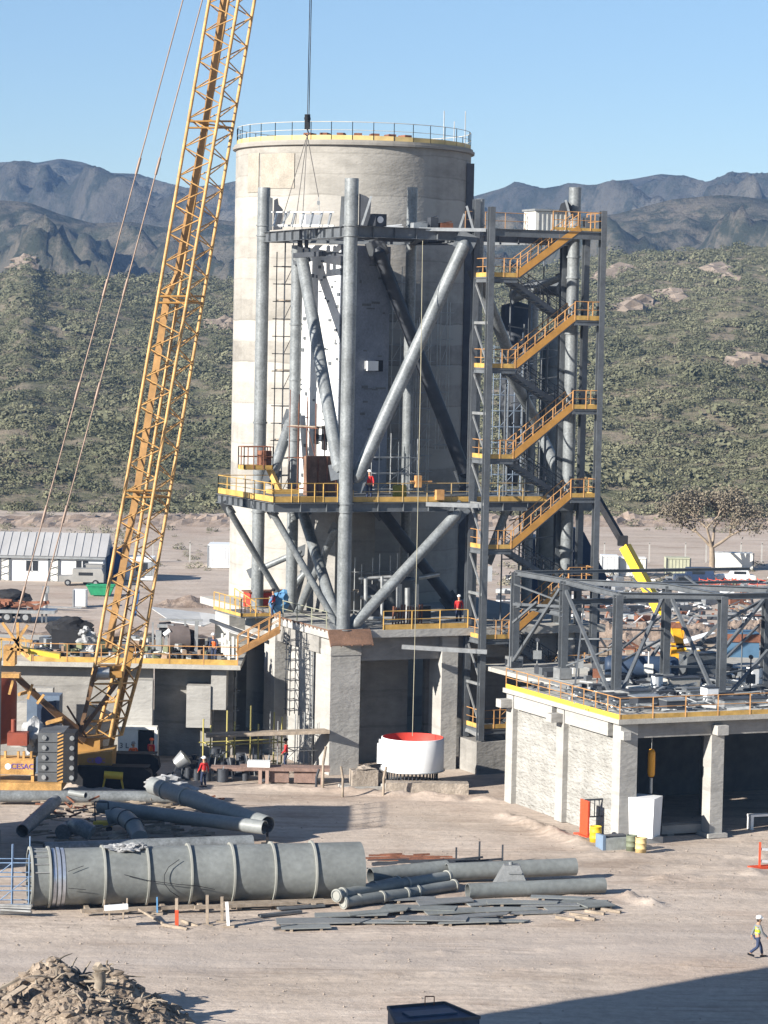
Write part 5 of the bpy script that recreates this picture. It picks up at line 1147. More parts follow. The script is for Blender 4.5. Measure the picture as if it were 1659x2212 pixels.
pts = [G(232, 1768, .7), G(252, 1762, .85), G(272, 1768, .9), G(288, 1782, .75), G(296, 1800, .42), G(302, 1812, .3)]; m.bend(pts, .44, 20); m.build('bend', PGL, eb)
m = MB()
for p, q in zip(pts[1:4], pts[2:5]): d = (q-p).normalized(); m.tube(p-d*.03, p+d*.03, .47, n=20)
m.build('weld_rings', DARK, eb)
tj = thing('pallet_truck', 'small yellow pallet truck standing between the pipe elbows', 'trolley', tuple(G(218, 1795))); g = G(222, 1795); m = MB(); m.box(g+ZV*.35, (.95, .6, .3)); m.build('body', mat('bright_yellow', (0, 0, 0)), tj)
m = MB(); m.beam(g+Vector((-.4, 0, .5)), g+Vector((-.45, .1, 1.5)), .07); m.beam(g+Vector((.3, 0, .5)), g+Vector((.25, .1, 1.5)), .07); m.beam(g+Vector((-.45, .1, 1.5)), g+Vector((.25, .1, 1.5)), .07); m.build('handle', DARK, tj); m = MB()
for dx in (-.35, .35): m.tube(g+Vector((dx, -.32, .16)), g+Vector((dx, -.2, .16)), .16, n=14)
m.each('wheel', BLK, tj)
yw = thing('yellow_winch', 'small yellow winch frame on the ground in front of the crane tracks', 'winch', tuple(G(245, 1712))); g = G(244, 1708); m = MB(); m.tube(g+Vector((-.5, 0, .9)), g+Vector((.55, 0, .85)), .22, n=14)
for dx in (-.6, .6): m.beam(g+Vector((dx, 0, 0)), g+Vector((dx*.7, 0, .9)), .1); m.beam(g+Vector((dx*1.2, .4, 0)), g+Vector((dx*.7, 0, .9)), .08)
m.build('frame', mat('bright_yellow', (0, 0, 0)), yw)
wf = thing('wrapped_pipe_joint', 'crumpled white sheeting wrapped over pipe ends beside the crane', 'sheeting', tuple(G(360, 1705))); m = MB()
for k, (px, py, r_) in enumerate(((345, 1694, .55), (362, 1688, .6), (385, 1700, .5), (400, 1708, .45), (330, 1690, .35))): m.blob(G(px, py, 1.3), (r_*1.2, .5, r_*.62), k+8, 3, .4)
m.build('sheet', TARP, wf)
jk = thing('scrap_timber', 'heap of loose planks and offcuts scattered between the pipes', 'scrap'); m = MB(); random.seed(33)
for k in range(170):
    px, py = random.uniform(60, 420), random.uniform(1722, 1822); g = G(px, py, random.uniform(.05, .45)); an = random.uniform(-.5, .7); L = random.uniform(.3, 1.6); m.beam(g, g+Vector((math.cos(an)*L, math.sin(an)*L, random.uniform(-.1, .2))), random.choice((.05, .08, .12)))
m.build('scraps', [WOOD], jk); jk['kind'] = 'stuff'
jr = thing('rusty_scrap', 'red brown scrap bars under the raised pipes', 'scrap'); m = MB()
for k in range(60):
    px, py = random.choice((random.uniform(420, 470), random.uniform(100, 200))), random.uniform(1715, 1775); g = G(px, py, random.uniform(.05, .6)); m.beam(g, g+Vector((random.uniform(-.8, .8), random.uniform(-.4, .4), random.uniform(-.2, .3))), .09)
m.build('scraps', RUST, jr); jr['kind'] = 'stuff'
st_ = thing('pipe_stand', 'black pipe stand propping the open mouth of the upper pipe', 'stand', tuple(G(577, 1822))); g = G(577, 1822); m = MB(); m.beam(g, g+ZV*.95, .12); m.beam(g-Vector((.3, 0, 0)), g+Vector((.3, 0, 0)), .1); m.beam(g+ZV*.9-Vector((.25, 0, 0)), g+ZV*.9+Vector((.25, 0, 0)), .1); m.build('post', BLK, st_)

# ------------------------------------------------------------------ pipe stacks and plates on the right of the duct
pipe('stacked_pipe', 'thick walled pipe with an open dark mouth at the left of the pipe stack', (800, 1893), (965, 1876), .40, DUCT, za=.5, zb=.6)
pipe('stacked_pipe', 'long grey pipe at the back of the stack behind the pyramid hopper', (965, 1884), (1243, 1872), .42, DUCT, za=.55, zb=.62)
pipe('stacked_pipe', 'long grey pipe to the right of the pyramid hopper closest to the road', (1010, 1925), (1305, 1912), .36, DUCT)
SP = [((735, 1932), (970, 1893), .26), ((725, 1935), (860, 1905), .25), ((770, 1945), (985, 1912), .25), ((740, 1950), (880, 1930), .25)]
for (a, b, r_), lb_ in zip(SP, ('topmost of the four slim flanged pipes beside the big duct end', 'shortest rear pipe of the four slim flanged pipes', 'slim flanged pipe reaching furthest right in the front bundle', 'front left pipe of the four slim flanged pipes')):
    pipe('flanged_pipe', lb_, a, b, r_, DUCT, za=.62 if a[1] < 1940 else .3, zb=.6 if a[1] < 1940 else .3, grp='slim flanged pipes', rings=(.02, .6, .98))
hq = thing('pyramid_hopper', 'grey steel pyramid hopper shell standing on the plates', 'hopper', tuple(G(1105, 1930))); m = MB(); g = G(1102, 1928)
b4 = [g+Vector((x*.98, y*.8, 0)) for x, y in ((-1, -1), (1, -1), (1, 1), (-1, 1))]; t4 = [g+Vector((x*.36+.05, y*.3, 1.32)) for x, y in ((-1, -1), (1, -1), (1, 1), (-1, 1))]
m.add(b4+t4, [(4, 5, 6, 7), (0, 1, 5, 4), (1, 2, 6, 5), (2, 3, 7, 6), (3, 0, 4, 7)]); m.build('shell', PRIM, hq); m = MB()
for t in (.25, .5, .75): m.beam(b4[0].lerp(t4[0], t).lerp(b4[1].lerp(t4[1], t), .35)-Vector((0, .05, 0)), b4[1].lerp(t4[1], t)-Vector((.05, .05, 0)), .06)
m.tube(g+ZV*1.3, g+ZV*1.45, .1, n=8); m.each('stiffener', PRIM, hq)
random.seed(8)
PLN = [(700, 1990, 4.2), (760, 1976, 3.5), (820, 1970, 3.2), (850, 1992, 3.0), (905, 1962, 3.6), (930, 1985, 3.4), (990, 1968, 3.2), (1010, 1990, 2.8), (1040, 1978, 3.0), (1085, 1990, 2.6), (1090, 1965, 3.0), (1130, 1950, 3.4), (1160, 1972, 2.6), (1190, 1955, 2.8), (1215, 1940, 3.0), (1235, 1962, 2.6), (1260, 1948, 2.4), (960, 1948, 3.0), (1060, 1950, 2.6), (890, 1942, 2.4), (1290, 1955, 1.6), (660, 2003, 2.2)]
for k, (px, py, L) in enumerate(PLN):
    g = G(px, py, .06+.05*(k % 3)); r = thing('steel_plate', 'grey flat steel plate in the loose layout between the pipe stack and the road', 'plate', tuple(g), random.uniform(-.05, .45), 'flat steel plates laid out beside the road')
    w_ = random.uniform(.5, 1.2); pts = [(-L/2, -w_/2), (L/2*random.uniform(.7, 1), -w_/2*random.uniform(.6, 1)), (L/2, w_/2*random.uniform(.3, 1)), (0, w_/2*random.uniform(.9, 1.25)), (-L/2*random.uniform(.7, 1), w_/2)]
    m = MB(); m.prism(pts, 0, .05); m.build('plate', random.choice((PRIM, DUCT, PGL)), r, world=False); m = MB(); m.box((-L*.3, 0, -.06), (.12, w_, .1)); m.box((L*.3, 0, -.06), (.12, w_*.8, .1)); m.each('dunnage', WOOD, r, world=False); r.rotation_euler = (random.uniform(-.02, .03), random.uniform(-.02, .02), r.rotation_euler.z)
for k, (px, py) in enumerate(((1222, 1985), (1252, 1978), (1265, 1984), (1285, 1972), (1320, 1968))):
    g = G(px, py, .05); r = thing('timber_block', 'pale wooden sleeper lying crossways at the right end of the steel plates', 'sleeper', tuple(g), R(-35), 'pale sleepers by the steel plates'); m = MB(); m.box((0, 0, .03), (1.0, .16, .12)); m.build('beam', WOOD, r, world=False)
us = thing('pipe_cradle', 'black upright cradle frames standing behind the pipe stack', 'cradle', tuple(G(1035, 1868))); m = MB(); z0_ = .1
ps = [G(985, 1872), G(1035, 1870), G(1085, 1866)]
for p in ps: m.beam(p, p+ZV*(.95 if p is not ps[1] else 1.2), .09)
for p, q in zip(ps, ps[1:]): m.beam(p+ZV*.25, q+ZV*.25, .09)
m.build('frame', DARK, us)
rbh = thing('rebar_bundles', 'dark bundles of bars and rusty rebar lying behind the pipe stack', 'bars', tuple(G(850, 1865))); m = MB()
for k in range(60): px, py = random.uniform(790, 1010), random.uniform(1858, 1880); g = G(px, py, random.uniform(.05, .4)); m.beam(g, g+Vector((random.uniform(.8, 2.6), random.uniform(-.1, .5), random.uniform(-.05, .15))), random.choice((.05, .09)))
m.each('bar', DARK, rbh); m = MB()
for k in range(22): px, py = random.uniform(785, 900), random.uniform(1846, 1858); g = G(px, py, .1); m.beam(g, g+Vector((random.uniform(.8, 2.), random.uniform(-.1, .3), .02)), .08)
m.each('rebar', RUST, rbh)
np_ = thing('near_timber', 'weathered dark timbers lying on the dirt left of the steel plates', 'timber', tuple(G(600, 1985))); m = MB(); m.beam(G(560, 1978, .08), G(650, 1968, .08), .25, .1); m.beam(G(600, 1962, .08), G(700, 1955, .1), .3, .1); m.beam(G(590, 2006, .05), G(640, 1998, .1), .1); m.each('board', STEEL, np_)

# ------------------------------------------------------------------ rubble heap
hp_ = thing('rubble_heap', 'heap of dug up earth, roots and broken timber at the lower left corner', 'rubble heap', tuple(G(190, 2190)))
hc = G(120, 2178); hc2 = G(215, 2165)
HEAPS = [(G(105, 2190), 2.15, 2.4), (G(228, 2185), 1.8, 1.8), (G(310, 2215), 1.0, 1.7), (G(10, 2215), 1.3, 2.6), (G(165, 2230), 1.6, 2.6)]
def hz_(x, y):
    z = 0.
    for c, h_, r_ in HEAPS: d = math.hypot(x-c.x, (y-c.y)*.8)/r_; z = max(z, h_*max(0, 1-d*.72)**1.1 if d < 1.39 else 0)
    return z+(.22*fbm(x, y, .9, 4, 2)+.10*fbm(x, y, 3.2, 3, 5))*min(1, z*2)-.35*max(0, 1-z*4)-.04
m = MB(); xs_ = np.linspace(hc.x-6, hc.x+8.5, 120); yys = np.linspace(hc.y-7, hc.y+5, 100)
vs = [(x, y, hz_(x, y)) for y in yys for x in xs_]; nx = len(xs_)
m.add(vs, [(j*nx+i, j*nx+i+1, (j+1)*nx+i+1, (j+1)*nx+i) for j in range(len(yys)-1) for i in range(nx-1)]); m.build('earth', mat('heap_earth', (.20, .15, .11), .95, 0, .3, 1.2, fine=.5, bump=.8, col2=(.36, .29, .22)), hp_)
m = MB(); random.seed(4)
def hpos():
    while True:
        c, h_, r_ = random.choice(HEAPS); x = c.x+random.gauss(0, r_*.55); y = c.y+random.gauss(0, r_*.55); z = hz_(x, y)
        if z > .15: return Vector((x, y, z))
for k in range(900): p = hpos(); s = random.choice((.05, .06, .08, .1, .13, .2)); m.blob(p, (s*random.uniform(.8, 1.6), s, s*random.uniform(.5, 1)), k, 1, .35)
sb_ = m.build('stones', mat('clods', (.15, .115, .085), .95, 0, .35, 3, fine=.4, col2=(.31, .25, .195)), hp_); sb_['kind'] = 'stuff'
m = MB()
for k in range(130): p = hpos(); v = Vector((random.gauss(0, .4), random.gauss(0, .35), random.gauss(0, .22))); q = p+ZV*.08; m.bend([q, q+v*.5+Vector((0, 0, .05)), q+v], [.045, .035, .015], 5)
for (a, b, w_) in (((-10, 2140), (40, 2115), .2), ((330, 2095+0), (428, 2150), .0), ((150, 2120), (255, 2118), .1)):
    if w_: m.beam(G(*a, 1.2), G(*b, 1.6), w_, .08)
br_ = m.build('roots_and_sticks', mat('dead_wood', (.16, .13, .10), .9, 0, .35, 2, col2=(.33, .28, .22)), hp_); br_['kind'] = 'stuff'
sp_ = thing('stump', 'broken stump sticking up from the crest of the rubble heap', 'stump', tuple(G(214, 2160, 1.9))); m = MB(); g = G(214, 2135, 1.55); m.bend([g, g+Vector((.05, 0, .3)), g+Vector((-.03, 0, .62))], [.22, .2, .26], 9); m.blob(g+ZV*.72, (.25, .2, .2), 3, 2, .5); m.build('wood', mat('dead_wood', (0, 0, 0)), sp_)
bd2 = thing('broken_board', 'pale broken boards jutting from the left flank of the rubble heap', 'board', tuple(G(50, 2150, 1))); m = MB(); m.beam(G(8, 2160, 1.1), G(55, 2130, 1.5), .35, .06); m.beam(G(325*.56, 2150, 1.2), G(240, 2162, 1.3), .12, .08); m.each('board', WOOD, bd2)

# ------------------------------------------------------------------ blue skip at the bottom edge
sk_ = thing('blue_skip', 'dark blue steel container lid cut by the bottom edge of the picture', 'container', tuple(G(935, 2280)))
z_ = 2.4; c4 = [G(838, 2178, z_), G(960, 2168, z_), G(1036, 2200, z_), G(855, 2215, z_)]
cx = sum((p for p in c4), Vector())/4
m = MB(); e1_ = (c4[1]-c4[0]); e1_.z = 0; e1_.normalize(); 
lo = [Vector((p.x, p.y, .15)) for p in c4]; m.add(lo+c4, [(3, 2, 1, 0), (4, 5, 6, 7), (0, 1, 5, 4), (1, 2, 6, 5), (2, 3, 7, 6), (3, 0, 4, 7)]); m.build('body', mat('skip_navy', (.03, .055, .10), .55, 0, .25, 2), sk_)
m = MB()
for p, q in zip(c4, c4[1:]+c4[:1]): m.beam(p+ZV*.03, q+ZV*.03, .09, .1)
m.build('lid_rim', DARK, sk_); m = MB(); h0 = G(918, 2172, z_); m.beam(h0, h0+ZV*.32, .035); m.beam(h0+Vector((.32, .03, 0)), h0+Vector((.32, .03, .32)), .035); m.beam(h0+ZV*.32, h0+Vector((.32, .03, .32)), .035); m.build('grab_handle', RUST, sk_)
m = MB(); m.obox(cx+ZV*.04+Vector((.1, .0, 0)), e1_*.9, Vector((-e1_.y, e1_.x, 0))*.35, ZV*.03); m.build('lid_panel', mat('lid_blue', (.05, .085, .14), .4, 0, .2, 2), sk_)

# unseen hall added out of frame on the left to shadow the lower right corner
sdir = Vector((-SX, -SY, 0)); SHH = 24.; off = sdir*(-SHH/math.tan(SUN_EL))
e0, e1s = G(1035, 2193), G(1659, 2083); ed = Vector((e1s.x-e0.x, e1s.y-e0.y, 0)).normalized(); q1_ = Vector((e0.x, e0.y, 0))-sdir*36; q0_ = q1_-sdir*22; en = Vector((sdir.y, -sdir.x, 0))*14
for k_, (xa2, xb2, z2) in enumerate(((-330, -70, 0), (-330, -70, 2.6))):  # unseen boxes added off the left edge to shade the pipes
    A2, B2 = P(xa2, 1800, 138), P(xb2, 1800, 138); cb2 = thing('shadow_caster_box', ('lower' if k_ == 0 else 'upper')+' one of two unseen stacked boxes added outside the left edge to shade the pipe yard', 'container', (A2.x, 138, z2)); m = MB(); m.box(((A2.x+B2.x)/2, 138, z2+1.3), (B2.x-A2.x, 2.5, 2.59)); m.build('walls', STEEL, cb2); m = MB()
    for i_ in range(16): m.box((A2.x+(B2.x-A2.x)*(i_+.5)/16, 136.72, z2+1.3), (.15, .05, 2.3))
    m.build('corrugation', STEEL, cb2)
tv = thing('shadow_caster_tower', 'tall square unseen tower added outside the left edge to shade the pipe yard', 'tank', (P(-80, 1900, 131).x, 131, 0)); m = MB(); xa4, xb4 = P(-230, 1900, 131).x, P(-52, 1900, 131).x  # unseen tower added to throw a dark wedge over the pipe yard
m.box(((xa4+xb4)/2, 135, 4.9), (xb4-xa4, 8, 8.6)); m.build('shell', DUCT, tv); m = MB(); m.box(((xa4+xb4)/2, 135, .3), (xb4-xa4+.1, 8.1, .6)); m.build('plinth', CWALL, tv); rail(tv, [Vector((xa4, 131.05, 9.2)), Vector((xb4, 131.05, 9.2)), Vector((xb4, 138.9, 9.2))])
ob = thing('shadow_caster_hall', 'tall unseen concrete hall added outside the left edge to cast the yard shadow', 'building', tuple(q0_)); m = MB()
pl = [(q.x, q.y) for q in (q0_, q0_+en, q1_+en, q1_)]; m.prism(pl, 0, SHH); m.build('walls', CWALL, ob)
for k in range(6):
    m = MB(); c = q0_.lerp(q0_+en, (k+.5)/6); m.box((c.x, c.y, 9), (1.6, 1.6, 2.2), .6); m.build('window', GLASS, ob)
# ------------------------------------------------------------------ people
def skinfig(name, mtl, parent, verts, edges, rad, sub=2, world=False):
    me = bpy.data.meshes.new(name); me.from_pydata(verts, edges, []); o = bpy.data.objects.new(name, me); COL.objects.link(o); o.parent = parent
    md = o.modifiers.new('skin', 'SKIN'); md.use_smooth_shade = True
    for i, r_ in enumerate(rad):
        sv_ = me.skin_vertices[0].data[i]; sv_.radius = (r_, r_) if not isinstance(r_, tuple) else r_; sv_.use_root = i == 0
    o.modifiers.new('s', 'SUBSURF').levels = sub; o.modifiers['s'].render_levels = sub; me.materials.append(mtl); return o
SKIN = mat('skin', (.42, .24, .15), .6, 0, .08, 5); JEAN = mat('navy_trousers', (.035, .05, .10), .85, 0, .2, 6); HAIR = mat('dark_hair', (.02, .015, .012), .8)
HIV = mat('hi_vis_yellow', (.55, .80, .03), .7, 0, .06, 5); HIO = mat('hi_vis_orange', (.85, .14, .03), .7, 0, .06, 5); REDJ = mat('red_jacket', (.55, .03, .03), .8, 0, .1, 5); NAVY = mat('navy_jacket', (.03, .04, .08), .85); GREYJ = mat('grey_shirt', (.16, .17, .18), .85)
def person(label, loc, rz=0., stride=.0, jacket=None, sleeve=None, helmet=None, pants=None, arms=(.1, -.1), lean=0., detail=False):
    r = thing('person', label, 'person', tuple(loc), rz)
    # local frame: +Y is the walking direction
    hip = .92; L = [Vector((-.1, 0, hip)), Vector((.1, 0, hip))]
    s1, s2 = stride, -stride
    def leg(sx, s):
        k = Vector((sx*.11, s*.42+(.10 if s < 0 else .08), .50)); a = Vector((sx*.12, s*.95-(.10 if s < 0 else 0), .09+(.14 if s < -.1 else 0))); t = a+Vector((0, .19, -.05-(.06 if s < -.1 else 0))); return k, a, t
    kl, al, tl = leg(-1, s1); kr, ar, tr = leg(1, s2)
    ln = lambda z: lean*(z-.92)
    pel = Vector((0, 0, .95)); wst = Vector((0, ln(1.1), 1.1)); chs = Vector((0, ln(1.33), 1.33)); nk = Vector((0, ln(1.5)+.01, 1.50)); hd = Vector((0, ln(1.6)+.03, 1.60)); hd2 = Vector((0, ln(1.7)+.02, 1.70))
    def arm(sx, sw):
        sh = Vector((sx*.19, ln(1.42), 1.42)); el = Vector((sx*.25, ln(1.15)+sw*.6, 1.14)); wr = Vector((sx*.24, ln(1.)+sw*1.6+.08, .93)); hn = wr+Vector((0, .04+sw*.2, -.09)); return sh, el, wr, hn
    sl, el_, wl, hl = arm(-1, arms[0]); sr, er, wr, hr_ = arm(1, arms[1])
    V = [pel, wst, chs, nk, hd, hd2, Vector((-.1, 0, .88)), kl, al, tl, Vector((.1, 0, .88)), kr, ar, tr, sl, el_, wl, hl, sr, er, wr, hr_]
    E = [(0, 1), (1, 2), (2, 3), (3, 4), (4, 5), (0, 6), (6, 7), (7, 8), (8, 9), (0, 10), (10, 11), (11, 12), (12, 13), (2, 14), (14, 15), (15, 16), (16, 17), (2, 18), (18, 19), (19, 20), (20, 21)]
    Rr = [(.13, .1), (.125, .09), (.15, .1), .055, .085, .075, .08, .056, .042, .035, .08, .056, .042, .035, .06, .045, .032, .03, .06, .045, .032, .03]
    skinfig('body', SKIN, r, V, E, Rr, 2)
    g_ = 1.22
    skinfig('trousers', pants or JEAN, r, [pel+ZV*.04, V[6], kl, al+ZV*.05, V[10], kr, ar+ZV*.05], [(0, 1), (1, 2), (2, 3), (0, 4), (4, 5), (5, 6)], [(.15, .12), .1, .075, .065, .1, .075, .065], 1)
    skinfig('sleeves' if sleeve else 'jacket_sleeves', sleeve or jacket, r, [chs, sl, el_, wl, sr, er, wr], [(0, 1), (1, 2), (2, 3), (0, 4), (4, 5), (5, 6)], [(.14, .1), .072, .056, .045, .072, .056, .045], 1)
    skinfig('vest', jacket, r, [pel+ZV*.0, wst, chs, Vector((0, ln(1.45), 1.45))], [(0, 1), (1, 2), (2, 3)], [(.16, .125), (.155, .12), (.19, .135), (.12, .09)], 1)
    m = MB(); m.blob(hd2+ZV*.045+Vector((0, -.0, 0)), (.125, .145, .10), 1, 2, .0); m.obox(hd2+ZV*.02+Vector((0, .09, 0)), Vector((.10, 0, 0)), Vector((0, .08, 0)), ZV*.012); m.build('helmet', helmet or WHT, r, world=False)
    m = MB()
    for a_ in (al, ar):
        up = .0; m.obox(a_+Vector((0, .06, -.045)), Vector((.05, 0, 0)), Vector((0, .14, -.0 if a_.z < .12 else -.05)), ZV*.045)
    m.each('boot', BLK, r, world=False)
    if detail:
        m = MB(); m.blob(hd+Vector((0, .1, .0)), (.018, .03, .03), 2, 1, 0); m.blob(hd+Vector((-.09, 0, .01)), (.015, .03, .035), 3, 1, 0); m.blob(hd+Vector((.09, 0, .01)), (.015, .03, .035), 3, 1, 0); m.build('nose_and_ears', SKIN, r, world=False)
        m = MB(); m.blob(hd+Vector((-.032, .088, .035)), (.014, .01, .009), 2, 1, 0); m.blob(hd+Vector((.032, .088, .035)), (.014, .01, .009), 2, 1, 0); m.obox(hd+Vector((0, .086, -.04)), Vector((.025, 0, 0)), Vector((0, .006, 0)), ZV*.005); m.build('eyes_and_mouth', HAIR, r, world=False)
        m = MB(); m.blob(hd+Vector((0, -.035, .01)), (.088, .07, .08), 2, 2, .05); m.build('hair', HAIR, r, world=False)
        m = MB()
        for z in (1.08, 1.26): m.lathe([(.192, z), (.192, z+.045)], (0, ln(z), 0), 18)
        for v in m.v: pass
        o = m.build('reflective_bands', mat('silver_band', (0, 0, 0)), r, world=False); o.scale = (1.0, .72, 1)
        for sx, h_ in ((-1, hl), (1, hr_)):
            hm_ = MB(); ps_ = h_
            for k in range(4): b_ = ps_+Vector((0, -.025+k*.018, -.03)); hm_.bend([b_, b_+Vector((-sx*.005, .003, -.03)), b_+Vector((-sx*.018, .004, -.052-.006*(k in (1, 2))))], [.009, .008, .006], 6)
            b_ = ps_+Vector((0, .035, .0)); hm_.bend([b_, b_+Vector((-sx*.012, .022, -.022)), b_+Vector((-sx*.02, .026, -.042))], [.01, .009, .007], 6)
            hm_.build('fingers', SKIN, r, world=False)
    return r
g = G(1635, 2070); person('worker in a yellow vest and white helmet striding across the road at the right edge', g, R(-75), .3, HIV, GREYJ, WHT, JEAN, (-.16, .16), .04, True)
g = G(462, 1432, LZ_); person('worker in an orange vest leaning over the left deck rail beside the mixer', P(463, 1424, YL+.4)*1., R(160), .0, HIO, NAVY, WHT, NAVY, (.1, .1), .25).location.z = LZ_
person('worker in bright orange standing at the white porch left side beside the crane tracks', G(287, 1668), R(200), .05, HIO, HIO, mat('grey_helmet', (.3, .3, .3)), NAVY)
person('worker in orange walking out of the dark doorway behind the crane', G(326, 1660), R(-30), .15, HIO, REDJ, HIO, NAVY)
person('worker in red standing in deep shade in front of the stacked drums', G(440, 1702), R(40), .0, REDJ, REDJ, WHT, NAVY)
person('worker in red standing on the brown concrete slabs under the walkway', G(617, 1672)+ZV*.3, R(90), .0, REDJ, REDJ, BLK, NAVY)
person('worker in dark red at the middle floor rail right of the near column', P(797, 1090, 165.5), R(180), .0, REDJ, REDJ, WHT, NAVY).location.z = MZ1+.03
person('worker in dark red with a white helmet on the lower deck beside the stair tower', P(990, 1370, 167.5), R(180), .0, REDJ, REDJ, WHT, NAVY).location.z = DZ
person('worker in red bending behind the red and blue wrapped valve on the lower deck', P(590, 1330, 169), R(90), .0, REDJ, NAVY, BLK, NAVY).location.z = DZ
gd = thing('khaki_barrel', 'dull olive barrel on the middle floor behind the rail', 'barrel', lv(P(863, 1070, 165.5), MZ1)); m = MB(); c = lv(P(863, 1070, 165.5), MZ1+.03); m.lathe([(0, 0), (.4, 0), (.42, .3), (.42, .9), (.38, .95), (0, .95)], c, 18); m.build('shell', mat('olive_barrel', (.22, .20, .03), .6), gd)
of_ = thing('orange_fitting', 'orange lifting fitting hanging over the middle floor', 'fitting', lv(P(903, 1060, 164.8), MZ1)); m = MB(); c = P(903, 1040, 164.8); m.obox(c, UV*.18, VV*.15, ZV*.35); m.beam(c-UV*.5, c+UV*.9, .09); m.obox(lv(c, MZ1+.45)+UV*1.4, UV*.25, VV*.2, ZV*.3); m.build('body', ORA, of_)

# ------------------------------------------------------------------ white ring drum and slabs by the foundation
wd = thing('white_steel_drum', 'large open white steel ring with a red lined interior on a barred base', 'steel ring', tuple(G(892, 1690))); c = Vector((P(891, 1640, 159).x, 159., 0)); zb, zt2 = ZP(891, 1672, 157.2), ZP(891, 1602, 157.2); rd = 1.81
RIN = mat('red_lining', (.62, .06, .04), .6, 0, .15, 1.5)
m = MB(); m.lathe([(rd, zb), (rd, zt2), (rd-.05, zt2+.02)], c, 72); m.build('shell', WHT, wd)
m = MB(); m.lathe([(rd-.06, zt2+.02), (rd-.06, zb), (0, zb)], c, 72); m.build('lining', RIN, wd)
m = MB(); m.lathe([(rd, zb-.02), (rd+.08, zb-.02), (rd+.08, zb+.03), (rd, zb+.03)], c, 72); m.build('base_flange', GALV, wd); m = MB()
for k in range(40): a = 2*math.pi*k/40; m.beam(c+Vector((math.cos(a)*(rd-.35), math.sin(a)*(rd-.35), .3)), c+Vector((math.cos(a)*(rd-.35), math.sin(a)*(rd-.35), zb)), .06)
m.each('anchor_bar', DARK, wd); m = MB(); m.obox(c+Vector((-rd-.08, -.3, (zb+zt2)/2)), Vector((.16, 0, 0)), Vector((0, .3, 0)), ZV*.55); m.obox(c+Vector((-rd-.03, -.3, zt2-.25)), Vector((.12, 0, 0)), Vector((0, .25, 0)), ZV*.12); m.build('side_bracket', WHT, wd)
sm_ = thing('concrete_kerb_slab', 'long rough concrete slab in front of the white steel ring', 'slab', tuple(G(920, 1718))); m = MB(); g = G(922, 1712); m.box(g+ZV*.3, (4.7, 1.0, .62), .03); m.build('slab', mat('rough_concrete', (.32, .27, .22), .9, 0, .25, 2, fine=.4, bump=.6), sm_)
m = MB(); m.lathe([(0, 0), (rd+.2, 0), (rd+.2, .3), (0, .3)], (c.x, c.y, 0), 40); m.build('plinth', CWALL, sm_)
bx_ = thing('concrete_block', 'pale cracked concrete block on a slab left of the white steel ring', 'block', tuple(G(785, 1708))); g = G(785, 1702); m = MB(); m.box(g+ZV*.62, (1.5, 1.0, .9), .2); m.blob(g+ZV*1.15, (.5, .4, .15), 4, 2, .5); m.build('block', mat('rough_concrete', (0, 0, 0)), bx_); m = MB(); m.box(g+ZV*.08, (2.6, 1.5, .16), .3); m.build('base', CPIL, bx_)
bx_ = thing('concrete_block', 'smaller grey rubble block between the pale block and the white ring', 'block', tuple(G(815, 1708))); g = G(812, 1700); m = MB(); m.box(g+ZV*.45, (.7, .9, .9), .1); m.build('block', mat('rough_concrete', (0, 0, 0)), bx_)
for px, y0_, y1_, lb_ in ((740, 1655, 1722, 'leaning timber post in front of the pale concrete block'), (697, 1610, 1708, 'tall thin crooked post before the corner pier'), (683, 1660, 1706, 'dark short post left of the tall crooked post'), (828, 1655, 1720, 'slim post in front of the white steel ring')):
    g = G(px, y1_); m = MB(); h_ = (y1_-y0_)/38.5; m.bend([g-ZV*.1, g+Vector((.0, 0, h_*.6)), g+Vector((-.12 if px == 740 else .14, 0, h_))], .075, 6); o = m.build('timber_post', WOOD if px != 683 else DARK); tag(o, lb_, 'post', 'timber posts before the foundation')
bsb = thing('brown_slabs', 'reddish concrete slabs stacked on trestles under the walkway', 'slabs', tuple(G(620, 1700))); m = MB(); g = G(600, 1690)
m.box(g+Vector((.4, 0, .85)), (5.2, 1.3, .2), .02); m.box(g+Vector((1.6, -.2, .42)), (1.3, .5, .7), 0); m.box(g+Vector((.1, -.2, .42)), (1.1, .5, .7), 0); m.box(g+Vector((-2.6, .5, .7)), (2.6, 1.0, .2), 0); m.build('slabs', mat('reddish_concrete', (.24, .16, .13), .9, 0, .25, 1.5, fine=.4), bsb)
m = MB()
for dx in (-1.0, -.6, 2.6): m.beam(g+Vector((dx, -.6, 0)), g+Vector((dx, -.6, .8)), .2)
m.each('leg', mat('pink_wood', (.36, .25, .2), .8), bsb); m = MB(); m.box(g+Vector((-1.1, -.3, 1.12)), (1.3, .8, .32)); m.build('white_crate', WHT, bsb)
sd3 = thing('drum_pallet', 'jumble of drums, hoses and yellow props, extra dark drums standing in for shade, under the plank walkway', 'site clutter', tuple(G(480, 1690))); m = MB(); random.seed(12)
for k in range(34): g = G(random.uniform(395, 575), random.uniform(1645, 1690)); m.tube(g, g+ZV*random.uniform(.5, 1.), random.uniform(.15, .35), n=12)  # more dark drums than needed, standing in for shade under the walkway
m.build('drums', DARK, sd3); m = MB()
for k in range(26): g = G(random.uniform(400, 590), random.uniform(1650, 1695)); m.beam(g, g+Vector((random.uniform(-.3, .3), 0, random.uniform(.6, 1.6))), .06)
m.build('props', GALV, sd3); sd3['kind'] = 'stuff'
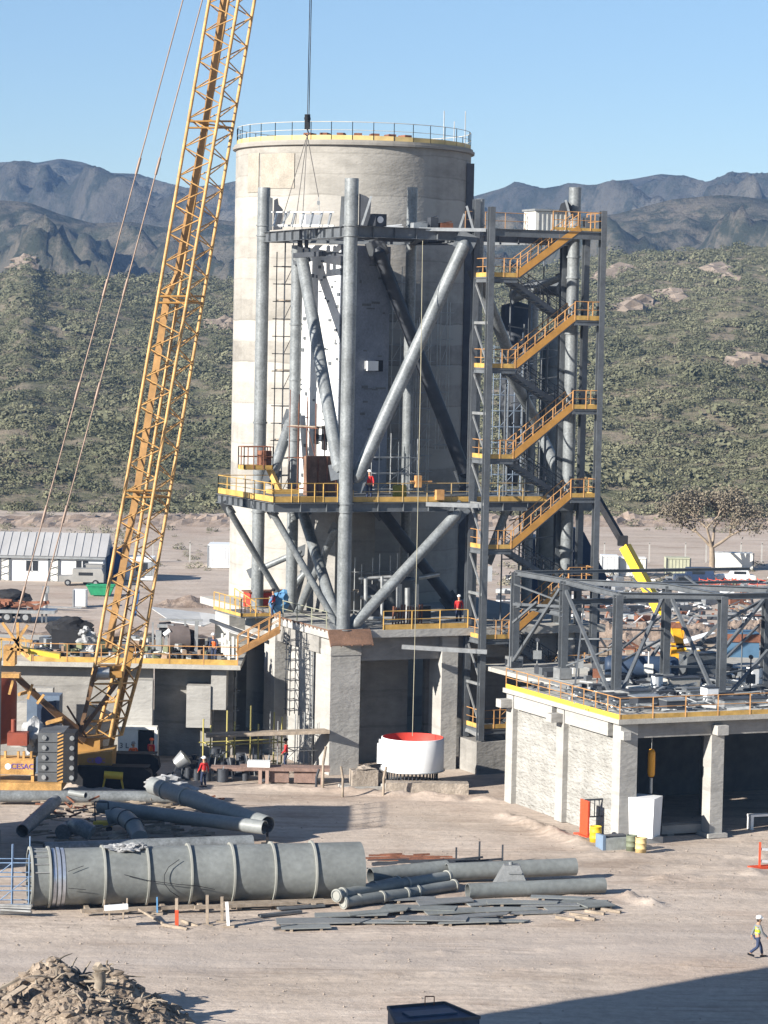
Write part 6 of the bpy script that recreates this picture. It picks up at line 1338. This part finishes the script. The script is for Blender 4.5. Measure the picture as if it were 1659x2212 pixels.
gm = thing('concrete_mixer_bowl', 'small tilted grey mixer bowl on a stand in the shade behind the pipes', 'mixer', tuple(G(385, 1685))); g = G(388, 1685); m = MB(); m.tube(g+Vector((-.2, 0, .9)), g+Vector((.35, 0, 1.35)), .35, .5, n=18); m.build('bowl', GALV, gm); m = MB(); m.beam(g-Vector((.6, 0, 0)), g+Vector((-.1, 0, 1.0)), .1); m.beam(g+Vector((.5, 0, 0)), g+Vector((.1, 0, 1.0)), .1); m.tube(g+Vector((-.6, -.1, .2)), g+Vector((-.6, .1, .2)), .2, n=12); m.build('stand', DARK, gm)

# ------------------------------------------------------------------ things on the left deck
mx = thing('drum_mixer', 'grey machine frame with a big brown drum standing on the left deck', 'mixer', tuple(P(385, 1420, 172))); z = LZ_
m = MB(); c = P(372, 1382, 172); m.tube(c-Vector((.35, .3, 0)), c+Vector((.9, .1, 0)), 1.05, 1.0, n=28); m.build('drum', mat('mixer_drum', (.17, .14, .13), .6, .1, .2, 1), mx)
m = MB(); c2 = P(405, 1385, 172.5); m.tube(c2, c2+Vector((.55, 0, 0)), .8, .65, n=22); m.tube(P(345, 1360, 172), P(370, 1358, 172), .45, n=16); m.each('roller', BLK, mx)
m = MB()
for (a, b, w_) in (((343, 1362), (343, 1425), .35), ((362, 1365), (358, 1425), .28), ((330, 1345), (330, 1420), .12), ((340, 1352), (375, 1352), .2), ((345, 1338), (438, 1340), .13), ((425, 1341), (423, 1422), .22), ((400, 1341), (400, 1352), .12), ((345, 1418), (430, 1420), .2), ((318, 1395), (345, 1396), .15)): m.beam(P(*a, 171.5), P(*b, 171.5), w_)
m.build('frame', GALV, mx); m = MB(); m.tube(P(355, 1372, 171), P(368, 1362, 171), .16, n=10); m.tube(P(352, 1404, 171), P(361, 1404, 171), .16, n=10); m.each('motor', WHT, mx)
bb = thing('black_shed', 'low black open shed with a dark heap on top on the left deck', 'shed', tuple(P(150, 1420, 172))); m = MB(); a, b = P(110, 1420, 171), P(196, 1420, 171); m.box(((a.x+b.x)/2, 172, LZ_+.75), (b.x-a.x, 1.6, 1.5)); m.build('shed', BLK, bb); m = MB(); c = P(150, 1372, 172.5); m.blob((c.x, 172.3, LZ_+1.5), (1.3, .8, .75), 2, 3, .2); m.build('heap_cover', BLK, bb)
ww = thing('white_wrapped_machine', 'lumpy machine wrapped in grey white foil beside the crane boom on the deck', 'machine', tuple(P(190, 1420, 171.5))); m = MB()
for px, py, r_ in ((190, 1385, .55), (185, 1405, .5), (197, 1400, .45), (183, 1365, .3)): m.blob(P(px, py, 171), (r_, .5, r_), px, 3, .35)
m.build('foil', TARP, ww)
cf = thing('cream_fence_sheets', 'pale cream boards and props leaning by the link stair on the left deck', 'boards', tuple(P(500, 1420, 170))); m = MB()
for px, y0_, y1_ in ((487, 1372, 1425), (494, 1385, 1425), (503, 1375, 1420), (512, 1380, 1425), (480, 1368, 1410)): m.beam(P(px, y1_, 170), P(px, y0_, 170), .14)
m.obox(P(500, 1405, 170.5), Vector((.5, 0, 0)), Vector((0, .05, 0)), ZV*.35); m.each('board', CREAM, cf)
dk = thing('deck_clutter', 'crates, valves and scrap lying along the rail of the left deck', 'clutter'); random.seed(17)
for nm, mt_, n in (('grey_bits', GALV, 110), ('dark_bits', DARK, 170), ('brown_bits', mat('brown_bits', (.24, .17, .12), .9, 0, .3, 1), 110), ('olive_bits', mat('olive_bits', (.16, .17, .10), .9, 0, .3, 1), 60), ('pale_bits', CREAM, 30)):
    m = MB()
    for k in range(n):
        px = random.uniform(75, 330) if k % 3 else random.uniform(335, 470); p = P(px, 1400, random.uniform(169.5, 176)); s = random.uniform(.1, .4)
        m.box((p.x, p.y, LZ_+s*random.choice((.5, .5, 1.6))), (s*random.uniform(.6, 2.6), s, s), random.uniform(0, 3))
    m.build(nm, mt_, dk)
dk['kind'] = 'stuff'
aw = thing('grey_awning', 'slanting grey sheet roof sagging between the left deck and the silo', 'awning', tuple(P(430, 1340, 178)))
m = MB(); q = [P(325, 1312, 182), P(420, 1322, 184), P(520, 1345, 176), P(495, 1325, 185), P(560, 1395, 172)]
def sheet(pts, th=.05):
    n = len(pts); m.add(list(pts)+[p-ZV*th for p in pts], [tuple(range(n)), tuple(range(2*n-1, n-1, -1))]+[(i, n+i, n+(i+1) % n, (i+1) % n) for i in range(n)])
sheet([P(322, 1310, 190), P(430, 1322, 190), P(492, 1330, 184), P(440, 1352, 178), P(370, 1342, 180)]); sheet([P(455, 1340, 179), P(500, 1352, 178), P(560, 1372, 172), P(565, 1382, 171.5), P(500, 1366, 175)])
m.build('sheets', mat('sheet_metal', (.52, .51, .49), .5, .1, .15, 1), aw); m = MB(); m.beam(P(455, 1340, 178.8), P(575, 1385, 171), .18); m.beam(P(425, 1340, 178), P(425, 1420, 176), .15); m.each('rafter', DARK, aw)
sc_ = thing('side_wall_scaffold', 'light scaffold bay with planks between the left building and the silo', 'scaffold', tuple(P(470, 1560, 172))); scaffold(sc_, P(452, 1560, 172), Vector((1, 0, 0)), 1, 1.6, Vector((0, 1, 0)), 1, 1.2, 0, 4.4, 1.1, GALV, boards=(1, 2, 3), r=.04)

# ------------------------------------------------------------------ background: offices, containers, vehicles
def ground_at(px, py): return G(px, py)
ofc = thing('site_office', 'long white prefab office with a grey ribbed roof and barred doors', 'office', tuple(G(100, 1258))); gL, gR = G(-260, 1250), G(222, 1258); Yo = gR.y
x0, x1 = P(-300, 1240, Yo).x, P(222, 1240, Yo).x; zt_ = ZP(110, 1200, Yo); 
m = MB(); m.box(((x0+x1)/2, Yo+3.5, zt_/2), (x1-x0, 7, zt_)); m.build('walls', WHT, ofc)
m = MB(); zr = ZP(110, 1150, Yo+3.5); m.add([(x0-.4, Yo-.5, zt_-.02), (x1+.35, Yo-.5, zt_-.02), (x1+.35, Yo+3.5, zr), (x0-.4, Yo+3.5, zr), (x1+.35, Yo+7.5, zt_-.02), (x0-.4, Yo+7.5, zt_-.02)], [(0, 1, 2, 3), (3, 2, 4, 5), (1, 4, 2)])
for k in range(30): x = x0+k*.85; m.beam((x, Yo-.5, zt_+.02), (x, Yo+3.5, zr+.04), .07, .05)
m.build('roof', ROOF, ofc); m = MB(); m.box(((x0+x1)/2, Yo-.35, zt_-.15), (x1-x0+.5, .1, .3)); m.build('fascia', GALV, ofc)
for px in (58, 72, 166, 180):
    m = MB(); p = P(px+4, 1222, Yo); m.box((p.x, Yo-.03, p.z), (.55, .06, 1.15*.95)); wo = m.build('window', GLASS, ofc); m = MB(); m.box((p.x-.3, Yo-.05, p.z), (.06, .05, 1.2)); m.box((p.x, Yo-.05, p.z+.58), (.7, .05, .06)); m.box((p.x, Yo-.05, p.z-.58), (.7, .05, .06)); m.build('frame', WHT, wo)
for px in (10, 116):
    pa, pb = P(px-8, 1230, Yo), P(px+9, 1230, Yo); m = MB(); m.box(((pa.x+pb.x)/2, Yo-.04, zt_*.45), (pb.x-pa.x, .06, zt_*.88)); do = m.build('door', CREAM, ofc); m = MB()
    for x in (pa.x-.1, pb.x+.1): m.box((x, Yo-.07, zt_*.46), (.22, .1, zt_*.9))
    for k in range(6): z = .2+k*.36; m.beam((pa.x, Yo-.1, z), (pb.x, Yo-.1, z+.3*(1 if k % 2 else -1)), .05)
    m.build('grille', STEEL, do)
def container(name, label, px0, px1, pyb, h_, mt_, depth=2.4, ribs=True, rz=0., cat='container'):
    a, b = G(px0, pyb), G(px1, pyb); L = (b-a).length; c = (a+b)/2; r = thing(name, label, cat, (c.x, c.y+depth/2, 0), rz)
    m = MB(); m.box((0, 0, h_/2+.1), (L, depth, h_)); m.build('walls', mt_, r, world=False)
    if ribs:
        m = MB(); k = max(3, int(L/.35))
        for i in range(k): m.box((-L/2+L*(i+.5)/k, -depth/2-.02, h_/2+.1), (.1, .05, h_*.86))
        for z in (.15, h_+.08): m.box((0, -depth/2-.03, z), (L+.06, .1, .14))
        m.build('corrugation', mt_, r, world=False)
    m = MB()
    for sx in (-1, 1): m.box((sx*(L/2-.04), -depth/2-.04, h_/2+.1), (.12, .12, h_+.05))
    m.box((0, 0, .06), (L, depth*.9, .1)); m.build('corner_posts', GALV if mt_ is WHT else DARK, r, world=False); return r
container('white_container', 'white ribbed shipping container left of the silo foot', 448, 508, 1228, 2.5, WHT, 5)
wn_ = container('white_cabin', 'small white cabin with a big window seen through the crane boom', 270, 331, 1255, 2.4, WHT, 2.6, ribs=False, cat='cabin')
c = P(308, 1228, G(300, 1255).y-.06); m = MB(); m.box(c, (1.9, .05, 1.5)); wq_ = m.build('window', GALV, wn_); m = MB(); m.box(c+Vector((-.1, -.05, .15)), (1.2, .05, .9)); m.build('pane', GLASS, wq_)
container('blue_container', 'dark blue container behind the office end', 228, 262, 1252, 3.2, BLUEP, 2.4, ribs=False)
container('white_container', 'plain white container right of the stair tower', 1300, 1335, 1246, 2.2, WHT, 3)
container('service_unit', 'white service unit with louvres right of the stair tower', 1337, 1395, 1246, 2.0, CREAM, 2.6)
container('olive_container', 'pale olive ribbed container near the lone tree', 1440, 1490, 1248, 2.1, mat('pale_olive', (.42, .42, .30), .6, 0, .1, 1), 2.6)
container('white_box', 'bright white box with a red edge on the dirt track below the office', 157, 186, 1312, 1.55, WHT, 1.2, ribs=False, cat='box')
container('long_pale_shed', 'long pale low shed wall behind the red frames at the right', 1540, 1625, 1232, 1.9, CREAM, 2.2, ribs=False, cat='shed')
ld = thing('dumpster', 'green open skip on the dirt behind the crane boom', 'skip', tuple(G(218, 1288))); g = G(218, 1287); m = MB(); b4 = [g+Vector((x*.95, y*.6, .1)) for x, y in ((-1, -1), (1, -1), (1, 1), (-1, 1))]; t4 = [g+Vector((x*1.35, y*.85, 1.05)) for x, y in ((-1, -1), (1, -1), (1, 1), (-1, 1))]; m.add(b4+t4, [(3, 2, 1, 0), (0, 1, 5, 4), (1, 2, 6, 5), (2, 3, 7, 6), (3, 0, 4, 7)]); m.build('body', GREEN, ld); m = MB()
for p, q in zip(t4, t4[1:]+t4[:1]): m.beam(p, q, .12)
m.build('rim', GREEN, ld)
def car(name, label, px, pyb, L, mt_, boxy=False, rz=0., cat='car'):
    g = G(px, pyb); r = thing(name, label, cat, (g.x, g.y+.9, 0), rz); h_ = 1.5
    prof = [(-L/2, .35), (-L/2, .85), (-L*.42, .98), (-L*.16, 1.02), (-L*.08, 1.5), (L*.30, 1.52), (L*.36, 1.02), (L/2, .95), (L/2, .35)] if not boxy else [(-L/2, .4), (-L/2, 1.0), (-L*.2, 1.05), (-L*.2, 1.75), (L*.45, 1.8), (L/2, 1.2), (L/2, .4)]
    m = MB(); n = len(prof); W = .85; vs = [(x, -W, z) for x, z in prof]+[(x, W, z) for x, z in prof]; m.add(vs, [tuple(range(n)), tuple(range(2*n-1, n-1, -1))]+[(i, n+i, n+(i+1) % n, (i+1) % n) for i in range(n)]); m.build('body', mt_, r, world=False)
    m = MB(); m.box((L*.1, -W-.005, 1.25), (L*.32, .03, .32)); m.build('side_window', GLASS, r, world=False)
    for sx in (-.3, .32):
        m = MB(); m.tube((L*sx, -W-.04, .33), (L*sx, -W+.2, .33), .33, n=18); wo = m.build('wheel', BLK, r, world=False); m = MB(); m.tube((L*sx, -W-.06, .33), (L*sx, -W-.03, .33), .18, n=12); m.build('rim', GALV, wo, world=False)
    return r
car('pickup', 'small dusty grey pickup with a boxy canopy parked before the office', 175, 1266, 4.6, mat('dusty_grey', (.30, .29, .27), .6), True, cat='pickup')
cargo = container('grey_trailer_box', 'grey boxy trailer parked behind the pickup at the office wall', 180, 222, 1262, 1.9, mat('dusty_grey', (0, 0, 0)), 2, ribs=False, cat='trailer')
car('parked_car', 'dark blue van parked beyond the steel skeleton', 1500, 1262, 4.3, mat('navy_van', (.03, .05, .10), .4), True, cat='van'); car('parked_car', 'dark car with light blue door parked beside the blue van', 1450+20, 1276, 3.6, DARK); car('parked_car', 'white car half hidden by the frame beams at the far right', 1590, 1262, 4.2, WHT)
fbd = thing('flatbed_trailer', 'long flatbed trailer with a load of dark beams on the dirt track at the left', 'trailer', tuple(G(60, 1350))); Yf = G(60, 1346).y; xa_, xb_ = P(-160, 1330, Yf).x, P(118, 1330, Yf).x; zf = ZP(60, 1322, Yf)
m = MB(); m.box(((xa_+xb_)/2, Yf+1.2, zf), (xb_-xa_, 2.5, .28)); m.build('bed', GALV, fbd); m = MB(); m.box(((xa_+xb_)/2-1, Yf+1.2, zf-.32), (xb_-xa_-3, 1.0, .35)); m.build('chassis', BLK, fbd)
for px in (55, -20, 15):
    m = MB(); c = P(px, 1337, Yf); m.tube((c.x, Yf-.02, .5), (c.x, Yf+.35, .5), .5, n=22); wo = m.build('wheel', BLK, fbd); m = MB(); m.tube((c.x, Yf-.05, .5), (c.x, Yf-.02, .5), .26, n=16); m.build('rim', GALV, wo)
for px in (90, 99, 34): m = MB(); c = P(px, 1335, Yf); m.box((c.x, Yf+.3, .6), (.16, .16, 1.1)); m.build('support_leg', STEEL, fbd)
bl_ = thing('beam_load', 'red and rust coloured steel parts piled on the flatbed trailer', 'load', (xa_, Yf+1, zf)); m = MB(); random.seed(9)
for k in range(28): x = random.uniform(xa_+1, xb_-1.5); L = random.uniform(.6, 2.4); m.beam((x, Yf+random.uniform(.2, 2.2), zf+.2+random.uniform(0, .8)), (x+L, Yf+random.uniform(.2, 2.2), zf+.2+random.uniform(0, .8)), random.choice((.12, .2, .3)))
m.each('beam', RUST, bl_); m = MB(); c = P(10, 1300, Yf); m.blob((c.x, Yf+2.6, zf+.9), (2.0, .8, .9), 7, 3, .2); m.build('black_cover', BLK, bl_)
ph = thing('standing_pump', 'upright grey pump unit on the dirt behind the trailer', 'pump', tuple(G(98, 1315))); g = G(98, 1318); m = MB(); m.tube(g, g+ZV*1.6, .22, n=12); m.obox(g+ZV*1.9, Vector((.3, 0, 0)), Vector((0, .3, 0)), ZV*.3); m.box(g+Vector((1.8, 0, .3)), (3.2, .3, .12)); m.build('body', GALV, ph)
# berm of spoil behind the deck, dug soil
bk_ = thing('spoil_bank', 'bank of loose reddish spoil behind the left deck', 'spoil bank', tuple(G(200, 1390)))
def bank(x0p, x1p, yp, w_, h_, mt_, root, seed, n=60, ny=14):
    a, b = G(x0p, yp), G(x1p, yp); m = MB(); vs = []
    for j in range(ny):
        v = j/(ny-1)*2-1
        for i in range(n):
            u = i/(n-1); x = a.x+(b.x-a.x)*u; y = a.y+(b.y-a.y)*u+v*w_; e = min(1, u*6, (1-u)*6)
            vs.append((x, y, h_*(1-v*v)*e*(.7+.7*fbm(x, y, .35, 4, seed))-.05))
    m.add(vs, [(j*n+i, j*n+i+1, (j+1)*n+i+1, (j+1)*n+i) for j in range(ny-1) for i in range(n-1)]); return m.build('earth', mt_, root)
SPO = mat('red_spoil', (.17, .125, .095), .95, 0, .3, 1., col2=(.31, .24, .19), fine=.5, bump=.8)
bank(-150, 500, 1392, 3.5, 1.5, SPO, bk_, 3)
bk2 = thing('spoil_bank', 'low dark spoil ridge on the dirt just left of the silo foot', 'spoil bank', tuple(G(420, 1305))); bank(330, 510, 1308, 2.5, .8, SPO, bk2, 6)
bk3 = thing('spoil_bank', 'wide brown spoil bank beyond the steel skeleton on the right', 'spoil bank', tuple(G(1450, 1350))); bank(1120, 1800, 1385, 5, 1.8, SPO, bk3, 9, 90)
bk4 = thing('spoil_bank', 'pale reddish embankment at the foot of the scrub slope', 'spoil bank', (0, 385, 0)); bank(-400, 2100, 1130, 9, 1.3, mat('pale_spoil', (.26, .19, .14), .95, 0, .2, .5, col2=(.38, .30, .24), fine=.3, bump=.6), bk4, 12, 220)
# scattered yard clutter in the middle distance
YC = [('grey_clutter', GALV, 260), ('dark_clutter', DARK, 420), ('white_clutter', WHT, 70), ('rust_clutter', RUST, 110), ('timber_clutter', WOOD, 70)]
yc = thing('yard_clutter', 'jumble of boards, crates and steel scattered between the skeleton and the tree', 'clutter', (0, 200, 0)); yc['kind'] = 'stuff'; random.seed(23)
for nm, mt_, n in YC:
    m = MB()
    for k in range(n):
        px = random.uniform(1075, 1659) if k % 4 else random.uniform(1280, 1659); py = random.uniform(1248, 1420); g = G(px, py); s = random.uniform(.12, .55)
        if k % 2: m.box(g+ZV*s*.6, (s*random.uniform(1, 4), s*1.4, s*1.0), random.uniform(-.4, .6))
        else: m.beam(g+ZV*.1, g+Vector((random.uniform(-1.6, 2.), random.uniform(-.6, .6), random.uniform(.1, .9))), random.choice((.08, .12, .18)))
    m.build(nm, mt_, yc)
pbs = thing('roof_panel_stack', 'bright white sheet panels stacked behind the skeleton middle bay', 'panels', tuple(G(1450, 1400)))
m = MB()
for k in range(6): g = G(1445+k*14, 1398-k*5, .5+.1*k); m.obox(g, Vector((1.0, .5, .25)), Vector((-.2, .5, 0)), ZV*.03)
m.each('panel', WHT, pbs)
for px, h_ in ((1402, 0), (1480, 0), (1525, 0), (1600, 0), (1645, 0), (1305, 0), (300, 0), (330, 0), (460, 0), (410, 0), (505, 0)):
    g = G(px, 1215); m = MB(); m.beam(g, g+ZV*2.2, .16); m.beam(g+ZV*2.2, g+ZV*2.45+Vector((0, -.3, 0)), .12); o = m.build('fence_post', CPIL); tag(o, 'pale concrete fence post with a bent tip in the far perimeter fence', 'fence post', 'far perimeter fence posts')
rf_ = thing('red_net_fence', 'red plastic mesh fencing strung on stakes near the lone tree', 'fence', tuple(G(1550, 1270))); m = MB(); xs_ = [1510+i*18 for i in range(9)]
for a, b in zip(xs_, xs_[1:]):
    p, q = G(a, 1268), G(b, 1270); m.beam(p, p+ZV*1.0, .06); m.beam(p+ZV*.85, q+ZV*.75, .05); m.beam(p+ZV*.3, q+ZV*.4, .04)
m.build('net', mat('signal_red', (0, 0, 0)), rf_)
# yellow boom lift behind the tower and a folded orange one
bl1 = thing('boom_lift', 'yellow and black telescopic boom lift reaching up behind the stair tower', 'boom lift', (P(1478, 1430, 222).x, 222, 0))
m = MB(); m.beam(P(1350, 1180, 224), P(1425, 1318, 222), .75, .75); m.build('yellow_boom', mat('lift_yellow', (.95, .55, .03), .4, 0, .08, 1), bl1); m = MB(); m.beam(P(1290, 1076, 225.5), P(1342, 1165, 224.2), .5, .5); m.obox(P(1345, 1168, 224), Vector((.4, 0, 0)), Vector((0, .4, 0)), ZV*.4); m.build('black_fly_boom', BLK, bl1)
m = MB(); g = P(1478, 1430, 222); g.z = 0; m.beam(P(1425, 1318, 222), g+ZV*1.4, .4); m.box(g+ZV*.9, (2.6, 1.8, .9)); m.build('chassis', mat('lift_yellow', (0, 0, 0)), bl1); m = MB()
for dx in (-1, 1): m.tube(g+Vector((dx, -1.05, .45)), g+Vector((dx, -.7, .45)), .45, n=16)
m.each('wheel', BLK, bl1)
bl2 = thing('folded_lift', 'folded orange boom lift standing between the third and fourth frame columns', 'boom lift', tuple(G(1460, 1478))); OL = mat('lift_orange', (.70, .32, .02), .45, 0, .15, 1.5); m = MB()
Yv = 165.
for a, b, w_ in (((1458, 1345), (1470, 1400), .5), ((1470, 1360), (1462, 1420), .45), ((1475, 1410), (1452, 1468), .4), ((1455, 1400), (1470, 1460), .35), ((1466, 1390), (1478, 1420), .4)): m.beam(P(*a, Yv), P(*b, Yv), w_)
m.box(P(1462, 1405, Yv), (.7, .5, .9)); m.build('folded_arms', OL, bl2); m = MB(); m.box(P(1458, 1350, Yv), (.9, .6, .3)); m.box((P(1462, 1500, Yv).x, Yv, .6), (2.2, 1.6, 1.2)); m.beam((P(1462, 1500, Yv).x, Yv, 1.2), P(1460, 1460, Yv), .4); m.build('base', RUST, bl2)
bt = thing('blue_tank', 'big dull blue box tank behind the right frame bays', 'tank', tuple(G(1600, 1478))); Yt = 172.; a, b = P(1562, 1400, Yt), P(1640, 1400, Yt); m = MB(); zt3 = ZP(1600, 1368, Yt); m.box(((a.x+b.x)/2, Yt+1.2, zt3/2), (b.x-a.x, 2.4, zt3)); m.build('body', mat('tank_blue', (.07, .14, .22), .6, 0, .15, .8), bt); m = MB(); m.box(((a.x+b.x)/2, Yt-.05, zt3-.3), (b.x-a.x+.1, .06, .5)); m.build('brown_band', RUST, bt)
gw = thing('grey_service_wall', 'low grey concrete pump house beyond the right deck', 'pump house', tuple(G(1330, 1470))); Yw = 176.; a, b = P(1195, 1430, Yw), P(1430, 1430, Yw); m = MB(); m.box(((a.x+b.x)/2, Yw+2, 2.6), (b.x-a.x, 4, 5.2)); m.build('walls', CWALL, gw); m = MB(); m.box(((a.x+b.x)/2, Yw+1.9, 5.3), (b.x-a.x+.6, 4.6, .2)); m.build('roof_slab', DECKC, gw); rail(gw, [Vector((a.x, Yw-.3, 5.4)), Vector((b.x, Yw-.3, 5.4))], toe=YEL, rm=ORA, step=1.6)
# lone tree
tre = thing('lone_tree', 'wide bare crowned tree with a forked pale trunk standing on the flat ground', 'tree', tuple(G(1535, 1232))); g0 = G(1537, 1236); random.seed(31)
wo_ = MB(); tips = []
def limb(p, d, L, r_, lvl):
    q = p+d*L; mid = p.lerp(q, .5)+Vector((random.gauss(0, .05*L), random.gauss(0, .05*L), 0)); wo_.bend([p, mid, q], [r_, r_*.85, r_*.66], 7, cap=False)
    if lvl >= 2: tips.append(q); tips.append(mid)
    if lvl == 5: return
    for k in range(3 if lvl in (1, 2, 3) else 2):
        nd = (d+Vector((random.gauss(0, .62), random.gauss(0, .5), random.uniform(-.15, .35)))).normalized(); nd.z = max(nd.z, .05 if lvl > 1 else .35); limb(q, nd.normalized(), L*random.uniform(.62, .85), r_*.62, lvl+1)
wo_.bend([g0-ZV*.2, g0+Vector((.05, 0, 1.5)), g0+Vector((-.05, 0, 2.9))], [.42, .34, .3], 10)
for dv in ((-.75, .1, .75), (.85, -.1, .6), (.15, .4, 1), (-.3, -.3, 1)): limb(g0+Vector((-.05, 0, 2.8)), Vector(dv).normalized(), 2.5, .2, 1)
wo_.build('trunk', mat('pale_bark', (.28, .22, .16), .9, 0, .2, 2), tre)
rg = np.random.default_rng(2); m = MB(); tp_ = random.sample(tips, min(len(tips), 420))
for t in tp_:
    for k in range(18):
        c = Vector((t.x+rg.normal()*.5, t.y+rg.normal()*.5, t.z+rg.normal()*.36)); a_ = Vector(rg.normal(size=3)).normalized(); b_ = a_.orthogonal().normalized(); s = .05+rg.random()*.08; m.quad(c-a_*s*1.6, c+b_*s, c+a_*s*1.6, c-b_*s)
m.build('crown', mat('dry_leaves', (.15, .125, .085), .9, 0, .25, .8, col2=(.23, .195, .14)), tre)

# ------------------------------------------------------------------ air
m = MB(); m.box((0, 1500, 179), (2600, 3400, 362)); hz = m.build('haze', DARK)
hm = bpy.data.materials.new('haze_air'); hm.use_nodes = True; hn = hm.node_tree; hn.nodes.remove(hn.nodes['Principled BSDF'])
pv = hn.nodes.new('ShaderNodeVolumePrincipled'); pv.inputs['Color'].default_value = (.34, .57, 1, 1); pv.inputs['Density'].default_value = 1.15e-4; pv.inputs['Anisotropy'].default_value = 0
hn.links.new(pv.outputs[0], hn.nodes['Material Output'].inputs['Volume']); hz.data.materials.clear(); hz.data.materials.append(hm); hz['kind'] = 'stuff'
